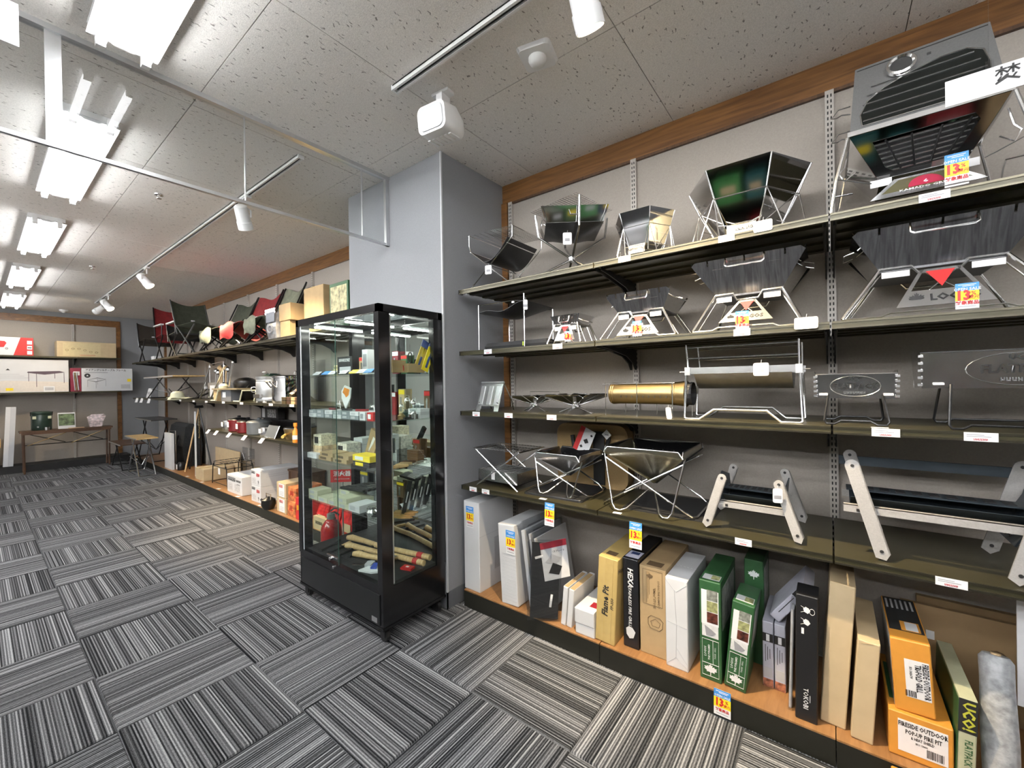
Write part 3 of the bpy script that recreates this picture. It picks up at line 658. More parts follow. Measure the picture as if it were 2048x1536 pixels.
for z in (.33, .42):
    tb('side_hook', CHROME, t, [(-.183+.02*(z-.28), .10, z), (-.215, .09, z-.005), (-.235, .09, z-.03), (-.22, .09, z-.033), (-.205, .095, z-.025), (-.18, .10, z-.03)], .0025)
for sx in (-1, 1):
    tb('leg', CHROME, t, [(sx*wt*.52, .0, zt), (sx*.225, -.01, .12), (sx*.24, -.02, .005)], .0055, 8); tb('leg', CHROME, t, [(sx*wt*.52, wt, zt), (sx*.235, wt, .005)], .0055, 8)
    tb('side_rail', CHROME, t, [(sx*.235, -.018, .06), (sx*.18, .03, .075), (sx*.2, .15, .09), (sx*.235, wt-.02, .08)], .003)
    tb('side_wire', CHROME, t, [(sx*.225, -.01, .125), (sx*.15, -.01, .09), (sx*.13, 0, .085)], .0022)
    tb('side_hanger', CHROME, t, [(sx*.19, .05, .235), (sx*.2, .045, .18), (sx*.215, .045, .16), (sx*.2, .045, .13), (sx*.17, .045, .155)], .003)
    bx('front_badge', WHITE, t, sx*.102-.028, sx*.102+.028, .05, .051, .085, .11)
f0, fz0, f1, fz1 = .068, .098, .135, .018; Yf = lambda z: -.02+.07*(z-fz1)/(fz0-fz1)
fo = MB().plate([(-f0, Yf(fz0), fz0), (f0, Yf(fz0), fz0), (f1, Yf(fz1), fz1), (-f1, Yf(fz1), fz1)], .0018).build('front_fin', BRUSH, t)
MB().plate([(-f0+.01, Yf(fz0-.008)-.001, fz0-.008), (f0-.01, Yf(fz0-.008)-.001, fz0-.008), (f1-.03, Yf(fz1+.02)-.001, fz1+.02), (-f1+.03, Yf(fz1+.02)-.001, fz1+.02)], .001).build('dark_field', M('olive_enamel', (.09, .08, .03), .3), fo)
MB().plate([(.004+.042*math.cos(PI*k/14), Yf(fz1+.028+.042*math.sin(PI*k/14))-.0022, fz1+.028+.042*math.sin(PI*k/14)) for k in range(15)], .001).build('red_emblem', M('crimson_print', (.42, .02, .06), .4), fo)
txt('6', .026, WHITE, t, (.004, Yf(.06)-.004, .06), uy=(0, .07, .08), bold=.02); txt('KAMADO GRILL', .017, WHITE, t, (.0, Yf(.036)-.004, .0365), uy=(0, .07, .08), bold=.02)
# ---- 6, 7 pole mesh stand and case
t = NS('fire_stand', 'portable fire stand with four slim poles and a slack dark mesh sheet', 'fire stand', .762, .04, Z2)
for x, h in ((-.170, .273), (.170, .30)):
    for y in (0, .30): tb('pole', CHROME, t, [(x, y, .002), (x, y, h if y == 0 else .25)], .0035)
tb('top_rod', CHROME, t, [(-.170, 0, .273), (.10, 0, .270), (.170, .02, .262)], .0025); tb('top_rod', CHROME, t, [(-.17, .3, .25), (.17, .3, .25)], .0025)
MB().sheet(lambda u, v: (-.175+.35*u, .005+.295*v, .228+.03*u-.035*math.sin(PI*u)*math.sin(PI*v)-.012*math.sin(PI*u)+.01*math.sin(9*u)*(1-v)), 14, 8).build('mesh_sheet', DSTEEL, t, smooth=True)
bx('clip', WHITE, t, .085, .10, -.003, .006, .256, .266)
hangtag(.945, 1.535, Z2+.262, 'white tag hanging on the slim pole mesh stand', .024, .056, rot=.6)
c = T('carry_case', 'flat black fabric carry case lying under the slim pole stand', 'carry case', (1.632, -.845, Z2), -PI/2+.02)
MB().loft([[(x, y, 0) for x, y in ((-.215, -.07), (.215, -.07), (.215, .07), (-.215, .07))], [(x, y, .02) for x, y in ((-.222, -.075), (.222, -.075), (.222, .075), (-.222, .075))], [(x, y, .042) for x, y in ((-.21, -.065), (.21, -.065), (.21, .065), (-.21, .065))]]).build('sleeve', MBLACK, c, smooth=False)
bx('pull_tab', M('lime_tab', (.6, .75, .05), .5), c, .06, .066, -.078, -.072, .012, .034)
# ---- 12 folding stand
t = NS('folding_stand', 'small folded silver metal stand leaning like an easel beside star stands', 'folding stand', .632, .055, Z3)
A0 = lambda x, z: (x, .06*z/.175, z)
MB().plate([A0(-.09, 0), A0(-.055, 0), A0(-.05, .03), A0(.05, .03), A0(.055, 0), A0(.088, 0), A0(.088, .165), A0(-.088, .165)], .002).build('front_plate', BRUSH, t)
for x in (-.062, .0, .058): MB().plate([(x-.014, A0(0, .04)[1]-.004, .04), (x+.014, A0(0, .04)[1]-.004, .04), (x+.014, A0(0, .15)[1]-.004, .15), (x-.014, A0(0, .15)[1]-.004, .15)], .003).build('raised_rib', ALU, t)
tb('top_bar', ALU, t, [(-.09, .06, .172), (.09, .06, .172)], .007, 8); tb('back_strut', BRUSH, t, [(.085, .062, .17), (.10, .12, .06), (.09, .15, .003)], .004); tb('back_strut', BRUSH, t, [(-.085, .062, .17), (-.09, .15, .003)], .004)
for x in (-.07, .07): tb('rivet', INK, t, [(x, A0(0, .05)[1]-.006, .05), (x, A0(0, .05)[1]+.003, .05)], .004, 8)
# ---- 13, 14 star stands
def star(label, s, d, R_, h):
    t = NS('star_fire_stand', label, 'fire stand', s, d, Z3, .35, 'small star-shaped fire stands')
    for k in range(4):
        q = Matrix.Rotation(k*PI/2+.35, 4, 'Z')
        for sg in (-1, 1):
            MB().plate([(.006, 0, .040), (R_, 0, h-.012), (R_*.96, sg*.02, h), (R_*.56, sg*R_*.50, h*.97)], .0012, T=q).build('blade', STEEL, t)
            MB().tube([(R_*.96, sg*.02, h), (R_*.56, sg*R_*.50, h*.97)], .0016, 4, T=q).build('folded_edge', CHROME, t)
        MB().plate([(-.02, -.011, .048), (R_*.62, -.011, .003), (R_*.62, .011, .003), (-.02, .011, .048)], .003, T=q @ Matrix.Rotation(PI/4, 4, 'Z')).build('foot_bar', BRUSH, t)
        MB().tube([(.0, 0, .037), (R_, 0, h-.015)], .002, 5, T=q).build('spine', CHROME, t)
    MB().lathe([(.022, .028), (.026, .034), (.026, .044), (.012, .05)], 14).build('hub', CHROME, t)
star('smaller star-shaped folding fire stand beside the silver easel stand', .915, .16, .135, .092)
star('larger star-shaped folding fire stand beside the bronze tube', 1.195, .14, .17, .103)
tb('wire', CHROME, T('wire_hanger', 'thin wire rack behind the smaller star fire stand', 'wire rack', (1.86, -.86, Z3), -PI/2), [(-.12, 0, .003), (-.12, 0, .11), (.10, 0, .11), (.10, 0, .09), (-.1, 0, .085)], .0022)
# ---- 15 bronze tube
t = NS('tube_fire_screen', 'bronze rolled metal tube held in a slim wire frame', 'fire screen', 1.583, .10, Z3)
q = Matrix.Translation((0, .03, .108)) @ Matrix.Rotation(PI/2, 4, 'Y')
MB().lathe([(.050, -.175), (.052, -.17), (.050, -.10), (.0505, .10), (.052, .13), (.056, .16), (.060, .185), (.056, .185), (.05, .15), (.046, -.175)], 24, T=q, cap=False).build('rolled_tube', BRONZE, t, smooth=True)
for x in (-.165, -.155, .13, .142): MB().lathe([(.0535, -.002), (.0545, 0), (.0535, .002)], 24, T=Matrix.Translation((x, .03, .108)) @ Matrix.Rotation(PI/2, 4, 'Y'), cap=False).build('rolled_band', BRONZE, t)
sl = MB()
for k in range(9): sl.box(-.11+.027*k, -.107+.027*k, -.0225, -.0195, .09, .10)
sl.build('vent_slot', INK, t, stuff=True)
MB().lathe([(.05, .0), (.052, .035)], 16, T=Matrix.Translation((.178, .03, .108)) @ Matrix.Rotation(PI/2, 4, 'Y'), cap=False).build('end_sleeve', MBLACK, t)
for x in (-.18, -.022, .14):
    tb('frame_wire', CHROME, t, [(x, -.04, .002), (x, -.04, .163)], .002); tb('frame_wire', CHROME, t, [(x+.05, .09, .002), (x+.05, .09, .163)], .002)
for y in (-.04, .09): tb('top_wire', CHROME, t, [(-.195, y, .155), (.15, y, .158)], .0018)
hangtag(1.705, 1.555, Z3+.048, 'white tag leaning against the bronze tube frame', .022, .055, -.5, .5)
# ---- 16 wire rack
t = NS('wire_grill_stand', 'chrome wire grill stand with a slatted upright rack', 'grill stand', 1.992, .05, Z3)
for y, m in ((0, CHROME), (.20, BRUSH)):
    tb('base_wire', m, t, [(-.205, y, .20), (-.215, y, .008), (-.21, y, .003), (-.155, y, .003), (-.097, y, .045), (.092, y, .045), (.139, y, .003), (.20, y, .003), (.208, y, .008), (.2, y, .20)], .0055, 8)
    tb('rack_post', m, t, [(-.202, y, .2), (-.20, y+.01, .225), (-.203, y-.01, .32)], .0035); tb('rack_post', m, t, [(.198, y, .2), (.198, y+.0, .225), (.198, y-.01, .318)], .0035)
    for z in (.262, .308): tb('rack_wire', m, t, [(-.2, y, z), (.2, y, z)], .0028)
tr = bx('tray_edge', BRUSH, t, -.205, .21, -.008, .006, .195, .222); bx('tray_edge', BRUSH, t, -.205, .21, .194, .208, .195, .222)
MB().sheet(lambda u, v: (-.175+.35*u, .20*v, .197-.065*math.sin(PI*v)), 4, 10).build('charcoal_tray', M('smoky_steel', (.34, .32, .29), .3, .9, var=.1), t, smooth=True)
for sx in (-1, 1): bx('corner_clamp', ALU, t, sx*.198-.011, sx*.198+.011, -.014, .012, .19, .224); tb('side_pin', CHROME, t, [(sx*.2, 0, .204), (sx*.232, 0, .204)], .002)
hangtag(2.068, 1.535, Z3+.232, 'white square tag hanging on the chrome wire grill stand', .052, .05)
# ---- 17, 18 flatpack grills
def flatpack(label, s, d, W, z0, z1, D, big, text):
    t = NS('flat_folding_grill', label, 'grill', s, d, Z3)
    MB().plate([(-W/2, .0, z1), (W/2, 0, z1), (W/2-.004, .022, z0), (-W/2+.004, .022, z0)], .0015).build('front_plate', BRUSH, t)
    MB().plate([(-W/2, D, z1), (W/2, D, z1), (W/2-.004, D-.022, z0), (-W/2+.004, D-.022, z0)], .0015).build('back_plate', BRUSH, t)
    for sx in (-1, 1):
        p = [(sx*W/2, 0, z1), (sx*(W/2+.003), D*.25, z1+.012), (sx*(W/2+.003), D*.75, z1+.012), (sx*W/2, D, z1), (sx*(W/2-.005), D-.022, z0), (sx*(W/2-.005), .022, z0)]
        MB().plate(p, .0015).build('end_plate', BRUSH, t)
        for k in range(5): z = z0+(z1-z0)*(k+.5)/5; bx('tooth', BRUSH, t, sx*W/2-.006, sx*W/2+.006, -.006+.022*(z1-z)/(z1-z0), .004+.022*(z1-z)/(z1-z0), z-.004, z+.004)
        xx = sx*W*.40
        bx('leg_slot', WHITE, t, xx-.013, xx+.013, .012, .017, z0+.011, z0+.017)
    bx('floor_plate', DSTEEL, t, -W/2+.006, W/2-.006, .022, D-.022, z0, z0+.0015)
    tb('rim_wire', CHROME, t, [(-W/2, -.002, z1), (W/2, -.002, z1)], .0022)
    for y, yo in ((.02, -.03), (D-.02, D+.02)):
        a = W*.335
        tb('leg_wire', BLACK, t, [(-a, y, z0+.012), (-a-.012, yo, .016), (-a-.006, yo, .005), (-a+.018, yo, .005), (-a+.036, yo, .017), (a-.036, yo, .017), (a-.018, yo, .005), (a+.006, yo, .005), (a+.012, yo, .016), (a, y, z0+.012)], .004, 7)
    uy = (0, -.022, z1-z0)
    zc = (z0+z1)/2; k = (z1-z0)
    ring = [(.37*W*.42*math.cos(2*PI*i/24), zc+k*.42*math.sin(2*PI*i/24)) for i in range(24)]
    Y = lambda z: .022*(z1-z)/(z1-z0)-.002
    MB().tube([(x*(1.7 if big else 2.), Y(z), z) for x, z in ring], .0012, 4, True).build('embossed_ring', CHROME, t)
    EMB = M('embossed_steel', (.36, .36, .36), .3, 1.)
    txt('UCO', k*.2, EMB, t, (0, Y(zc+k*.3)-.001, zc+k*.3), uy=uy, bold=.04); txt(text, k*.30, EMB, t, (0, Y(zc)-.001, zc), uy=uy, bold=.03)
    bars(t, 0, Y(zc-k*.27)-.001, zc-k*.27, k*.7, k*.1, 7, EMB, 'embossed_print')
    return t
flatpack('small flat folding steel grill with embossed badge on black wire legs', 2.351, .08, .226, .094, .182, .16, False, 'FLATPACK')
flatpack('wide flat folding steel grill with toothed end plates on black wire legs', 2.735, .06, .435, .130, .247, .20, True, 'FLATPACK')
c = T('price_card', 'small white card lying flat in front of the small folding grill', 'card', (1.512, -2.412, Z3), -PI/2+.05); bx('card', WHITE, c, -.022, .022, -.006, .012, 0, .001)
# ---- 19 cross legged charcoal grill
t = NS('charcoal_grill', 'folding charcoal grill with crossed chrome legs and a lower coal drawer', 'grill', .712, .04, Z4)
for y in (0, .25):
    tb('cross_leg', CHROME, t, [(-.16, y, .22), (.155, y, .004)], .0042); tb('cross_leg', CHROME, t, [(-.155, y, .004), (.165, y, .226)], .0042)
for x, z in ((-.155, .006), (.155, .006), (-.16, .22), (.165, .226)): tb('tie_rod', CHROME, t, [(x, 0, z), (x, .25, z)], .0035)
MB().grid((-.185, 0, .226), (.36, 0, 0), (0, .26, 0), 16, 3, .0016).build('grill_grid', CHROME, t, stuff=True)
b = MB().box(-.16, .14, .02, .22, .03, .034).box(-.16, .14, .02, .0215, .03, .098).box(-.16, .14, .218, .22, .03, .098).box(-.16, -.158, .02, .22, .03, .098).box(.138, .14, .02, .22, .03, .098).build('coal_drawer', BRUSH, t)
MB().grid((-.155, .025, .09), (.29, 0, 0), (0, .19, 0), 12, 2, .0014).build('coal_grid', DSTEEL, t, stuff=True)
bx('paper_sticker', WHITE, b, -.055, -.03, .0185, .02, .045, .09)
# ---- 20, 21 square pyramid pits
def squarepit(label, s, d, W, zt, zb, zs, legw, mat):
    t = NS('square_fire_pit', label, 'fire pit', s, d, zs); h = W/2
    ap = Vector((0, h, zb))
    for k in range(4):
        q = Matrix.Translation((0, h, 0)) @ Matrix.Rotation(k*PI/2, 4, 'Z') @ Matrix.Translation((0, -h, 0))
        r = .028
        pts = [(-h+r*.3, r*.0, zt-r), (-h+r, 0, zt), (h-r, 0, zt), (h-r*.3, 0, zt-r), (.012, h-.012, zb), (-.012, h-.012, zb)]
        p = MB().plate([(x, .012+y, z) for x, y, z in pts], .0016, T=q).build('panel', mat if k == 0 else BLACK if k == 2 else mat, t)
        MB().tube([(x, .011+y, z) for x, y, z in pts[:4]], .0035, 6, T=q).build('rolled_edge', CHROME, t, smooth=True)
        ho = MB()
        for j in range(5):
            x = (-.56+.28*j)*h; f = .24; ho.lathe([(.0045, -.0005), (.0045, .001)], 8, T=q @ Matrix.Translation((x, .0105+f*h, zt-f*(zt-zb))) @ Matrix.Rotation(PI/2-.7, 4, 'X'))
        ho.build('vent_hole', WHITE if (k == 0 and W < .35) else INK, t, stuff=True)
    e = legw
    # two bent wire U legs crossing under the bowl
    for sg in (-1, 1):
        a = Vector((-sg*h*.95, .03, zt-.055)); b = Vector((sg*e*.62, .06, .012)); c = Vector((sg*e*.62+sg*.03, W*.5, .004)); d_ = Vector((sg*e*.62, W-.06, .012)); f = Vector((-sg*h*.95, W-.03, zt-.055))
        tb('leg_wire', CHROME, t, [a, b+Vector((-sg*.03, -.015, .02)), b, b+Vector((sg*.012, .03, -.006)), d_+Vector((sg*.012, -.03, -.006)), d_, d_+Vector((-sg*.03, .015, .02)), f], .0048, 8)
        a = Vector((sg*h*.95, -.0, zt-.03))
        tb('leg_wire', CHROME, t, [(sg*h*.98, .03, zt-.03), (sg*h*.72, -.0, .03), (sg*h*.64, -.004, .008), (sg*h*.52, .0, .004), (sg*h*.40, .02, .012), (sg*.012, h*.75, zb-.02)], .0042, 8)
    return t
bp = T('base_plate', 'black rectangular base plate under the smaller square fire pit', 'base plate', (1.72, -1.075, Z4), -PI/2+.05)
MB().prism(rrect(.36, .34, .02), 'z', 0, .008).build('plate', MBLACK, bp); MB().tube([(x, y, .009) for x, y in rrect(.352, .332, .02)], .003, 5, True).build('rolled_edge', BLACK, bp, smooth=True)
squarepit('smaller square inverted pyramid fire pit with bright vent holes', 1.105, .06, .300, .222, .085, Z4+.0125, .26, BRUSH)
squarepit('large square inverted pyramid fire pit with brass-tinted panel', 1.580, .04, .390, .300, .108, Z4+.005, .34, M('brassy_stainless', (.56, .53, .43), .24, 1., var=.06))
bp = T('base_plate', 'dark base plate under the large square fire pit', 'base plate', (1.78, -1.66, Z4), -PI/2); MB().prism(rrect(.40, .36, .02), 'z', 0, .0035).build('plate', MBLACK, bp)
# ---- canvas bag behind
t = T('canvas_bag', 'tan canvas carry bag with black handles standing behind the square fire pits', 'bag', (1.945, -1.145, Z4), -PI/2)
MB().loft([[(x, -.035, z+.185) for x, z in rrect(.43, .34, .05)], [(x, -.045, z+.185) for x, z in rrect(.46, .37, .06)], [(x, .04, z+.185) for x, z in rrect(.46, .37, .06)], [(x, .05, z+.185) for x, z in rrect(.43, .34, .05)]]).build('body', TAN, t, smooth=True)
MB().tube([(-.12, -.05, .30), (-.1, -.058, .2), (0, -.062, .17), (.1, -.058, .2), (.12, -.05, .30)], .012, 6).build('handle', MBLACK, t, smooth=True)
bx('strap', MBLACK, t, .02, .09, -.052, -.046, .02, .33)
g = T('hang_tag', 'red and white product tag dangling in front of the canvas bag', 'tag', (1.845, -1.135, Z4+.30), -PI/2)
q = Matrix.Rotation(.42, 4, 'Y')
MB().box(-.045, .055, 0, .001, -.095, .055, T=q).build('card', WHITE, g); MB().box(-.045, -.015, -.001, .0, -.095, .055, T=q).build('red_band', RED, g)
for k, (x, z, r) in enumerate(((.018, -.02, .018), (.0, -.06, .011), (.038, .025, .009), (.03, -.075, .008))): MB().plate([q @ Vector((x+r*a, -.0012, z+r*b)) for a, b in ((0, 1), (-1, 0), (0, -.8), (1, 0))], .0006).build('diamond_picture', INK, g)
g = T('hang_tag', 'small white diamond tag on the canvas bag', 'tag', (1.875, -1.26, Z4+.315), -PI/2); MB().plate([(0, 0, .032), (-.03, 0, .004), (0, 0, -.026), (.03, 0, .002)], .001).build('card', WHITE, g); bx('print_line', GINK, g, -.012, .012, -.0016, -.0004, -.002, .006)
# ---- 22, 23 folding grills with grey legs
def foldgrill(label, s, d, W, legh, barz, big):
    t = NS('folding_table_grill', label, 'grill', s, d, Z4)
    def leg(x0, x1, y, yb, name='leg'):
        # slanted flat bar with rounded ends from top (x0) to foot (x1)
        v = Vector((x1-x0, 0, .012-legh)); L = v.length; a = math.atan2(v.x, -v.z); hw = .017 if not big else .021
        pts = [(hw*math.cos(PI*k/8), hw*math.sin(PI*k/8)) for k in range(9)]+[(-hw, -L+.004), (hw*.2, -L-.008), (hw, -L+.012)]
        q = Matrix.Translation((x0, y, legh)) @ Matrix.Rotation(-a, 4, 'Y') @ Matrix.Rotation(math.atan2(yb-y, L), 4, 'X')
        lo = MB().prism(pts, 'y', -.003, .003, T=q).box(hw-.004, hw, -.003, .022, -L+.01, 0, T=q).build(name, GREYM, t)
        for z in (0, -L+.022): MB().lathe([(.0055, -.001), (.0055, .0015)], 10, T=q @ Matrix.Translation((0, -.0035, z)) @ Matrix.Rotation(PI/2, 4, 'X')).build('rivet', INK, lo)
    sp = .06 if not big else .09
    for y, yb in ((0, -.012), (.26, .272)):
        leg(-W/2+.035, -W/2-.025 if not big else -W/2+.115, y, yb); leg(W/2-.035, W/2+.03 if not big else W/2-.11, y, yb)
    bar = MB().box(-W/2+.01, W/2-.01, .008, .012, barz-.026, barz).box(-W/2+.01, W/2-.01, .008, .03, barz-.002, barz).build('front_bar', GREYM, t)
    bx('bar_notch', INK, bar, -W/2+.045, -W/2+.055, .0065, .009, barz-.022, barz-.012)
    MB().box(-W/2+.01, W/2-.01, .248, .252, barz-.026, barz).build('back_bar', GREYM, t)
    # fire trough and vertical wind plates
    MB().sheet(lambda u, v: (-W/2+.03+(W-.06)*u, .03+.20*v, barz+.025-.05*math.sin(PI*v)), 4, 8).build('fire_trough', BLUEST, t, smooth=True)
    top = MB().box(-W/2+.02, W/2-.02, .10, .18, barz+.032, barz+.037).build('cast_grate', BLUEST, t)
    sl = MB()
    for k in range(9): sl.box(-W*.36+W*.082*k, -W*.36+W*.082*k+W*.05, .115, .165, barz+.0365, barz+.0385)
    sl.build('grate_slot', INK, top, stuff=True)
    for sx in (-1, 1): MB().plate([(sx*W*.40, .02, barz-.01), (sx*W*.43, .02, barz+.07), (sx*W*.46, .13, barz+.10), (sx*W*.43, .24, barz+.07), (sx*W*.40, .24, barz-.01)], .004).build('wind_plate', BLUEST, t)
    return t
foldgrill('compact tri-fold grill with pale grey hinged legs on the lowest shelf', 2.020, .055, .270, .215, .120, False)
t = foldgrill('large folding grill with long pale grey legs and dark steel plates', 2.565, .045, .52, .315, .175, True)
MB().box(-.26, .27, .26, .275, .275, .31).build('top_plate', BLUEST, t); MB().box(-.24, .24, .262, .278, .30, .303).build('plate_seam', INK, t)
MB().plate([(.16, .24, .10), (.24, .24, .27), (.24, .05, .27), (.16, .05, .10)], .005).build('side_tray', BLUEST, t)
MB().tube([(.10+.0022*k, .12+.012*math.sin(k*1.2), .16-.0012*k+.012*math.cos(k*1.2)) for k in range(44)], .0022, 5).build('spring', CHROME, t, smooth=True)
hangtag(2.118, 1.53, Z4+.205, 'white tag hanging on the compact tri-fold grill leg', .032, .055, 0, .3)
# ---- cards and shelf labels
salecard((1.522, -2.598, Z1+.112), 'sale card taped to the kamado grill fin', w=.052, h=.10)
salecard((1.520, -1.218, Z2+.062), 'sale card on the smallest pyramid grill', w=.034, h=.052)
salecard((1.512, -1.585, Z2+.075), 'sale card on the medium pyramid grill', w=.042, h=.068)
salecard((1.505, -2.010, Z2+.070), 'sale card on the large pyramid grill', w=.046, h=.072)
salecard((1.510, -2.615, Z2+.085), 'sale card on the extra large pyramid grill', w=.050, h=.078)
salecard((1.4945, -1.110, Z4-.008), 'sale card hanging from the lowest shelf edge below the smaller square pit', w=.058, tilt=-.06)
salecard((1.4945, -1.572, Z4-.020), 'sale card hanging from the lowest shelf edge below the large square pit', w=.058, tilt=-.06)
salecard((1.4965, -1.922, .113), 'sale card on the plinth edge below the green boxes', w=.062, tilt=-.08, h=.10)
for s, z, n in ((1.537, Z1, 'small hexagonal pit'), (1.96, Z1, 'large hexagonal pit'), (2.545, Z1, 'kamado grill'), (.70, Z2, 'slim pole stand'), (1.172, Z2, 'smallest pyramid grill'), (2.01, Z2, 'large pyramid grill'),
                (.60, Z3, 'silver easel stand'), (.845, Z3, 'smaller star stand'), (1.13, Z3, 'larger star stand'), (2.425, Z3, 'small flat folding grill'), (2.637, Z3, 'wide flat folding grill'),
                (.565, Z4, 'coal drawer grill'), (.665, Z4, 'smaller square pit base plate'), (2.005, Z4, 'compact tri-fold grill'), (2.572, Z4, 'large folding grill')):
    pricelabel(s, z, 'white price strip on the shelf edge below the '+n, .07 if s > 2.3 else .058)
for s, n in ((1.055, 'smaller'), (1.475, 'large')):
    c = T('price_card', 'small white card lying at the foot of the %s square pit' % n, 'card', (1.515, -s, Z4+.0), -PI/2+.1); bx('card', WHITE, c, -.02, .02, -.01, .012, .0, .0012)
# ================================================================ BOXES ON THE PLINTH
ZB = .10
def lean(t, a, ax='Y'):
    vs = [o.matrix_local @ Vector(v) for o in t.children for v in o.bound_box]; lo = min(v.z for v in vs); fl = [v for v in vs if v.z < lo+.004]
    if ax == 'Y': piv = ((max if a > 0 else min)(v.x for v in fl), 0, lo)
    else: piv = (0, (min if a > 0 else max)(v.y for v in fl), lo)
    for o in t.children: o.matrix_local = Matrix.Translation(piv) @ Matrix.Rotation(a, 4, ax) @ Matrix.Translation(-Vector(piv)) @ o.matrix_local
def carton(label, s, d, w, dep, h, mat, name='product_box', cat='box', rot=0., z=ZB, group=None, seam=None, tape=None, bev=.003):
    t = NS(name, label, cat, s, d, z, rot, group)
    b = bev; pr = [(-w/2, b), (-w/2+b, 0), (w/2-b, 0), (w/2, b), (w/2, dep-b), (w/2-b, dep), (-w/2+b, dep), (-w/2, dep-b)]
    MB().loft([[(x*.985, y+.002*(1 if y < dep/2 else -1), 0) for x, y in pr], [(x, y, b*1.5) for x, y in pr], [(x, y, h-b) for x, y in pr], [(x*.985, y+.002*(1 if y < dep/2 else -1), h) for x, y in pr]]).build('body', mat, t)
    if seam is not None:
        bx('flap_seam', seam, t, -w*.5, w*.5, .03, .032, h-.0005, h+.0008)
        bx('side_seam', seam, t, -.0008, .0008, -.0008, .0005, .01, h-.01)
    return t
def front(t, x, z, w, h, mat, name='printed_panel', y=-.0002): return facequad(name, mat, t, (x, y, z), (1, 0, 0), (0, 0, 1), w, h)
def topq(t, x, y, w, h, mat, zt, name='top_print'): return facequad(name, mat, t, (x, y, zt), (1, 0, 0), (0, 1, 0), w, h)
def vtext(t, body, size, mat, x, z, up=True, y=-.0016, **k):
    return txt(body, size, mat, t, (x, y, z), ux=(0, 0, 1) if up else (0, 0, -1), uy=(-1, 0, 0) if up else (1, 0, 0), **k)
GREYPR = M('pale_grey_print', (.5, .5, .52), .6)
# white boxes by the pillar
t = carton('tallest white box with a sale card standing against the pillar', .522, .02, .128, .34, .545, WBOX); t.children[0].name = 'body'
bx('side_label', GREYPR, t, .0635, .0648, .14, .26, .10, .30); bx('flap_seam', GREYPR, t, .0635, .0645, .0, .33, .335, .337)
salecard((1.517, -.513, ZB+.515), 'sale card on the tallest white box by the pillar', w=.062, h=.13)
t = carton('second white box with a sale card leaning beside the tallest white box', .815, .02, .118, .33, .455, WBOX)
salecard((1.517, -.828, ZB+.43), 'sale card on the second white box', w=.066, h=.135); lean(t, -.05)
for k in range(14): bx('crease', GREYPR, t, -.05, .05, -.0012, .0004, .03+.02*k, .0308+.02*k)
# plastic-wrapped flat packs
def wrapped(label, s, d, w, dep, h, inner, a, rot=0., extra=None):
    t = NS('wrapped_plate', label, 'wrapped pack', s, d, ZB, rot, 'plastic wrapped flat packs')
    bx('plate', inner, t, -w/2, w/2, .02, dep-.02, .012, h-.02)
    MB().loft([[(-w*.2, 0, .001), (w*.2, 0, .001), (w*.2, dep, .001), (-w*.2, dep, .001)], [(-w*.75, -.006, .02), (w*.75, -.006, .02), (w*.75, dep, .02), (-w*.75, dep, .02)],
               [(-w*.8, -.01, h*.6), (w*.7, -.006, h*.6), (w*.8, dep, h*.6), (-w*.7, dep, h*.6)], [(-w*.75, -.002, h), (w*.75, .004, h), (w*.75, dep, h), (-w*.75, dep, h)], [(-w*.1, .02, h+.03), (w*.1, .02, h+.03), (w*.1, dep*.9, h+.025), (-w*.1, dep*.9, h+.025)]]).build('plastic_wrap', FILM, t)
    if extra: extra(t)
    lean(t, a); return t
wrapped('white board in clear plastic next to the second white box', .955, .02, .022, .36, .46, WBOX, -.13)
wrapped('grey board in clear plastic between two wrapped packs', 1.005, .025, .012, .36, .45, GREYPR, -.15)
wrapped('thin white board in clear plastic behind the black fire plate', 1.042, .03, .010, .37, .43, WBOX, -.17)
t = NS('wrapped_plate', 'black fire base plate in a clear bag with a red and white picture card', 'wrapped pack', 1.058, .0, ZB, .62, 'plastic wrapped flat packs')
B3 = lambda x, z: (x, .10*z, z)
MB().plate([B3(-.075, .012), B3(.075, .012), B3(.075, .40), B3(-.075, .40)], .006).build('black_plate', MBLACK, t)
MB().plate([(x, y-.007, z) for x, y, z in (B3(-.09, .0), B3(.085, .002), B3(.088, .42), B3(-.092, .415))], .001).build('plastic_wrap', FILM, t)
for x, z, w, h, a in ((-.035, .325, .045, .012, .3), (.035, .10, .012, .075, -.1)):
    q = Matrix.Translation(B3(x, z)) @ Matrix.Rotation(-a, 4, 'Y'); MB().box(-w/2, w/2, -.006, -.003, -h/2, h/2, T=q).build('slot', WHITE, t)
c = MB().plate([(x, y-.004, z) for x, y, z in (B3(.0, .20), B3(.135, .235), B3(.105, .43), B3(-.035, .395))], .001).build('picture_card', M('card_grey_white', (.62, .63, .65), .4), t)
MB().plate([(x, y-.0055, z) for x, y, z in (B3(-.029, .362), B3(.110, .397), B3(.105, .43), B3(-.035, .395))], .001).build('red_header', M('wine_print', (.33, .02, .035), .4), c)
MB().plate([(x, y-.0055, z) for x, y, z in (B3(.02, .245), B3(.075, .24), B3(.09, .285), B3(.04, .30))], .001).build('plate_picture', INK, c)
MB().plate([(x, y-.0055, z) for x, y, z in (B3(.0, .30), B3(.055, .29), B3(.085, .33), B3(.03, .345))], .001).build('pit_picture', GREYPR, c)
txt('焚火台ベースプレート', .0125, INK, t, (.04, .031, .356), ux=(1, 0, .25), uy=(-.25, .1, 1), bold=.02)
lean(t, .05)
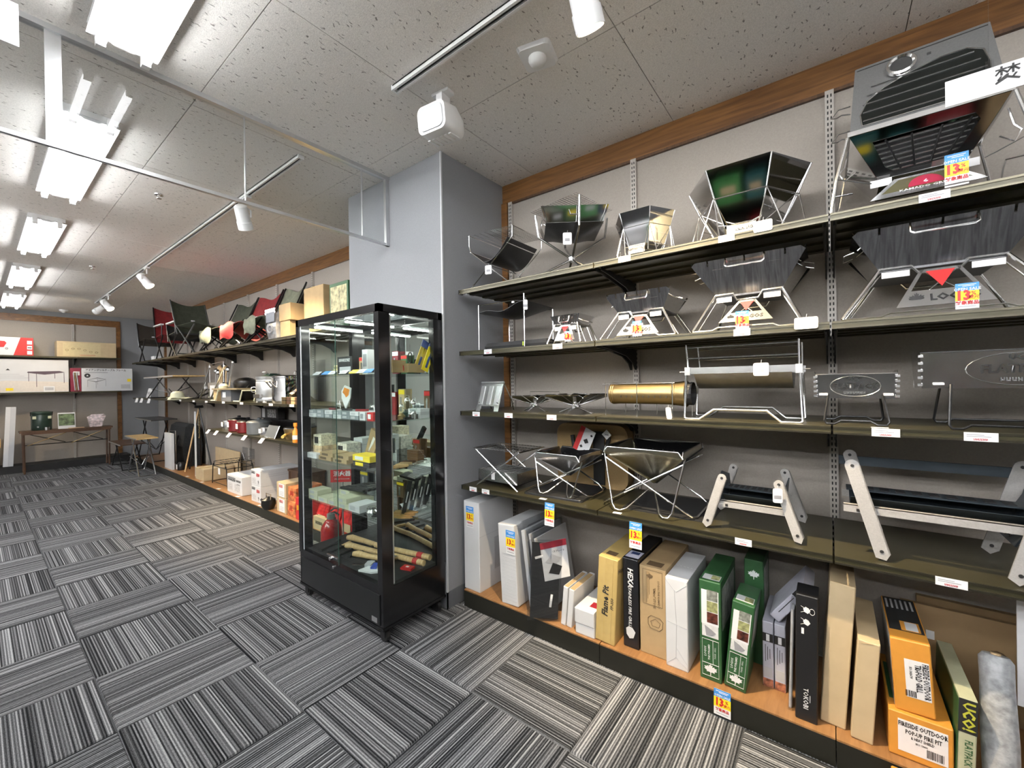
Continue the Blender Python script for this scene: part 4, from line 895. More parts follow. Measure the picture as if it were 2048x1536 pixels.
# small white cartons
t = carton('slim white carton leaning against the black fire plate', 1.158, .03, .028, .22, .205, WBOX); bx('open_top', KRAFT, t, -.011, .011, .006, .2, .204, .2055); lean(t, .10)
t = carton('slim open white carton with a brown inner beside the small white boxes', 1.193, .03, .030, .24, .20, WBOX); bx('open_top', KRAFT, t, -.013, .013, .006, .22, .199, .2005); lean(t, .10)
t = carton('lower white box of the pair beside the flame pit box', 1.293, .015, .105, .28, .052, WBOX)
t = carton('upper white box with a red label beside the flame pit box', 1.292, .012, .108, .26, .075, WBOX, z=ZB+.0525); bx('red_label', M('wine_print', (.33, .02, .035), .4), t, .005, .05, .05, .10, .0745, .0757)
# flame pit
t = carton('tall yellow kraft box lettered Flame Pit', 1.398, .02, .100, .36, .418, KRAFT2, seam=BRAPR)
vtext(t, 'Flame Pit', .042, INK, -.004, .205, bold=.035, shear=.2, sx=.95); vtext(t, 'FP-350', .02, INK, .03, .20, bold=.02, shear=.2)
bx('tape', M('clear_brown_tape', (.52, .38, .15), .2), t, -.012, .028, -.0012, .0005, .005, .415)
txt('Happy Grill', .03, INK, t, (.0515, .075, .36), ux=(0, 1, 0), uy=(0, 0, 1), bold=.02)
topq(t, -.005, .06, .05, .045, BRAPR, .4186, 'flame_mark'); lean(t, .06)
# hexa
t = carton('black box lettered HEXA STAINLESS FIRE GRILL', 1.516, .06, .076, .36, .425, M('gloss_black_card', (.012, .012, .014), .25))
vtext(t, 'HEXA', .036, WHITE, .0, .335, False, bold=.03, shear=.15); vtext(t, 'STAINLESS FIRE GRILL', .0205, WHITE, -.003, .20, False, bold=.01, shear=.15)
MB().plate([(x*.024-.002, -.0015, .075+z*.03) for x, z in ((-.9, .5), (-.3, .9), (.4, .8), (1, .2), (.6, -.8), (-.2, -1), (-.8, -.4))], .0008).build('grill_picture', WBOX, t)
topq(t, 0, .06, .066, .08, M('pale_lilac_print', (.55, .55, .66), .4), .4256); topq(t, .0, .075, .04, .03, M('navy_print', (.03, .05, .15), .4), .4262, 'circle_print')
# kamado carton
t = carton('brown carton printed with the kamado smoke stove outline', 1.620, .065, .122, .38, .408, KRAFT)
for a in ((-.03, .30, .09, .19),):
    x, z, w, h = a
    MB().tube([(x-w/2+.03, -.001, z-h/2+.03), (x+w/2+.03, -.001, z-h/2+.03), (x+w/2+.03, -.001, z+h/2), (x-w/2+.03, -.001, z+h/2)], .0009, 4, True).build('print_frame', BRAPR, t)
vtext(t, 'LOGOS THE KAMADO', .0125, BRAPR, .028, .29, False, bold=.015); vtext(t, '"EMiro" STOVE', .015, BRAPR, .008, .27, False, bold=.02)
for k in range(3): bx('small_print', BRAPR, t, -.028+.006*k, -.0268+.006*k, -.0012, .0004, .24+.02*k, .385)
leaf(MB(), (-.012, .365), .016, -.0015).build('leaf_emblem', BRAPR, t)
MB().tube([(.012+.034*x, -.001, .155+.034*z) for x, z in ((-1, .5), (-.6, .9), (.6, .8), (1, .4), (.9, -.5), (.5, -.9), (-.7, -.8), (-1, -.3))], .0012, 4, True).build('stove_outline', BRAPR, t)
MB().tube([(.012+.022*x, -.001, .155+.02*z) for x, z in ((-1, .2), (0, 1), (1, .2), (.7, -.8), (-.7, -.8))], .001, 4, True).build('stove_outline', BRAPR, t)
topq(t, .0, .045, .07, .05, BRAPR, .4085, 'top_mark'); leaf(MB(), (0, 0), .001, 0)
# white wrapped box
t = carton('box wrapped in plain white paper beside the kamado carton', 1.733, .04, .094, .34, .395, WBOX)
for pts in ([(-.045, .385), (-.008, .345), (.0, .34), (.045, .38)], [(-.008, .345), (.0, .20), (-.004, .05)], [(-.045, .012), (-.004, .05), (.045, .012)], [(-.04, .2), (.045, .19)], [(.0, .09), (.045, .03)]):
    tb('paper_fold', GREYPR, t, [(x, -.0006, z) for x, z in pts], .0009, 4)
for k in range(6): bx('perforation', WHITE, t, -.04+.016*k, -.032+.016*k, .15, .153, .3945, .3958)
# green boxes
def greenbox(label, s, d, w, dep, h, a, z=ZB, back=False):
    t = carton(label, s, d, w, dep, h, GREEN, z=z, group='green grill boxes')
    if not back:
        pics = [M('pic_grey', (.22, .23, .2), .4, var=.6, sc=60), M('pic_field', (.30, .31, .14), .4, var=.6, sc=60), M('pic_fire', (.10, .03, .02), .4, var=.9, sc=60), M('pic_white', (.68, .68, .68), .4, var=.1, sc=60)]
        front(t, .0, h*.735, w*.80, h*.345, WHITE, 'white_strip')
        for k in range(3): front(t, w*.11, h*(.86-.112*k), w*.50, h*.105, pics[k], 'photo', -.0008)
        front(t, 0, h*.50, w*.76, h*.125, pics[3], 'grill_picture')
        MB().plate([(w*x, -.0018, h*z_) for x, z_ in ((-.25, .55), (.05, .52), (.28, .49), (.1, .46), (-.18, .45))], .0006).build('grill_drawing', GINK, t)
        MB().tube([(x, -.0008, z_) for x, z_ in ((-w*.38, h*.045), (w*.38, h*.045), (w*.38, h*.41), (-w*.38, h*.41))], .0009, 4, True).build('white_frame', WHITE, t)
        tb('white_frame', WHITE, t, [(-w*.38, -.0008, h*.17), (w*.38, -.0008, h*.17)], .0009, 4); tb('white_frame', WHITE, t, [(w*.12, -.0008, h*.17), (w*.12, -.0008, h*.41)], .0009, 4)
        vtext(t, 'LOGOS', .0125, WHITE, -w*.24, h*.285, bold=.02, y=-.001); vtext(t, 'THE PYRAMID', .0105, WHITE, -w*.06, h*.285, bold=.02, y=-.001); vtext(t, 'TAKIBI  GRILL', .008, WHITE, w*.22, h*.29, y=-.001)
        topq(t, 0, .045, w*.8, .05, WBOX, h+.0003, 'top_label'); topq(t, w*.18, .045, w*.38, .04, pics[1], h+.001, 'top_photo')
    leaf(MB(), (0, h*.108 if not back else h*.86), w*.31, -.0014).build('leaf_emblem', WHITE, t)
    bx('side_picture', M('side_photo', (.35, .36, .34), .4, var=.5, sc=25), t, w/2-.001, w/2+.0006, .03, dep-.04, h*.5, h*.92)
    lean(t, a); return t
greenbox('green grill box with photo strip next to the white paper box', 1.868, .05, .084, .33, .42, 0.)
greenbox('tilted green grill box with photo strip beside the slim lilac boxes', 1.958, .05, .080, .19, .362, .10)
greenbox('third green box with a white leaf pushed to the back', 2.0, .285, .075, .20, .46, 0., back=True)
# slim lilac boxes
LIL = M('pale_lilac_card', (.52, .52, .60), .5)
PF = M('flame_photo', (.38, .14, .08), .5, var=.9, sc=50)
for k, s in enumerate((2.066, 2.108)):
    t = carton('slim pale lilac and black grill box %s' % ('beside the tilted green box' if k == 0 else 'beside the thin grey board'), s, .15, .038, .26, .27, LIL, group='slim lilac boxes')
    front(t, 0, .205, .037, .035, INK, 'black_band'); front(t, 0, .205, .012, .028, WHITE, 'figure', -.0008)
    for j in range(3): front(t, -.009+.008*j, .14, .002, .07-.015*j, INK, 'print_line')
    front(t, 0, .062, .03, .04, GREYPR, 'grill_picture'); front(t, 0, .018, .036, .034, PF, 'flame_photo')
t = carton('slim pale lilac box lying askew on top of the upright pair', 2.085, .16, .04, .20, .20, LIL, z=ZB+.275, rot=.0, group='slim lilac boxes')
front(t, 0, .15, .039, .035, INK, 'black_band'); front(t, 0, .15, .012, .028, WHITE, 'figure', -.0008); front(t, -.006, .08, .003, .09, INK, 'print_line'); lean(t, .62)
t = carton('thin grey board in plastic behind the black box', 2.146, .07, .010, .06, .385, GREYPR); bx('plastic_wrap', FILM, t, -.007, .007, -.012, .066, .0, .41); lean(t, .03)
# black box
t = carton('tall black box lettered TOKOBI', 2.198, .03, .068, .11, .468, M('soft_black_card', (.013, .013, .014), .38))
vtext(t, 'TOKOBI', .021, WHITE, -.002, .085, False, bold=.012); bx('small_print', GREYPR, t, .010, .0125, -.0012, .0004, .075, .10)
for k in range(2):
    zc = .415-.045*k
    MB().plate([(-.0+.011*x, -.001, zc+.012*z) for x, z in ((-1, .3), (-.3, 1), (.5, .7), (1, -.1), (.3, -1), (-.7, -.6))], .0008).build('pictogram', WHITE, t)
    for sx in (-1, 1): tb('pictogram_leg', WHITE, t, [(-.018*1, -.001, zc+.012*sx), (-.003, -.001, zc+.004*sx)], .0007, 4)
tb('pictogram_bag', WHITE, t, [(.016+.008*math.cos(a*PI/6), -.001, .413+.011*math.sin(a*PI/6)) for a in range(12)], .0007, 4, True)
front(t, -.012, .335, .008, .022, WHITE, 'logo_mark'); lean(t, .015)
# kraft boxes
t = carton('tall plain kraft box beside the black TOKOBI box', 2.276, .065, .074, .36, .525, KRAFT3); bx('flap_edge', KRAFT, t, -.037, .037, .004, .006, .524, .526); lean(t, .065)
t = carton('shorter plain kraft box with creased top beside the orange boxes', 2.356, .04, .060, .36, .355, KRAFT3); tb('crease', KRAFT, t, [(-.02, -.0008, .345), (.01, -.0008, .352)], .001, 4); lean(t, .065)
# orange boxes
SIDE = M('photo_grey_print', (.42, .43, .42), .4, var=.4, sc=20)
def white_label(t, x, z, w, h, lines, y=-.0004, vert=False):
    front(t, x, z, w, h, WHITE, 'address_label', y)
    for body, sz, dx, dz in lines:
        if vert: vtext(t, body, sz, INK, x+dx, z+dz, False, y=y-.0012, bold=.03, sx=.6)
        else: txt(body, sz, INK, t, (x+dx, y-.0012, z+dz), bold=.03, sx=.62)
def barcode(t, x, z, w, h, y=-.001, vert=False):
    m = MB(); k = -w/2
    while k < w/2:
        ww = random.choice((.0012, .002, .003))
        if vert: m.box(x-h/2, x+h/2, y-.0006, y, z+k, z+k+ww)
        else: m.box(x+k, x+k+ww, y-.0006, y, z-h/2, z+h/2)
        k += ww+random.choice((.0012, .002))
    m.build('barcode', INK, t, stuff=True)
for k, (z, h) in enumerate(((.0, .100), (.1005, .148))):
    t = carton(['bottom orange box of the fire pit pair on the plinth end', 'upper orange box labelled POP-UP FIRE PIT on the plinth end'][k], 2.504, .035+.006*k, .154, .36, h, ORNG, z=z+.001 if k == 0 else ZB+.002, group='orange fire pit boxes') if k == 1 else \
        carton('bottom orange box of the fire pit pair on the plinth end', 2.504, -.17, .154, .16, .095, ORNG, z=.001, group='orange fire pit boxes')
    if k == 1:
        white_label(t, .005, .075, .118, .105, [('FIRESIDE OUTDOOR', .0205, 0, .038), ('POP-UP FIRE PIT', .0195, .002, .016), ('& HEAT SHIELD', .013, .0, .0), ('SKU: 130001', .009, -.002, -.014)])
        barcode(t, .035, .042, .04, .026)
        bx('green_panel', GREEN, t, -.07, -.045, .07, .30, h-.0005, h+.0008); topq(t, -.02, .05, .018, .05, GREEN, h+.0005, 'small_label')
    else:
        white_label(t, .005, .05, .118, .07, [('FIRESIDE OUTDOOR', .0205, 0, .02), ('POP-UP FIRE PIT', .0195, 0, .0)])
t = carton('orange box labelled TRI-FOLD GRILL standing on the pop-up fire pit box', 2.495, .055, .098, .34, .238, ORNG, z=ZB+.1505, group='orange fire pit boxes')
white_label(t, .012, .115, .060, .125, [('FIRESIDE OUTDOOR', .021, .020, 0), ('TRI-FOLD GRILL', .021, .002, .005), ('SKU: 130024-TW', .009, -.016, .02)], vert=True)
barcode(t, -.008, .065, .025, .02)
topq(t, 0, .20, .09, .27, INK, .2383, 'black_panel'); topq(t, .012, .105, .05, .07, ORNG, .239, 'orange_panel'); topq(t, .015, .105, .032, .06, WBOX, .2396, 'grill_photo')
for k in range(6): topq(t, -.036+.014*k, .28, .006, .08, GREYPR, .239, 'print_line')
bx('side_picture', SIDE, t, -.0497, -.0485, .02, .33, .0, .235); lean(t, -.05)
t = carton('olive and black box lettered FLATPACK GRILL beside the orange stack', 2.604, .03, .040, .36, .268, PALEG)
front(t, 0, .215, .0415, .105, INK, 'black_header'); vtext(t, 'UCO!', .036, M('olive_yellow_print', (.5, .5, .05), .5), -.0, .215, False, bold=.04, y=-.002)
vtext(t, 'FLATPACK GRILL', .024, GREEN, .002, .076, False, bold=.02, sx=.72)
bx('green_side', GREEN, t, -.0216, -.0206, .0, .35, .01, .262); lean(t, .03)
# things past the plinth end
c = T('bubble_wrap_roll', 'grey bubble wrapped roll leaning beside the flatpack box', 'wrapped roll', (1.56, -2.685, .10), -PI/2)
q = Matrix.Rotation(-.28, 4, 'X') @ Matrix.Rotation(.03, 4, 'Y'); MB().lathe([(.034, 0.01), (.04, .03), (.042, .15), (.039, .3), (.04, .37), (.03, .385)], 18, T=q).build('roll', BUBBLE, c, smooth=True)
MB().lathe([(.012, .384), (.012, .39)], 12, T=q).build('core', KRAFT, c)
for k, (s, x, w, h, a, lb) in enumerate(((2.70, 1.955, .40, .36, .06, 'front brown carton sheet leaning on the wall behind the orange boxes'), (2.80, 1.99, .5, .385, .03, 'rear brown carton sheet leaning on the wall behind the orange boxes'))):
    t = T('carton_sheet', lb, 'cardboard', (x, -s, ZB), -PI/2, 'carton sheets'); bx('sheet', M('dim_kraft', (.30, .2, .1), .8, var=.1, sc=10), t, -w/2, w/2, -.012, .012, 0, h)
    bx('tape_patch', WBOX, t, -w*.32, -w*.26, -.0135, -.0118, h*.65, h*.74)
    MB().tube([(.06+.035*math.cos(j*PI/8), -.0125, .2+.05*math.sin(j*PI/8)) for j in range(16)], .0025, 4, True).build('round_mark', BRAPR, t); lean(t, -a, 'X')
t = T('white_board', 'white display board leaning at the end of the plinth', 'board', (1.68, -2.83, .10), -PI/2); bx('panel', WHITE, t, -.085, .1, 0, .004, .22, .565); bx('stand', WHITE, t, -.06, .08, .004, .03, 0, .25)
# ================================================================ GLASS DISPLAY CABINET
CX, CY = 1.1775, .037
cab = T('display_cabinet', 'tall black framed glass display cabinet on casters beside the grey pillar', 'display cabinet', (CX, CY, 0))
hx, hy = .2225, .453
GB = M('gloss_black_frame', (.008, .008, .009), .16, var=.1)
body = MB().box(-hx+.004, hx-.004, -hy+.004, hy-.004, .085, .292).build('base_cabinet', GB, cab)
bx('front_panel', M('satin_black_panel', (.012, .0125, .013), .3), body, -hx-.001, -hx+.006, -hy+.03, hy-.03, .10, .262)
bx('bottom_rail', GB, body, -hx, hx, -hy, hy, .078, .092)
bx('maker_label', M('silver_label', (.45, .45, .45), .35, .6), body, -hx-.0015, -hx, -.40, -.352, .108, .135)
for sx in (-1, 1):
    for sy in (-1, 1):
        bx('corner_post', GB, cab, min(sx*hx, sx*(hx-.068)), max(sx*hx, sx*(hx-.068)), min(sy*hy, sy*(hy-.042)), max(sy*hy, sy*(hy-.042)), .29, 1.76)
        c = MB().tube([(sx*(hx-.04)-.012, sy*(hy-.04), .03), (sx*(hx-.04)+.012, sy*(hy-.04), .03)], .03, 16).build('caster', MBLACK, cab, smooth=True)
        MB().box(sx*(hx-.04)-.018, sx*(hx-.04)-.013, sy*(hy-.04)-.018, sy*(hy-.04)+.018, .025, .072).box(sx*(hx-.04)+.013, sx*(hx-.04)+.018, sy*(hy-.04)-.018, sy*(hy-.04)+.018, .025, .072).box(sx*(hx-.04)-.024, sx*(hx-.04)+.024, sy*(hy-.04)-.024, sy*(hy-.04)+.024, .068, .079).build('fork', BLACK, c)
for sx in (-1, 1): bx('top_rail', GB, cab, sx*hx-(.03 if sx > 0 else 0), sx*hx+(.03 if sx < 0 else 0), -hy, hy, 1.757, 1.80)
for sy in (-1, 1): bx('top_rail', GB, cab, -hx, hx, sy*hy-(.03 if sy > 0 else 0), sy*hy+(.03 if sy < 0 else 0), 1.757, 1.80)
for sy in (-1, 1):
    bx('door_channel', GREYPR, cab, -hx+.006, -hx+.010, sy*(hy-.047)-.004, sy*(hy-.047)+.004, .295, 1.757)
    for x in (-hx+.075, hx-.03): bx('shelf_standard', ALU, cab, x-.008, x+.008, sy*(hy-.012)-.003, sy*(hy-.012)+.003, .30, 1.75)
bx('bottom_track', GB, cab, -hx, -hx+.03, -hy+.04, hy-.04, .288, .312)
bx('sliding_door', GLASS, cab, -hx+.008, -hx+.012, -.01, hy-.042, .30, 1.757); bx('sliding_door', GLASS, cab, -hx+.016, -hx+.020, -hy+.042, .05, .30, 1.757)
bx('door_edge', M('green_glass_edge', (.05, .1, .08), .2), cab, -hx+.0075, -hx+.0125, -.0115, -.01, .30, 1.757)
for sy in (-1, 1): bx('side_pane', GLASS, cab, -hx+.068, hx-.068, sy*(hy-.008)-.002, sy*(hy-.008)+.002, .29, 1.757)
bx('top_pane', GLASS, cab, -hx+.03, hx-.03, -hy+.03, hy-.03, 1.785, 1.789)
bx('mirror_back', MIRROR, cab, hx-.018, hx-.014, -hy+.042, hy-.042, .31, 1.757)
bx('deck', MBLACK, cab, -hx+.022, hx-.018, -hy+.012, hy-.012, .292, .310)
SHZ = [1.440, 1.172, .906, .636]
for z in SHZ:
    s_ = bx('glass_shelf', SHELFGLASS, cab, -hx+.03, hx-.022, -hy+.022, hy-.022, z-.008, z)
    for sy in (-1, 1):
        for x in (-hx+.045, hx-.04): bx('shelf_clip', GREYPR, s_, x-.012, x+.012, sy*(hy-.026)-.012, sy*(hy-.026)+.012, z-.026, z-.0085)
for y in (.30, -.06):
    l = bx('lamp_bar', CASELIT, cab, -hx+.05, hx-.06, y-.008, y+.008, 1.742, 1.752); bx('lamp_body', ALU, l, -hx+.05, hx-.06, y-.014, y+.014, 1.752, 1.762)
lk = MB().lathe([(.011, 0), (.011, .02), (.007, .022)], 14, T=Matrix.Translation((-hx+.004, .085-CY, .345)) @ Matrix.Rotation(-PI/2, 4, 'Y')).build('lock_barrel', CHROME, cab, smooth=True)
bx('lock_bar', CHROME, lk, -hx-.004, -hx+.006, .02-CY, .14-CY, .352, .36)
MB().lathe([(.009, 0), (.009, .012), (.005, .014)], 14, T=Matrix.Translation((-hx+.004, .062-CY, .297)) @ Matrix.Rotation(-PI/2, 4, 'Y')).build('key_cylinder', CHROME, cab, smooth=True)
# ---- contents: world x,y on a shelf; local x to the right as seen from the aisle front
def CI(name, label, cat, x, y, z, rot=0., group=None): return T(name, label, cat, (x, y, z+.0006), -PI/2+rot, group)
def cbox(label, x, y, z, w, d, h, mat, name='small_box', cat='box', rot=0., group=None, lab=None, a=None):
    t = CI(name, label, cat, x, y, z, rot, group); bx('body', mat, t, -w/2, w/2, 0, d, 0, h)
    bx('lid_line', GINK, t, -w/2-.0004, w/2+.0004, -.0004, d*.98, h*.62, h*.635)
    if lab: bx('label', lab, t, -w*.36, w*.12, -.0008, .0003, h*.2, h*.8)
    if a: lean(t, a, 'X')
    return t
z = SHZ[0]
cols = [GREYPR, BLUE, WHITE, WHITE, YEL, WHITE, BLUE]
for k, y in enumerate((.335, .225, .15, .02, -.09, -.16, -.235)):
    t = CI('price_card', 'slanted price card on the top glass shelf front, %s' % ('grey', 'sky blue', 'white beside the blue one', 'white near the door edge', 'yellow', 'white beside the yellow one', 'blue beside the kraft boxes')[k], 'price card', 1.0, y, z, 0, 'price cards in the cabinet')
    MB().plate([(-.04, 0, .001), (.04, 0, .001), (.036, .028, .022), (-.036, .028, .022)], .001).build('card', cols[k], t); MB().plate([(-.03, .008, .0085), (.02, .008, .0085), (.018, .012, .0115), (-.028, .012, .0115)], .0006).build('print_line', GINK, t); MB().box(-.03, .03, .026, .028, 0, .02).build('prop', GINK, t)
t = CI('knife_sign', 'black card sign with white lettering on the top glass shelf', 'sign', 1.11, .175, z, 0); MB().box(-.085, .085, 0, .003, 0, .115).build('board', INK, t)
bars(t, 0, -.0006, .092, .13, .02, 7, WHITE, 'white_lettering'); bx('white_panel', GREYPR, t, -.06, .07, -.0008, 0, .01, .05); bx('white_panel', WHITE, t, -.06, .05, -.0014, 0, .018, .026)
t = CI('knife_display', 'white tall knife carton beside the black card sign', 'box', 1.2, .09, z); bx('body', WBOX, t, -.03, .03, 0, .06, 0, .16); bx('print', GINK, t, -.02, .02, -.0006, .0003, .05, .13)
t = CI('brass_lamp', 'tiny yellow pocket burner on the top glass shelf', 'burner', 1.18, .40, z); MB().lathe([(.02, 0), (.024, .01), (.024, .035), (.012, .045), (.016, .06), (.01, .07)], 14).build('body', M('pale_yellow_metal', (.6, .55, .3), .3, .4), t, smooth=True); tb('arm', CHROME, t, [(-.04, 0, .05), (0, 0, .04), (.04, 0, .055)], .003)
for k, (x, y, w, h) in enumerate(((1.09, -.31, .08, .035), (1.09, -.31, .075, .034), (1.16, -.345, .10, .05), (1.24, -.34, .06, .045))):
    cbox('small kraft knife box on the top glass shelf, %s' % ('bottom of its stack', 'upper of its stack', 'wide, by the side pane', 'narrow, at the mirror')[k], x, y, z+(.0355 if k == 1 else 0), w, .09 if k < 2 else .06, h, KRAFT, rot=.0, group='kraft knife boxes', lab=RED if k % 2 == 0 else INK)
for k, (x, y) in enumerate(((1.30, -.375), (1.335, -.405))):
    t = T('folding_saw_pack', 'blue and yellow saw pack leaning by the side pane, %s' % ('on a mustard card' if k == 0 else 'on a bright yellow card'), 'saw', (x-.05, y+.02, z+.001), .0, 'saw packs')
    bx('card', YEL if k else M('mustard_print', (.55, .40, .06), .5), t, -.025, .025, 0, .004, 0, .185); bx('blue_header', M('navy_blue_print', (.05, .08, .25), .5), t, -.026, .026, -.0005, .0045, .15, .195); bx('saw_grip', M('navy_blue_print', (.05, .08, .25), .5), t, -.006, .006, -.006, .0, .02, .09); bx('saw_blade', CHROME, t, -.004, .006, -.003, .0, .09, .15); lean(t, .42)
t = CI('axe_sheath_pack', 'pale wedge shaped pack standing beside the kraft knife boxes', 'pack', 1.05, -.345, z); MB().prism([(-.02, .0), (.02, .0), (.028, .14), (-.02, .15)], 'y', 0, .008).build('card', CREAM, t); bx('print', GREYPR, t, -.008, .012, -.001, .0003, .05, .12)
t = CI('carabiner', 'black carabiner hanging behind the corner post', 'carabiner', 1.25, -.30, z+.06); MB().tube([(.018*math.cos(k*PI/6), 0, .03+.032*math.sin(k*PI/6)) for k in range(12)], .004, 6, True).build('loop', BLACK, t, smooth=True); MB().tube([(0, 0, .062), (0, 0, .11)], .0008, 4).build('cord', BLACK, t)
# second shelf: tins
z = SHZ[1]
TIN = M('grey_tin', (.30, .33, .35), .4, .3); n = 0
for k, y in enumerate((.40, .30, .20, .10, .005, -.085)):
    for j in range(2):
        cbox('flat grey gift tin on the second glass shelf in the two-high row', 1.01, y, z+.0225*j, .088, .12, .022, TIN if (k+j) % 3 else WBOX, name='gift_tin', cat='tin', group='grey tins in the cabinet', lab=GREYPR)
cbox('white carton at the row end on the second glass shelf', 1.01, -.17, z, .055, .10, .045, WBOX, lab=GINK); cbox('red and white carton at the row end on the second glass shelf', 1.01, -.245, z, .06, .10, .045, RED, lab=WHITE)
for k, (x, y, r, h) in enumerate(((1.18, .38, .028, .085), (1.2, .02, .03, .07), (1.17, -.12, .026, .10), (1.15, -.34, .022, .09), (1.22, -.36, .028, .11), (1.27, -.24, .03, .12))):
    t = CI('lantern', 'small metal lantern on the second glass shelf, %s' % ('pale, at the far pane', 'green, short', 'clear, slender', 'brass, by the side pane', 'steel, by the side pane', 'tall, at the mirror')[k], 'lantern', x, y, z, 0, 'lanterns in the cabinet')
    MB().lathe([(r, 0), (r, h*.25), (r*.6, h*.32), (r*.55, h*.4)], 14).build('tank', (BRUSH, DGREEN, CHROME, BRONZE, BRUSH, DGREEN)[k], t, smooth=True); MB().lathe([(r*.7, h*.4), (r*.85, h*.6), (r*.6, h*.82)], 14, cap=False).build('globe', SHELFGLASS, t, smooth=True)
    MB().lathe([(r*.65, h*.82), (r*.5, h*.92), (r*.15, h)], 14).build('cap', CHROME, t, smooth=True); tb('bail', CHROME, t, [(-r*.9, 0, h*.5), (-r*.6, 0, h*1.1), (r*.6, 0, h*1.1), (r*.9, 0, h*.5)], .0012, 4)
t = CI('orange_pack', 'orange and white blister pack hanging at the far pane', 'pack', 1.25, .40, z+.03); MB().prism([(-.06, .13), (-.02, .17), (.06, .15), (.05, .08), (-.01, 0), (-.06, .08)], 'y', 0, .006).build('card', WHITE, t); MB().prism([(-.045, .12), (-.02, .155), (.045, .14), (.03, .10), (0, .085), (-.02, .105)], 'y', -.001, .0).build('orange_print', M('orange_print', (.75, .25, .03), .5), t)
t = CI('picture_card', 'black picture panel standing against the mirror', 'picture', 1.355, .14, z); bx('panel', INK, t, -.07, .07, 0, .004, 0, .20)
for k in range(3):
    t = CI('pocket_knife', 'pocket knife lying on top of the grey tins, %s' % ('maroon handle', 'black handle', 'red-brown handle')[k], 'knife', 1.06, .23-.16*k, z+.046, .2*k, 'pocket knives on tins')
    MB().prism([(-.045, 0), (-.04, -.008), (.03, -.01), (.045, .0), (.03, .008), (-.04, .008)], 'z', 0, .012).build('grip', (M('knife_maroon', (.12, .02, .025), .4), MBLACK, DRED)[k], t); MB().prism([(.045, .0), (.09, -.002), (.075, .007), (.045, .007)], 'z', .004, .007).build('blade', CHROME, t)
for k in range(3):
    cbox('white and grey knife carton by the side pane, %s' % ('lowest', 'middle', 'topmost')[k], 1.25, -.33, z+.0185*k, .11, .07, .018, WBOX if k % 2 == 0 else GREYPR, group='knife cartons by the side pane', lab=GINK)
for k in range(2):
    t = CI('kitchen_knife', 'sheathed kitchen knife lying by the side pane, %s' % ('pale steel' if k == 0 else 'black')[0:], 'knife', 1.10+.09*k, -.385, z, PI/2+.2, 'knives by the side pane'); bx('blade', (BRUSH, INK)[k], t, -.06, .05, 0, .018, 0, .004); bx('grip', (MBLACK, CHROME)[k], t, .05, .11, .002, .016, 0, .012)
# third shelf
z = SHZ[2]
for k, (x, y, w, h, zz, m) in enumerate(((1.03, .38, .11, .075, 0, M('orange_white_print', (.72, .5, .3), .5, var=.5, sc=30)), (1.03, .38, .10, .07, .0755, M('cream_print', (.72, .66, .5), .5, var=.4, sc=60)), (1.12, .245, .12, .09, .0, M('cream_print2', (.72, .68, .6), .5, var=.4, sc=50)), (1.235, .24, .10, .11, 0, WBOX))):
    cbox('patterned %s carton on the third glass shelf' % ('orange and white lower', 'cream upper', 'cream tool', 'plain white rear')[k], x, y, z+zz, w, .10, h, m, group='patterned cartons in the cabinet', lab=INK if k else None)
cbox('flat white carton at the front of the third glass shelf', .995, .385, z, .12, .03, .032, WBOX, lab=GREYPR)
for k in range(4):
    cbox('flat kraft knife carton at the front of the third glass shelf', 1.0, .235-.02*(k % 2) if k < 2 else .06-.02*(k % 2), z+(.024 if k % 2 else 0), .15, .11, .0235, KRAFT, group='flat kraft cartons', lab=BRAPR)
cbox('yellow and white carton stacked on the black carton on the third glass shelf', 1.0, -.165, z+.032, .17, .09, .034, YEL, lab=WHITE); cbox('black carton under the yellow one on the third glass shelf', 1.0, -.165, z, .16, .09, .031, INK, lab=YEL)
for k, (y, a, w) in enumerate(((-.06, .42, .085), (-.12, .36, .08), (.07, .6, .03))):
    t = CI('knife_carton', ('kraft carton with a drawn knife leaning on the third glass shelf', 'plain kraft carton leaning behind the drawn knife carton', 'black sheath leaning beside the kraft cartons')[k], 'carton', 1.11+.035*k, y, z, 0, 'leaning cartons'); bx('body', (KRAFT, KRAFT3, MBLACK)[k], t, -w/2, w/2, 0, .02, 0, .19)
    if k == 0: MB().plate([(-.01, -.001, .05), (.012, -.001, .11), (.02, -.001, .15), (.0, -.001, .155), (-.016, -.001, .06)], .0008).build('knife_drawing', WHITE, t); tb('cord_print', INK, t, [(-.018, -.0012, .03), (-.01, -.0012, .08), (-.02, -.0012, .12)], .001, 4)
    lean(t, a)
for k in range(5):
    t = CI('multi_tool', 'bright steel multi tool lying in the pile on the third glass shelf', 'tool', 1.13+.012*k, .19-.055*k, z+.004*k, .5*k, 'multi tools'); MB().box(-.05, .0, 0, .014, 0, .012).build('grip', WHITE if k % 2 else CHROME, t); MB().prism([(0, 0), (.05, .003), (.055, .008), (.05, .013), (0, .014)], 'z', .002, .009).build('jaw', CHROME, t)
for k in range(3):
    t = CI('wood_knife', 'wood handled knife by the side pane on the third glass shelf, %s' % ('pale', 'olive', 'brown')[k], 'knife', 1.10+.05*k, -.385+.03*k, z+.0, 1.45, 'wood handled knives'); MB().tube([(-.05, 0, .012), (-.02, .003, .014), (.02, -.002, .012), (.05, 0, .01)], [.009, .012, .011, .008], 8).build('grip', (HANDLE, KRAFT, DWOOD)[k], t, smooth=True); bx('blade', CHROME, t, .05, .13, -.008, .008, .008, .011)
for k in range(2): cbox('brown leather case by the side pane on the third glass shelf, %s' % ('lower', 'upper')[k], 1.295, -.25, z+.031*k, .10, .05, .03, M('brown_leather', (.14, .07, .03), .5), name='leather_case', cat='case', group='leather cases')
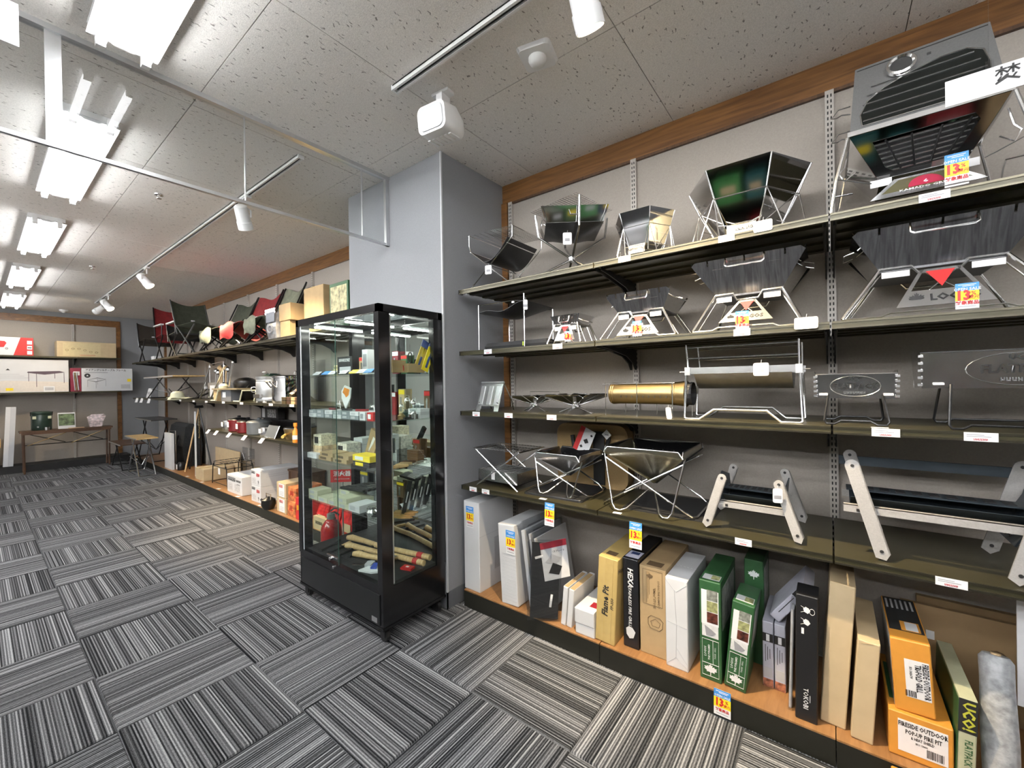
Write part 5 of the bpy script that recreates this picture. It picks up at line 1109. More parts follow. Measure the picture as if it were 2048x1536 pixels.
# fourth shelf
z = SHZ[3]; n = 0
for x, y, zz in ((1.0, .39, 0), (1.0, .39, .031), (1.0, .27, 0), (1.0, .15, 0), (1.0, .03, 0), (1.0, .05, .031), (1.11, .32, 0), (1.11, .2, 0), (1.11, .2, .031), (1.11, .08, .0)):
    cbox('cream green knife box in the pile on the fourth glass shelf', x, y, z+zz, .112, .095, .03, CREAM, group='cream knife boxes', lab=GREYPR)
cbox('white carton at the front end of the fourth glass shelf', 1.0, -.085, z, .11, .12, .042, WBOX, lab=GREYPR)
for k in range(6):
    t = CI('packed_knife', 'long black packed knife lying on the cream boxes', 'knife', 1.12+.025*k, .16-.02*k, z+.064+.003*k, .15, 'black packed knives'); bx('sleeve', INK, t, -.09, .12, 0, .03, 0, .014); bx('window', CHROME, t, -.02, .10, .008, .02, .0135, .0145)
t = CI('compass_tool', 'chrome sharpening tool at the front of the fourth glass shelf', 'tool', 1.03, -.22, z); MB().lathe([(.03, 0), (.032, .02), (.02, .035), (.024, .05)], 14).build('wheel', CHROME, t, smooth=True); tb('arm', CHROME, t, [(-.05, 0, .03), (0, 0, .045), (.05, .01, .02)], .005); bx('base', INK, t, -.05, .05, -.02, .03, 0, .006)
for k in range(4):
    t = CI('clear_knife_pack', 'clear blister pack with a black knife leaning by the side pane', 'pack', 1.11+.06*k, -.40+.012*k, z, PI/2, 'clear knife packs'); bx('film', FILM, t, -.026, .026, 0, .006, 0, .20); bx('black_card', INK, t, -.02, .008, .002, .004, .01, .19); bx('blade', CHROME, t, .008, .018, .0, .003, .03, .15); bx('white_print', WHITE, t, -.010, -.003, .0012, .0022, .07, .13); lean(t, -.35, 'X'); lean(t, .3, 'Y')
for k in range(3):
    t = CI('leather_sheath', 'brown leather sheath fanned out by the side pane', 'sheath', 1.10+.015*k, -.37, z+.008*k, .35+.12*k, 'leather sheaths'); MB().prism([(-.05, -.02), (.02, -.03), (.08, -.012), (.085, .0), (.02, .02), (-.05, .015)], 'z', 0, .007).build('leather', M('tan_leather', (.30, .18, .06), .5), t)
for k in range(3): cbox('white folded leaflet stack by the mirror on the fourth glass shelf', 1.22, -.30+.01*k, z+.006*k, .12, .09, .0055, WHITE, name='leaflet', cat='leaflet', group='leaflets in the cabinet')
# deck: axes
z = .310
def axe(label, pts, head, zz=0.):
    t = T('axe', label, 'axe', (pts[0][0], pts[0][1], z), 0, 'axes on the cabinet floor')
    o = Vector((pts[0][0], pts[0][1], 0)); P = [Vector((x, y, .018+zz))-o for x, y in pts]; n = len(P)
    MB().tube(P, [.014, .021]+[.0165]*(n-4)+[.017, .018], 10).build('handle', HANDLE, t, smooth=True)
    if head:
        e = P[-1]; d = (P[-1]-P[-2]).normalized(); a = math.atan2(d.y, d.x); q = Matrix.Translation(e-d*.03) @ Matrix.Rotation(a, 4, 'Z')
        MB().loft([[(-.03, -.02, -.016), (.03, -.02, -.016), (.03, -.02, .02), (-.03, -.02, .02)], [(-.025, .05, -.012), (.025, .05, -.012), (.025, .05, .014), (-.025, .05, .014)], [(-.045, .10, -.002), (.045, .10, -.002), (.045, .10, .002), (-.045, .10, .002)]], T=q).build('head', BRUSH, t)
    MB().tube([P[-2]+(P[-1]-P[-2])*.15, P[-2]+(P[-1]-P[-2])*.5], .0195, 10).build('red_wrap', RED, t)
axe('longest axe with curved wooden handle in front of the mirror', [(1.215, .36), (1.235, .33), (1.25, .20), (1.255, .06), (1.28, -.09), (1.31, -.25), (1.328, -.36)], False)
axe('middle axe with curved wooden handle', [(1.13, .235), (1.15, .21), (1.17, .10), (1.19, -.03), (1.22, -.17), (1.24, -.30), (1.254, -.39)], False)
axe('shortest axe with wooden handle behind the blue pack', [(1.085, .075), (1.105, .05), (1.12, -.03), (1.14, -.10), (1.15, -.17), (1.16, -.22)], True)
t = T('hatchet_pack', 'blue and white hatchet pack lying at the cabinet front', 'hatchet', (1.035, -.185, z), .3); MB().prism([(-.03, .06), (.05, .03), (.06, -.06), (.0, -.08), (-.03, -.03)], 'z', 0, .01).build('white_card', WHITE, t); MB().prism([(-.0, .0), (.06, .02), (.065, .0), (.01, -.035)], 'z', .01, .02).build('blue_grip', M('cobalt_plastic', (.03, .07, .4), .4), t); MB().prism([(.02, -.05), (.05, -.04), (.05, -.07), (.02, -.075)], 'z', .01, .014).build('lime_tab', M('lime_tab', (.6, .75, .05), .5), t)
t = T('axe_label', 'red cardboard axe label lying on the cabinet floor', 'label', (1.175, -.335, z), .3); bx('card', RED, t, -.022, .022, -.04, .03, 0, .012); bx('white_mark', WHITE, t, -.006, .008, -.012, .006, .012, .0128)
for k in range(4):
    t = T('sheath_knife', 'black sheath knife lying at the front of the cabinet floor', 'knife', (1.06+.02*k, .34-.085*k, z), -1.2-.1*k, 'sheath knives on the cabinet floor'); bx('sheath', MBLACK, t, -.012, .012, -.06, .05, 0, .014); bx('grip', (MBLACK, HANDLE, MBLACK, MBLACK)[k], t, -.009, .009, .05, .12, .001, .016); tb('rivet', CHROME, t, [(0, .03, .012), (0, .03, .016)], .004, 8)
t = T('white_grip_saw', 'white gripped folding saw lying on the cabinet floor', 'saw', (1.07, -.12, z), .6); MB().prism([(-.03, -.02), (.03, -.025), (.04, .0), (.03, .02), (-.02, .02)], 'z', 0, .016).build('grip', GREYPR, t); bx('blade', CHROME, t, -.008, .008, .02, .1, .004, .006)
t = T('steel_clamp', 'small steel clamp near the cabinet corner', 'clamp', (1.06, -.32, z), .2); tb('bow', ALU, t, [(-.02, .02, .01), (-.02, .0, .045), (.02, 0, .045), (.02, .02, .01)], .007, 6)
# fire extinguisher and its sign behind the cabinet
t = T('fire_extinguisher', 'red fire extinguisher on the floor behind the display cabinet', 'fire extinguisher', (1.31, .74, 0))
MB().lathe([(.07, 0), (.075, .01), (.075, .27), (.068, .31), (.045, .345), (.025, .36)], 22).build('cylinder', M('gloss_red', (.42, .01, .012), .15, coat=.5), t, smooth=True)
MB().lathe([(.026, .36), (.03, .365), (.028, .40), (.018, .405)], 14).build('valve', ALU, t, smooth=True); tb('lever', BLACK, t, [(0, .0, .40), (.0, -.05, .42), (0, -.11, .41)], .007); tb('lever', BLACK, t, [(0, .0, .42), (.0, -.05, .45), (0, -.11, .46)], .007)
tb('hose', BLACK, t, [(0, .02, .385), (.05, .05, .36), (.085, .04, .25), (.088, .0, .12)], .009, 8); MB().lathe([(.0755, .08), (.0755, .2)], 22, cap=False).build('label_band', WHITE, t)
t = T('extinguisher_sign', 'red sign with white kanji standing over the fire extinguisher', 'sign', (1.452, .82, 0), -PI/2+.75); bx('plate', RED, t, -.09, .09, 0, .003, .60, .70); txt('消火器', .045, WHITE, t, (0, -.001, .665), bold=.02); txt('FIRE EXTINGUISHER', .013, WHITE, t, (0, -.001, .625)); tb('pole', ALU, t, [(0, .006, .001), (0, .006, .62)], .006, 8); MB().lathe([(.04, 0), (.04, .008), (.01, .012)], 18, c=(0, .006, 0)).build('foot', ALU, t)

# more packed goods along the mirror
for k, (si, y, w_, h_, m) in enumerate(((0, .36, .07, .13, KRAFT), (0, -.02, .06, .15, M('wine_card', (.2, .02, .03), .5)), (0, -.11, .06, .12, GREEN), (1, .02, .07, .15, DRED), (1, -.08, .06, .17, KRAFT3), (1, -.33, .06, .16, BRAPR), (2, -.22, .06, .12, M('leather_brown', (.16, .08, .035), .55)), (2, .12, .09, .10, DGREY), (3, .36, .09, .12, DGREY), (3, -.05, .07, .10, BRAPR))):
    t = CI('hanging_pack', 'upright packed tool in front of the mirror on the %s glass shelf, %s' % (('top', 'second', 'third', 'fourth')[si], ('kraft', 'wine red', 'green', 'dark red', 'pale kraft', 'brown', 'leather brown', 'grey wide', 'dark grey', 'brown low')[k]), 'pack', 1.352, y, SHZ[si], 0, 'packs along the cabinet mirror')
    bx('card', m, t, -w_/2, w_/2, 0, .012, 0, h_); bx('header', random.choice((WHITE, YEL, RED)), t, -w_/2, w_/2, -.0008, .0002, h_*.8, h_*.97); bx('tool', CHROME, t, -w_*.12, w_*.12, -.006, 0, h_*.15, h_*.7)
# ================================================================ FAR WALL: CHAIRS, TABLES, COOKWARE
def FR(name, label, cat, y, d, z, rot=0., group=None): return NS(name, label, cat, -y, d, z, rot, group)
ZC, ZT, ZP = 1.852, 1.20, .836
FRAME = M('dark_chair_tube', (.03, .03, .032), .3, .7)
def camp_chair(label, y, d, rot, W, SH, BH, fab, frame=FRAME, arms=None, bd=.12, D=.40):
    t = FR('camp_chair', label, 'chair', y, d, ZC, rot, 'camp chairs on the far shelf')
    for sx in (-1, 1):
        x = sx*W/2
        tb('leg', frame, t, [(x, .0, .006), (x, D, SH)], .009, 7); tb('leg', frame, t, [(x*.96, D, .006), (x*.96, .0, SH)], .009, 7)
        tb('back_post', frame, t, [(x, D-.02, SH*.7), (x, D+bd, BH)], .009, 7)
        if arms: bx('armrest', arms, t, x-.022, x+.022, -.02, D+.02, SH+.17, SH+.19); tb('arm_post', frame, t, [(x, .02, SH), (x, .0, SH+.17)], .008, 6)
    for yy in (0, D): tb('cross_rail', frame, t, [(-W/2, yy, .008), (W/2, yy, .008)], .008, 6)
    MB().sheet(lambda u, v: (-W/2+W*u, -.01+(D+.02)*v, SH-.06*math.sin(PI*u)*(.6+.4*math.sin(PI*v))+.03*(1-v)), 8, 8, .004).build('seat', fab, t, smooth=True)
    MB().sheet(lambda u, v: (-W/2+W*u, D-.01+(bd+.02)*v-.05*math.sin(PI*u)*(.3+.7*(1-v))*-1, SH*.8+(BH-SH*.8)*v-.05*math.sin(PI*u)*v), 8, 8, .004).build('backrest', fab, t, smooth=True)
    bx('brand_patch', WBOX, t, -.05, .0, D-.02, D-.017, SH+.08, SH+.10)
    return t
camp_chair('dark mesh folding chair at the far end of the chair shelf', 7.32, .25, PI/2, .46, .38, .72, M('brown_mesh', (.05, .04, .032), .8))
camp_chair('tall dark red folding chair with pale arms', 6.20, .25, PI/2, .46, .36, .87, DRED, arms=WMET, bd=.10)
camp_chair('black folding chair with pale arms beside the dark red chair', 5.52, .25, PI/2, .44, .34, .52, MBLACK, arms=WMET, bd=.06)
camp_chair('olive high back sling chair with crossed grey poles', 4.72, .25, PI/2+.25, .46, .40, .78, OLIVE, bd=.14, frame=M('grey_pole', (.12, .12, .12), .35, .6))
def low_chair(label, y, W, fab, edge, d=.02, BH=.60):
    t = FR('low_chair', label, 'chair', y, d-.03, ZC, 0, 'low sling chairs on the far shelf')
    for sx in (-1, 1):
        x = sx*W/2
        tb('back_post', FRAME, t, [(x, .12, .10), (x, .30, .30), (x, .46, BH)], .009, 7); tb('leg', FRAME, t, [(x*.95, .02, .006), (x*.95, .30, .30)], .009, 7); tb('leg', FRAME, t, [(x*.95, .40, .006), (x*.95, .02, .27)], .009, 7)
        tb('cross_leg', FRAME, t, [(x*.9, .0, .006), (-x*.1, .01, .15), (-x*.75, .02, .25)], .008, 6)
    def prof(v):
        if v < .4: q = v/.4; return .0+.26*q, .25-.10*q+.03*math.sin(PI*q)
        q = (v-.4)/.6; return .26+.21*q, .15+(BH-.15)*q
    MB().sheet(lambda u, v: (-W/2+W*u, prof(.4*v)[0]-.03*(1-v)*math.sin(PI*u), prof(.4*v)[1]-.06*math.sin(PI*u)*(.4+.6*v)+.012*math.sin(9*u+4*v)), 12, 8, .005).build('seat', fab, t, smooth=True)
    MB().sheet(lambda u, v: (-W/2+W*u, prof(.4+.6*v)[0]+.04*math.sin(PI*u)*(1-.5*v), prof(.4+.6*v)[1]-.06*math.sin(PI*u)+.01*math.sin(11*u+6*v)), 12, 8, .005).build('backrest', fab, t, smooth=True)
    MB().sheet(lambda u, v: (-W*.30+W*.6*u, -.03-.05*math.sin(PI*u)*math.sin(PI*v), .09+.17*v+.015*math.sin(7*u+3*v)), 8, 8, .006).build('front_pocket', edge, t, smooth=True)
    bx('brand_patch', WBOX, t, -.05, .02, .29, .295, .36, .375)
low_chair('dark olive low sling chair between the high back and red chairs', 3.98, .70, OLIVE, LOLIVE, BH=.68)
low_chair('bright red low sling chair in the row of chairs', 3.26, .70, DRED, REDC, BH=.68)
low_chair('pale green low sling chair beside the plastic wrapped pack', 2.88-.28, .0 or .50, LOLIVE, LOLIVE, BH=.68)
t = FR('cup_box', 'small white box at the chair shelf edge below the red chair', 'box', 6.72, .005, ZC, 0); bx('body', WHITE, t, -.09, .09, 0, .09, 0, .055); bx('lid', WBOX, t, -.092, .092, -.002, .092, .04, .056)
t = FR('wrapped_pack', 'clear plastic wrapped camping pack on the chair shelf', 'pack', 2.215, .03, ZC)
MB().loft([[(x, y, 0) for x, y in ((-.10, 0), (.10, 0), (.10, .30), (-.10, .30))], [(x, y, .12) for x, y in ((-.11, -.02), (.11, -.02), (.11, .32), (-.11, .32))], [(x, y, .26) for x, y in ((-.1, .02), (.1, .01), (.1, .29), (-.1, .30))], [(x, y, .30) for x, y in ((-.07, .08), (.07, .07), (.07, .25), (-.07, .25))]]).build('bundle', M('silver_wrap', (.52, .53, .56), .18, .3, var=.5, sc=9), t, smooth=False)
bx('film', FILM, t, -.115, .115, -.024, .325, .002, .305); MB().tube([(.0+.05*math.cos(a*PI/8), -.0255, .10+.035*math.sin(a*PI/8)) for a in range(16)], .006, 5, True).build('ring_print', GINK, t); bx('grey_print', M('slate_print', (.16, .17, .2), .4), t, -.09, .1, -.026, -.0245, .17, .27)
def fcarton(label, y, d, z, w, dep, h, mat, group=None, rot=0., txts=(), tape=True):
    t = carton(label, -y, d, w, dep, h, mat, z=z+.0005, rot=rot, group=group)
    if tape: bx('tape', M('clear_brown_tape', (.52, .38, .15), .2), t, -.02, .02, -.0012, dep, h-.0005, h+.0008)
    for body_, sz, m, x, zz in txts: txt(body_, sz, m, t, (x, -.0018, zz), bold=.02)
    return t
fcarton('lower plain brown carton on the chair shelf near the cabinet', 1.99, .05, ZC, .20, .34, .165, KRAFT, 'brown cartons on the chair shelf')
fcarton('upper plain brown carton on the chair shelf near the cabinet', 1.97, .04, ZC+.166, .24, .36, .165, KRAFT, 'brown cartons on the chair shelf')
fcarton('tall brown carton with printed marks on the chair shelf', 1.52, .10, ZC, .36, .34, .44, KRAFT, 'brown cartons on the chair shelf', txts=())
t = fcarton('green photo carton at the pillar end of the chair shelf', 1.12, .12, ZC, .30, .32, .42, GREEN, tape=False); front(t, .0, .25, .26, .28, M('meal_photo', (.42, .38, .2), .4, var=.7, sc=22)); bars(t, 0, -.001, .07, .2, .03, 6, WHITE, 'white_lettering')
# ---- middle shelf
def fold_table(name, label, loc, rot, L, D, Hh, top, leg, group=None, thick=.018):
    t = T(name, label, 'table', loc, -PI/2+rot, group)
    bx('table_top', top, t, -L/2, L/2, 0, D, Hh-thick, Hh); bx('edge_rail', ALU, t, -L/2, L/2, -.004, .0, Hh-thick-.004, Hh-.002)
    for sx in (-1, 1):
        for yy in (.03, D-.03):
            tb('leg', leg, t, [(sx*L*.44, yy, .006), (-sx*L*.10+sx*.0, yy, Hh-thick)], .009, 6)
        tb('stretcher', leg, t, [(sx*L*.44, .03, .01), (sx*L*.44, D-.03, .01)], .008, 6)
        tb('brace', leg, t, [(sx*L*.30, .03, Hh*.45), (0, D/2, Hh*.22), (-sx*L*.12, D-.03, Hh*.5)], .006, 6)
    return t
fold_table('folding_table', 'bamboo topped folding table standing on the middle shelf', (1.46, 6.25, ZT), 0, 1.7, .40, .36, BAMBOO, BLACK)
t = FR('leaflet_card', 'white leaflet card standing at the far end of the middle shelf', 'card', 7.55, .10, ZT); MB().plate([(-.14, 0, 0), (.14, 0, 0), (.14, .04, .17), (-.14, .04, .17)], .003).build('card', WHITE, t); bx('print', GREYPR, t, -.09, .08, .012, .02, .06, .11)
for k, y in enumerate((7.75, 7.4, 6.9)):
    t = FR('price_flag', 'small white price flag hanging from the bare end of the middle shelf', 'price flag', y, -.006, ZT, .4, 'price flags on the middle shelf'); MB().plate([(-.03, 0, -.002), (.03, 0, -.002), (.02, -.02, -.08), (-.04, -.02, -.08)], .001).build('card', WHITE, t); bx('clip', FILM, t, -.006, .006, -.002, .006, -.012, .006)
t = FR('cloth_hat', 'crumpled cream cloth hat on the middle shelf edge', 'hat', 5.36, -.0, ZT); MB().lathe([(.12, 0), (.11, .02), (.085, .05), (.08, .09), (.05, .12), (.01, .125)], 12).build('crown', CREAM, t, smooth=True); MB().sheet(lambda u, v: (-.15+.3*u, -.1+.25*v, .025+.012*math.sin(7*u)*math.cos(5*v)), 6, 6, .004).build('brim', CREAM, t, smooth=True)
t = FR('folded_stand', 'black folded lantern stand lying on the middle shelf', 'stand', 5.15, .26, ZT)
for a in (-.3, -.1, .1, .3): tb('rod', BLACK, t, [(-.3, .0, .01), (a, .2, .12+abs(a)*.3), (.32, .1, .02)], .008, 6)
tb('silver_rod', CHROME, t, [(-.28, -.02, .02), (.05, .0, .17)], .007); tb('silver_rod', CHROME, t, [(-.05, -.03, .01), (.12, .0, .15)], .007); MB().lathe([(.03, 0), (.035, .02), (.02, .035)], 10, c=(.1, 0, .15)).build('joint', WHITE, t, smooth=True)
for k, (y0, z0, y1, z1) in enumerate(((4.24, 1.642, 4.66, 1.212), (3.72, 1.638, 4.23, 1.212), (3.44, 1.672, 3.58, 1.375))):
    t = T('steel_pole', 'slim steel tarp pole leaning on the middle shelf, %s' % ('beside the folded stand', 'in front of the utensil rack', 'behind the twin burner')[k], 'pole', (1.58, y1, z1), 0, 'slim leaning poles'); tb('pole', CHROME, t, [(0, 0, 0), (.0, y0-y1, z0-z1)], .009, 8); MB().lathe([(.011, 0), (.011, .02)], 8, c=(0, y0-y1, z0-z1-.01)).build('tip', WHITE, t)
t = FR('utensil_rack', 'clear utensil rack full of camp cooking tools', 'rack', 4.52, .22, ZT)
MB().box(-.28, .28, .0, .004, 0, .24).box(-.28, .28, .16, .164, 0, .24).box(-.28, -.276, 0, .16, 0, .24).box(.276, .28, 0, .16, 0, .24).build('acrylic_bin', FILM, t); bx('label', WHITE, t, -.2, .05, -.003, -.001, .04, .2)
MB().tube([(-.27, .02, .24), (-.27, .02, .5), (.27, .02, .52), (.27, .02, .24)], .005, 5).build('hang_bar', CHROME, t, smooth=True)
for k, (x, h, m) in enumerate(((-.2, .38, CHROME), (-.13, .36, CHROME), (-.05, .42, HANDLE), (.02, .40, HANDLE), (.1, .44, MBLACK), (.17, .41, HANDLE), (.23, .39, CHROME))):
    u = tb('utensil', m, t, [(x, .07, .01), (x*1.05, .08, h)], .008, 6); MB().lathe([(.01, 0), (.03, .02), (.03, .05), (.01, .07)], 8, c=(x*1.05, .08, h-.01)).build('utensil_head', m, u, smooth=True)
t = FR('twin_burner', 'folding twin burner stand with pale metal legs', 'burner', 3.545, .015, ZT)
bx('top_board', M('aged_brass_board', (.32, .26, .16), .4, .4), t, -.42, .40, 0, .16, .14, .158)
for x in (-.40, .36): tb('leg', CREAM, t, [(x-.05, 0, .006), (x+.12, .0, .006), (x+.20, 0, .13), (x+.20, .15, .13), (x+.12, .15, .006)], .009, 6)
bx('grey_box', DGREY, t, -.22, .10, .04, .14, .0, .14); bx('price_tag', WHITE, t, -.16, -.06, .036, .039, .045, .11); MB().lathe([(.05, 0), (.055, .03), (.03, .06)], 10, c=(-.32, .1, .158)).build('knob', CREAM, t, smooth=True)
bx('side_pack', KRAFT, t, -.42, -.30, .02, .14, .0, .139)
t = FR('camp_pot', 'black lidded cast pot behind the twin burner', 'pot', 3.80, .345, ZT+.0); MB().lathe([(.11, 0), (.125, .05), (.135, .20), (.14, .22), (.135, .25), (.08, .285), (.02, .295)], 20).build('pot', BLACK, t, smooth=True); tb('bail', BLACK, t, [(-.135, 0, .21), (-.14, -.05, .15), (-.09, -.135, .12), (.09, -.135, .12), (.14, -.05, .15), (.135, 0, .21)], .005)
t = FR('kettle_grill', 'round dark green kettle grill with lid on the middle shelf', 'kettle grill', 2.93, .32, ZT+.0)
MB().lathe([(.07, .03), (.12, .07), (.155, .15), (.16, .20)], 22).build('bowl', DGREEN, t, smooth=True); MB().lathe([(.163, .20), (.155, .24), (.12, .29), (.07, .32), (.02, .325)], 22).build('lid', DGREEN, t, smooth=True); MB().lathe([(.164, .196), (.166, .20), (.164, .206)], 22, cap=False).build('rim', BRUSH, t); tb('lid_handle', CHROME, t, [(-.05, -.06, .315), (-.05, -.09, .34), (.05, -.09, .34), (.05, -.06, .315)], .006); 
for a in range(3): tb('leg', BLACK, t, [(.1*math.cos(a*2.1), .1*math.sin(a*2.1), .06), (.13*math.cos(a*2.1), .13*math.sin(a*2.1), .004)], .008)
t = FR('steel_canister', 'ribbed grey steel canister with ring handle', 'canister', 2.63, .17, ZT)
MB().lathe([(.135, .012), (.14, .02), (.14, .05), (.136, .055), (.14, .06), (.14, .22), (.136, .225), (.14, .23), (.14, .24), (.136, .245), (.14, .25), (.14, .272), (.142, .28)], 26).build('drum', M('galvanised_steel', (.42, .44, .46), .35, .7), t, smooth=True); bx('drawer', BRUSH, t, -.08, .08, -.146, -.12, .05, .09)
MB().tube([(-.09+.0, -.135-.03*math.sin(a*PI/5), .14+.03*math.cos(a*PI/5)) for a in range(10)], .005, 5, True).build('ring_handle', CHROME, t, smooth=True)
for a in (-1, 1): bx('foot', WMET, t, a*.08-.012, a*.08+.012, -.11, -.08, 0, .02)
t = FR('stock_pot', 'large shiny stainless stock pot beside the ribbed canister', 'pot', 2.25, .265, ZT+.0); MB().lathe([(.22, 0), (.225, .01), (.225, .255), (.232, .26), (.232, .275), (.20, .285), (.02, .29)], 28).build('pot', STEEL, t, smooth=True); tb('side_handle', CHROME, t, [(-.1, -.205, .16), (-.06, -.27, .22), (.02, -.27, .22), (.05, -.22, .16)], .008); MB().tube([(.03*math.cos(a*PI/5), 0, .31+.02*math.sin(a*PI/5)) for a in range(10)], .006, 5, True).build('lid_knob', CHROME, t, smooth=True)
for k in range(4):
    t = FR('firewood_block', 'small firewood block in the stack at the middle shelf end', 'firewood', 1.97-.09*k, .02, ZT, 0, 'firewood blocks'); bx('block', BRONZE if k == 0 else DWOOD if k % 2 else HANDLE, t, -.05 if k == 0 else -.035, .035, 0, .08, 0, .065); bx('band', MBLACK, t, -.036, .036, -.001, .081, .028, .034)
t = FR('wall_papers', 'white care leaflet standing behind the stock pot', 'leaflet', 2.12, .46, ZT); bx('sheet', FILM, t, -.12, .12, 0, .003, .3, .45); bx('stand', FILM, t, -.1, .1, 0, .02, 0, .3)
# ---- low shelf cookware
def pot(label, name, y, d, r, h, mat, lid=True, handle='side', tagc=True):
    t = FR(name, label, 'pot', y, d, ZP); MB().lathe([(r*.9, 0), (r*.98, .01), (r, h*.9), (r*1.03, h*.92), (r*1.02, h)], 20).build('pot', mat, t, smooth=True)
    if lid: MB().lathe([(r*1.03, h), (r*.9, h+.014), (r*.3, h+.024), (r*.15, h+.028), (r*.18, h+.045), (r*.05, h+.05)], 20).build('lid', BLACK if mat is MAROON else mat, t, smooth=True)
    if handle == 'side':
        for sx in (-1, 1): tb('handle', CHROME, t, [(sx*r*.99, -.03, h*.75), (sx*(r+.03), -.02, h*.8), (sx*(r+.03), .02, h*.8), (sx*r*.99, .03, h*.75)], .005)
    if tagc: bx('price_tag', WHITE, t, -.03, .03, -r-.006, -r-.004, h*.4, h*.85)
    return t
t = pot('grey enamel mug with twin handles at the far end of the low shelf', 'enamel_pot', 3.72, .12, .07, .12, BRUSH, False)
pot('dark red enamel pot with a price tag, beside the grey mug', 'enamel_pot', 3.45, .14, .115, .14, MAROON)
pot('dark red enamel pot with a price tag, beside the grey bucket', 'enamel_pot', 3.15, .13, .115, .13, MAROON)
t = pot('plain grey bucket pot with a black lid', 'bucket_pot', 2.84, .13, .125, .14, M('slate_enamel', (.13, .14, .145), .4, .2), True, None, False)
t = pot('clear steel cup with a white tag beside the grey bucket', 'steel_cup', 2.545, .10, .075, .10, CHROME, False)
t = FR('square_pan', 'square grey skillet tilted up beside the steel cup', 'pan', 2.33, .03, ZP); MB().plate([(-.12, 0, .005), (.12, 0, .005), (.12, .05, .125), (-.12, .05, .125)], .008).build('plate', M('slate_enamel', (.13, .14, .145), .4, .2), t); tb('rim', CHROME, t, [(-.12, .0, .005), (.12, .0, .005), (.12, .05, .125), (-.12, .05, .125)], .005, 5, True)
t = FR('frying_pan', 'round brass tinted pan with a yellow handle', 'pan', 2.02, .20, ZP); MB().lathe([(.13, 0), (.145, .03), (.15, .11), (.155, .112), (.14, .035), (.02, .03)], 20).build('pan', BRONZE, t, smooth=True); tb('handle', M('yellow_wood', (.7, .5, .15), .5), t, [(-.02, -.14, .05), (.10, -.22, .045)], .014, 8); MB().lathe([(.155, .112), (.15, .12), (.02, .135)], 20).build('lid', BLACK, t, smooth=True)
t = FR('orange_bottle', 'slim orange fuel bottle standing at the low shelf edge', 'bottle', 1.76, .03, ZP); MB().lathe([(.026, 0), (.028, .01), (.028, .10), (.012, .13), (.012, .15), (.018, .152), (.018, .185)], 14).build('bottle', M('orange_plastic', (.80, .25, .03), .4), t, smooth=True); MB().lathe([(.0285, .03), (.0285, .07)], 14, cap=False).build('label', WHITE, t)
t = FR('black_tray', 'flat black tray standing against the wall above the pots', 'tray', 2.9, .40, ZP); bx('tray', BLACK, t, -.5, .6, 0, .03, 0, .14); bx('rim', MBLACK, t, -.5, .6, -.006, 0, .12, .14)
t = FR('photo_carton', 'black photo carton behind the grey bucket', 'box', 3.20, .42, ZP+.141); bx('body', INK, t, -.26, .22, -.03, .05, 0, .13); front(t, -.18, .065, .08, .11, WBOX, 'white_print', -.031); front(t, .05, .065, .24, .10, M('tool_photo', (.25, .25, .25), .5, var=.9, sc=40), 'tool_photo', -.031)
for k, y in enumerate((4.0, 3.72, 3.3, 2.85, 2.4)): 
    t = FR('price_flag', 'white price flag on the low shelf edge', 'price flag', y, -.005, ZP, 0, 'price flags on the low shelf'); MB().plate([(-.04, 0, .0), (.05, 0, .0), (.03, -.03, -.05), (-.06, -.03, -.05)], .001).build('card', WHITE, t)
for k, y in enumerate((5.2, 4.6, 4.1, 3.5, 2.95, 2.2, 1.75)):
    t = FR('price_flag', 'white price flag on the pot shelf edge', 'price flag', y, -.0055, ZT, 0, 'price flags on the pot shelf'); bx('card', WHITE, t, -.045, .045, -.0015, 0, -.024, 0)
# ---- plinth goods
PB = .10
t = fcarton('long brown carton lying on the far plinth', 4.62, .05, PB, .34, .36, .158, KRAFT3)
t = FR('cream_board', 'cream cardboard sheet leaning on the wall behind the long carton', 'cardboard', 4.75, .43, PB, 0); bx('sheet', KRAFT3, t, -.5, .45, 0, .012, 0, .36)
t = FR('acrylic_board', 'smoky clear board leaning beside the cream sheet', 'board', 4.02, .44, PB, 0); bx('sheet', FILM, t, -.2, .2, 0, .006, 0, .44)
t = fcarton('pale yellow flat box behind the black wire stand', 3.55, .41, PB, .5, .085, .2, KRAFT2)
t = FR('wire_stand', 'black wire kitchen stand on the far plinth', 'stand', 3.98, .09, PB+.0)
for x in (-.24, .24):
    for y in (0, .30): tb('leg', BLACK, t, [(x*1.12, y, .004), (x, y, .24), (x*.9, y, .27)], .006, 6)
    tb('rail', BLACK, t, [(x, 0, .24), (x, .30, .24)], .005); tb('rail', BLACK, t, [(x*1.1, 0, .03), (x*1.1, .3, .03)], .005)
for y in (0, .30):
    tb('rail', BLACK, t, [(-.24, y, .24), (.24, y, .24)], .005); tb('rail', BLACK, t, [(-.27, y, .03), (.27, y, .03)], .005); tb('top_loop', BLACK, t, [(-.2, y, .24), (-.2, y, .30), (.2, y, .30), (.2, y, .24)], .004)
MB().grid((-.2, 0, .30), (.4, 0, 0), (0, .3, 0), 2, 5, .003).build('top_grid', BLACK, t); bx('price_tag', WHITE, t, -.03, .04, -.008, -.006, .15, .23)
for k in range(5):
    t = FR('price_card', 'small white price card lying at the far plinth edge', 'card', 5.05-.62*k, .01, PB, .2, 'price cards on the far plinth'); bx('card', WHITE, t, -.03, .03, 0, .03, 0, .001)
t = fcarton('white carton with black product lettering on the far plinth', 3.37, .05, PB, .45, .34, .215, WBOX, tape=False); bars(t, -.08, -.001, .165, .24, .05, 7, INK, 'dark_lettering'); bars(t, .13, -.001, .16, .14, .025, 5, INK, 'dark_lettering')
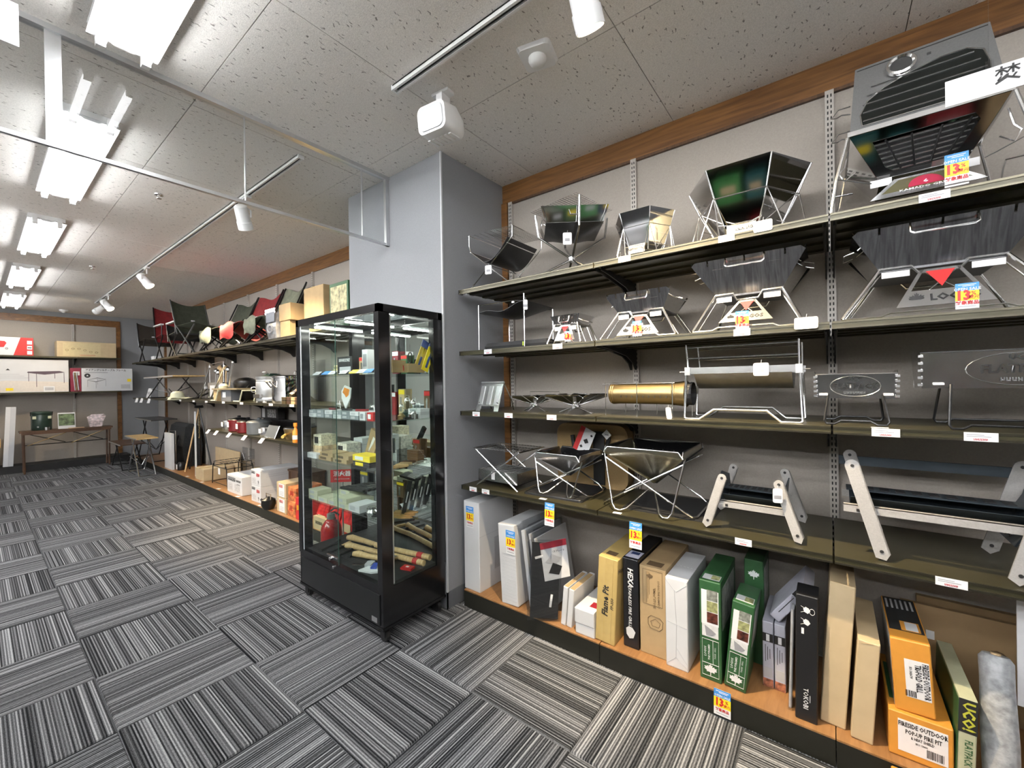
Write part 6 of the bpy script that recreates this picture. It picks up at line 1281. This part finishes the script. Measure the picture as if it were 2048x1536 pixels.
for x, w in ((-.13, .14), (.09, .16)): front(t, x, .075, w, .09, M('grey_text_print', (.55, .55, .56), .6, var=.5, sc=90), 'text_block')
front(t, .12, .12, .09, .012, GINK, 'text_line')
for k in range(2):
    t = fcarton(['lower white carton with red numerals of the white pair', 'upper white carton with red numerals of the white pair'][k], 2.75, .05, PB+.178*k, .245, .42, .176, WBOX, 'white cartons with red numerals', txts=(('9', .06, INK, .07, .045),), tape=False); bars(t, -.06, -.001, .145, .09, .03, 3, INK, 'dark_lettering'); bars(t, .06, -.001, .125, .08, .035, 4, RED, 'red_lettering')
    front(t, -.05, .055, .10, .07, M('grey_text_print', (.55, .55, .56), .6, var=.5, sc=90), 'text_block')
    bx('side_print', GREYPR, t, .122, .1232, .06, .36, .10, .105); bx('side_print', GREYPR, t, .122, .1232, .06, .30, .12, .124)
    t = fcarton(['lower tan carton with a white red-lettered label', 'upper tan carton with a white red-lettered label'][k], 2.11, .04, PB+.152*k, .20, .24, .15, KRAFT3, 'tan cartons with white labels', tape=False); front(t, .01, .075, .12, .13, WHITE, 'white_label'); bars(t, 0, -.0014, .115, .08, .03, 3, RED, 'red_lettering')
    for j in range(3): front(t, .01, .06-.015*j, .08, .004, GREYPR, 'text_line', -.001)
RG = M('red_gold_print', (.55, .18, .06), .45, var=.8, sc=18)
for k, (y, d, z, w, h) in enumerate(((1.90, .04, 0, .16, .15), (1.90, .05, .151, .17, .13), (1.72, .03, 0, .13, .21))):
    t = fcarton('red and gold printed charcoal carton, %s' % ('lower of the gold stack', 'upper of the gold stack', 'tall red one')[k], y, d, PB+z, w, .26, h, RG if k < 2 else RED, 'charcoal cartons', tape=False); bars(t, 0, -.001, h*.55, .08, .05, 2, YEL if k == 2 else RED, 'lettering')
t = FR('kettle', 'black kettle lying in front of the tan cartons', 'kettle', 2.36, .02, PB+.0); MB().lathe([(.0, .0), (.05, .005), (.07, .05), (.065, .10), (.03, .12), (.01, .13)], 18).build('body', BLACK, t, smooth=True); tb('handle', CHROME, t, [(-.05, 0, .10), (-.05, 0, .16), (.05, 0, .16), (.05, 0, .10)], .006); tb('spout', BLACK, t, [(-.06, -.01, .05), (-.11, -.03, .09)], .012)
t = FR('wooden_crate', 'dark wooden crate with stencilled letters at the back of the plinth', 'crate', 2.40, .30, PB)
bx('body', DWOOD, t, -.12, .30, 0, .19, 0, .33); bx('lid', DWOOD, t, -.13, .31, -.01, .2, .33, .35)
for x in (-.1, .09, .27): bx('batten', DWOOD, t, x-.012, x+.012, -.008, 0, .01, .33)
bars(t, .18, -.001, .19, .15, .05, 4, INK, 'stencil_lettering')
for k in range(3):
    t = FR('charcoal_bag', 'glossy red charcoal bag on the plinth behind the cabinet', 'bag', 1.32-.2*k, .06, PB, 0, 'red charcoal bags')
    MB().loft([[(x, y, 0) for x, y in ((-.08, 0), (.08, 0), (.08, .16), (-.08, .16))], [(x, y, .12) for x, y in ((-.09, -.02), (.09, -.02), (.09, .17), (-.09, .17))], [(x, y, .24) for x, y in ((-.08, .02), (.08, .02), (.08, .13), (-.08, .13))], [(x, y, .28) for x, y in ((-.085, .06), (.085, .06), (.085, .08), (-.085, .08))]]).build('bag', M('red_foil', (.48, .02, .02), .2, var=.5, sc=25), t); bx('label', KRAFT3, t, -.06, .06, -.022, -.019, .05, .12)
t = FR('long_brown_carton', 'kraft carton in front of the red charcoal bags', 'box', 1.28, .01, PB); bx('body', KRAFT3, t, -.13, .13, 0, .03, 0, .11); bars(t, -.03, -.001, .06, .12, .03, 5, INK, 'dark_lettering')
# ---- far corner: tripod, bag, white panel, tables
t = T('cooking_tripod', 'tall cooking tripod with a hanging chain on the far plinth', 'tripod', (1.72, 5.5, PB+.012)); ap = (.03, -.18, .96)
for f in ((-.14, -.12, .004), (-.03, .08, .004), (.18, .30, .004), (.12, -.42, .004)): tb('leg', HANDLE if f[0] < -.1 else FRAME, t, [ap, f], .010, 7)
MB().lathe([(.05, -.01), (.06, .0), (.05, .03)], 14, c=ap).build('head', BLACK, t)
for k in range(16): MB().tube([(ap[0]+.008*math.cos(a*PI/3)*(k % 2), ap[1]+.008*math.cos(a*PI/3)*((k+1) % 2), ap[2]-.05-.022*k+.014*math.sin(a*PI/3)) for a in range(6)], .0025, 4, True).build('chain_link', BRONZE, t)
tb('hook', BRONZE, t, [(ap[0], ap[1], ap[2]-.40), (ap[0], ap[1], ap[2]-.45), (ap[0], ap[1]+.02, ap[2]-.47), (ap[0], ap[1]+.03, ap[2]-.45)], .004)
t = T('steel_pole', 'perforated white steel pole standing beside the tripod', 'pole', (1.60, 4.95, PB)); bx('post', WHITE, t, -.008, .008, -.012, .012, 0, .93); sl = MB()
for k in range(42): sl.box(-.0086, .0086, -.004, .004, .03+.021*k, .04+.021*k)
sl.build('hole', INK, t, stuff=True)
t = FR('mesh_bag', 'large black mesh gear bag standing behind the tripod', 'bag', 6.34, .22, PB); MB().loft([[(x, y, 0) for x, y in ((-.40, 0), (.40, 0), (.40, .22), (-.40, .22))], [(x, y, .33) for x, y in ((-.42, -.03), (.43, -.03), (.42, .24), (-.42, .24))], [(x, y, .64) for x, y in ((-.4, .02), (.4, .02), (.4, .2), (-.4, .2))], [(x, y, .68) for x, y in ((-.37, .08), (.37, .08), (.37, .13), (-.37, .13))]]).build('bag', M('black_mesh', (.012, .013, .014), .8, var=.5, sc=40, bump=.4), t); tb('handle', MBLACK, t, [(-.2, -.03, .5), (-.15, -.06, .3), (.15, -.06, .3), (.2, -.03, .5)], .012)
t = T('heater', 'tall white flat panel heater standing at the far end of the plinth', 'heater', (1.53, 6.03, PB), -PI/2); bx('panel', WMET, t, -.19, .19, 0, .035, 0, .56); tb('wire_frame', CHROME, t, [(-.19, .06, .0), (-.19, .06, .58), (.17, .06, .60), (.17, .06, .0)], .006)
t = T('gas_canister', 'small dark canister with a white tag beside the white panel', 'canister', (1.62, 5.72, PB)); MB().lathe([(.05, 0), (.055, .01), (.055, .09), (.03, .12)], 14).build('can', BLACK, t, smooth=True); bx('tag', WHITE, t, -.06, -.056, -.03, .03, .02, .09)
fold_table('folding_table', 'small bamboo topped table on silver legs in front of the plinth', (1.18, 6.55, 0), 0, .80, .26, .60, BAMBOO, CHROME, 'tables in the far corner')
fold_table('folding_table', 'low brown topped table on crossed black legs in the far corner', (1.14, 7.52, 0), 0, .94, .32, .44, DWOOD, BLACK, 'tables in the far corner')
fold_table('folding_table', 'high dark topped table on crossed black legs in the far corner', (1.50, 7.45, PB), 0, 1.15, .36, .73, M('dark_table_top', (.05, .048, .045), .35), BLACK, 'tables in the far corner')
# ================================================================ BACK WALL
ZU, ZL = 1.955, 1.335
def BW(name, label, cat, x, y, z, rz=0., group=None): return T(name, label, cat, (x, y, z), rz, group)
def bbox(label, x0, x1, z, h, y=8.47, dep=.3, mat=WBOX, cat='box', name='flat_box', group=None):
    t = BW(name, label, cat, (x0+x1)/2, y, z+.0005, 0, group); w = x1-x0; bx('body', mat, t, -w/2, w/2, 0, dep, 0, h); return t, w
def quad(name, mat, t, pts, y=-.0012): return MB().plate([(x, y, z) for x, z in pts], .001).build(name, mat, t)
t, w = bbox('red and white carton on the upper back shelf', -.22, .30, ZU, .30, dep=.34)
quad('red_print', RED, t, [(.04, 0), (.26, 0), (.26, .3), (.12, .3)]); quad('red_cart_picture', RED, t, [(-.24, .12), (-.06, .13), (-.03, .2), (-.05, .23), (-.22, .24)])
for k in range(3): quad('white_square', WHITE, t, [(.19, .02+.085*k), (.245, .02+.085*k), (.245, .08+.085*k), (.19, .08+.085*k)], -.002)
MB().tube([(-.03+.014*math.cos(a*PI/4), -.0015, .11+.014*math.sin(a*PI/4)) for a in range(8)], .004, 4, True).build('wheel_print', GINK, t); quad('dark_text', INK, t, [(.195, .125), (.24, .125), (.24, .14), (.195, .14)], -.003)
t, w = bbox('long tan carton with line drawings on the upper back shelf', .57, 1.33, ZU, .275, dep=.34, mat=KRAFT3)
quad('pale_label', M('pale_tan_print', (.56, .46, .26), .6), t, [(-.31, .02), (.17, .02), (.17, .25), (-.31, .25)])
for k in range(6): MB().tube([(-.26+.075*k+.02*math.cos(a*PI/4), -.003, .12+.03*math.sin(k)+.014*math.sin(a*PI/4)) for a in range(8)], .002, 4, True).build('line_drawing', BRAPR, t)
quad('red_line', RED, t, [(-.1, .03), (.1, .03), (.1, .036), (-.1, .036)], -.002)
t, w = bbox('wide white carton with a drawn table on the lower back shelf', -.32, .705, ZL, .555, dep=.12)
def table_drawing(t, x, z, w, h, m):
    quad('drawn_top', m, t, [(x, z), (x+w*.45, z-.03), (x+w, z+.01), (x+w*.85, z+.035), (x+.01, z+.02)], -.002)
    for a, b in ((.04, -.18), (.24, -.30), (.97, -.22), (.72, -.12)): tb('drawn_leg', m, t, [(x+w*a, -.002, z), (x+w*a, -.002, z+b*h)], .003, 4)
table_drawing(t, .03, .33, .44, .8, M('plum_print', (.09, .06, .08), .5)); quad('mountain_mark', INK, t, [(-.20, .37), (-.15, .37), (-.175, .40)])
for k in range(3): quad('text_line', GREYPR, t, [(-.36, .30-.03*k), (-.05+.05*k, .30-.03*k), (-.05+.05*k, .307-.03*k), (-.36, .307-.03*k)])
quad('pale_panel', M('pale_peach_print', (.72, .66, .6), .6), t, [(-.51, .01), (.51, .01), (.51, .17), (-.2, .2), (-.51, .14)]); quad('yellow_sticker', YEL, t, [(-.2, .03), (-.12, .03), (-.12, .075), (-.2, .075)], -.002)
c = BW('price_stand', 'small clear price stand in front of the wide white carton', 'price stand', .47, 8.445, ZL); bx('card', WHITE, c, -.065, .065, 0, .003, .0, .10); bx('print', GREYPR, c, -.05, .05, -.001, 0, .03, .08)
t, w = bbox('maroon card with packed poles between the white cartons', .725, .86, ZL, .42, dep=.04, mat=M('maroon_print', (.22, .012, .04), .5), cat='pole pack', name='pole_pack')
for k in range(3): tb('pole', (ALU, BRONZE, ALU)[k], t, [(-.01+.022*k, -.01, .02), (-.03+.02*k, -.01, .34)], .009, 6)
bx('white_header', WBOX, t, -.03, .05, -.004, 0, .29, .36)
t, w = bbox('white carton with a drawn grill table frame on the lower back shelf', .865, 1.555, ZL, .42, dep=.10)
txt('アイアングリルテーブル フレーム', .045, INK, t, (-.02, -.0022, .385), bold=.02, sx=.8); quad('text_line', GINK, t, [(-.31, .335), (.0, .335), (.0, .345), (-.31, .345)])
MB().lathe([(.04, 0), (.04, .001)], 18, T=Matrix.Translation((-.27, -.001, .285)) @ Matrix.Rotation(PI/2, 4, 'X')).build('round_mark', INK, t); quad('white_mark', WHITE, t, [(-.285, .275), (-.255, .275), (-.27, .30)], -.003)
MB().tube([(x, -.002, z) for x, z in ((-.27, .205), (-.16, .17), (-.03, .215), (-.14, .245))], .004, 4, True).build('frame_drawing', INK, t)
for x, z in ((-.27, .2), (-.16, .17), (-.03, .21), (-.14, .24)): tb('frame_drawing', GREYPR, t, [(x, -.002, z), (x, -.002, z-.12)], .003, 4)
quad('yellow_sticker', YEL, t, [(.27, .17), (.325, .17), (.325, .225), (.27, .225)], -.002); quad('small_print', GREYPR, t, [(.18, .04), (.31, .04), (.31, .12), (.18, .12)], -.002)
# table with cooler
t = BW('display_table', 'dark brown folding table with crossed braces at the back wall', 'table', .66, 8.10, 0)
MB().prism([(-.55, 0), (.55, 0), (.55, .27), (-.55, .27)], 'z', .672, .70).build('table_top', DWOOD, t); bx('apron', DWOOD, t, -.53, .53, .0, .015, .64, .672)
for sx in (-1, 1):
    for y in (.02, .25): tb('leg', DWOOD, t, [(sx*.50, y, .004), (sx*.505, y, .66)], .014, 6)
tb('brace', BRONZE, t, [(-.47, .02, .46), (-.02, .02, .645)], .007); tb('brace', BRONZE, t, [(.03, .02, .455), (.45, .02, .645)], .007); tb('brace', FRAME, t, [(-.47, .24, .645), (-.02, .24, .46)], .007); tb('brace', FRAME, t, [(.03, .24, .645), (.45, .24, .46)], .007); tb('rail', FRAME, t, [(-.5, .13, .46), (.5, .13, .46)], .008)
t = BW('cooler_jug', 'dark green cooler jug with lid and tap on the brown table', 'cooler', .36, 8.24, .7005)
MB().lathe([(.115, 0), (.12, .01), (.12, .25), (.118, .255), (.122, .26), (.122, .295), (.10, .31), (.02, .315)], 24).build('jug', DGREEN, t, smooth=True)
for sx in (-1, 1): bx('latch', M('pale_latch', (.55, .56, .4), .4), t, sx*.085-.02, sx*.085+.02, -.10, -.085, .19, .235)
MB().lathe([(.03, 0), (.032, .05), (.02, .055)], 14, c=(.05, -.13, 0)).build('cup', BRUSH, t, smooth=True); MB().lathe([(.012, 0), (.012, .04)], 10, T=Matrix.Translation((-.05, -.115, .06)) @ Matrix.Rotation(PI/2, 4, 'X')).build('tap', ALU, t); tb('bail', BLACK, t, [(-.12, 0, .24), (-.125, -.03, .30), (.125, -.03, .30), (.12, 0, .24)], .006)
t = BW('photo_stand', 'small framed tree photograph standing on the brown table', 'picture', .65, 8.22, .7005); MB().plate([(-.105, 0, 0), (.105, 0, 0), (.105, .05, .27), (-.105, .05, .27)], .008).build('frame', WBOX, t); MB().plate([(-.095, .004, .05), (.095, .004, .05), (.095, .041, .25), (-.095, .041, .25)], .002).build('photo', M('tree_photo', (.12, .17, .08), .4, var=.9, sc=16), t); bx('prop', WBOX, t, -.02, .02, .04, .1, 0, .01)
t = BW('paper_bag', 'crumpled pink and white bag on the brown table', 'bag', 1.01, 8.2, .7005); MB().loft([[(x, y, 0) for x, y in ((-.08, -.02), (.07, -.02), (.07, .06), (-.08, .06))], [(x, y, .1) for x, y in ((-.1, -.04), (.09, -.03), (.1, .07), (-.1, .07))], [(x, y, .18) for x, y in ((-.12, .0), (.06, .0), (.13, .03), (-.1, .03))], [(x, y, .22) for x, y in ((-.05, .01), (.02, .01), (.1, .02), (-.06, .02))]]).build('bag', M('pink_white_print', (.66, .55, .55), .5, var=.45, sc=30), t)
t = BW('leather_strip', 'flat pale leather strip lying on the brown table', 'strap', .76, 8.14, .7005); bx('strip', M('pale_leather', (.5, .32, .2), .6), t, -.1, .09, -.03, .02, 0, .012)
t = BW('pole_carton', 'tall white boxed pole pack standing on the back plinth', 'carton', .0, 8.46, .116)
for k in range(2): bx('panel', WHITE if k == 0 else WBOX, t, -.055+.056*k, -.001+.056*k, 0, .05, 0, .98)
bx('seam', GREYPR, t, -.0012, .0012, -.001, .05, 0, .97); lean(t, .045)
t = BW('wooden_crate', 'yellow wooden crate at the end of the back wall plinth', 'crate', -.17, 8.45, .116); bx('body', BAMBOO, t, -.12, .10, 0, .3, .32, .46); bx('shelf_unit', MBLACK, t, -.12, .09, .0, .3, 0, .32)
# ================================================================ ADDED RACK OPPOSITE THE GRILL WALL (unseen, for steel reflections and side shade)
rk = T('added_goods_rack', 'dark double sided goods rack added unseen opposite the grill wall', 'rack', (-1.05, -1.6, 0), PI/2)
bx('back_panel', MBLACK, rk, -2.9, 2.9, .42, .45, 0, 1.95); bx('base', MBLACK, rk, -2.9, 2.9, 0, .45, 0, .12)
RZ = (.12, .55, .95, 1.35)
for z in RZ[1:]: bx('shelf_board', SHELF, rk, -2.9, 2.9, .04, .42, z-.02, z)
for x in (-2.9, -1.45, 0, 1.45, 2.88): bx('post', MBLACK, rk, x, x+.03, .38, .46, 0, 1.95)
random.seed(11)
RM = [KRAFT, GREEN, DRED, M('teal_card', (.03, .12, .12), .4), OLIVE, MBLACK, WBOX, M('navy_card', (.02, .03, .09), .4), BRAPR, M('leaf_green_bag', (.05, .22, .06), .35)]
for z in RZ:
    x = -2.8
    while x < 2.7:
        w_ = random.uniform(.14, .3); h_ = random.uniform(.14, .30 if z > .12 else .36); m = random.choice(RM)
        t = T('added_boxed_goods', 'boxed goods added on the unseen rack opposite the grill wall', 'box', (-1.05, -1.6, z+.001), PI/2, 'added goods on the opposite rack')  # filler boxes added for the steel to reflect
        bx('body', m, t, x, x+w_, .06, .34, 0, h_); bx('label', random.choice((WHITE, YEL, GREYPR, KRAFT3)), t, x+w_*.2, x+w_*.8, .058, .0605, h_*.4, h_*.7)
        x += w_+random.uniform(.01, .1)
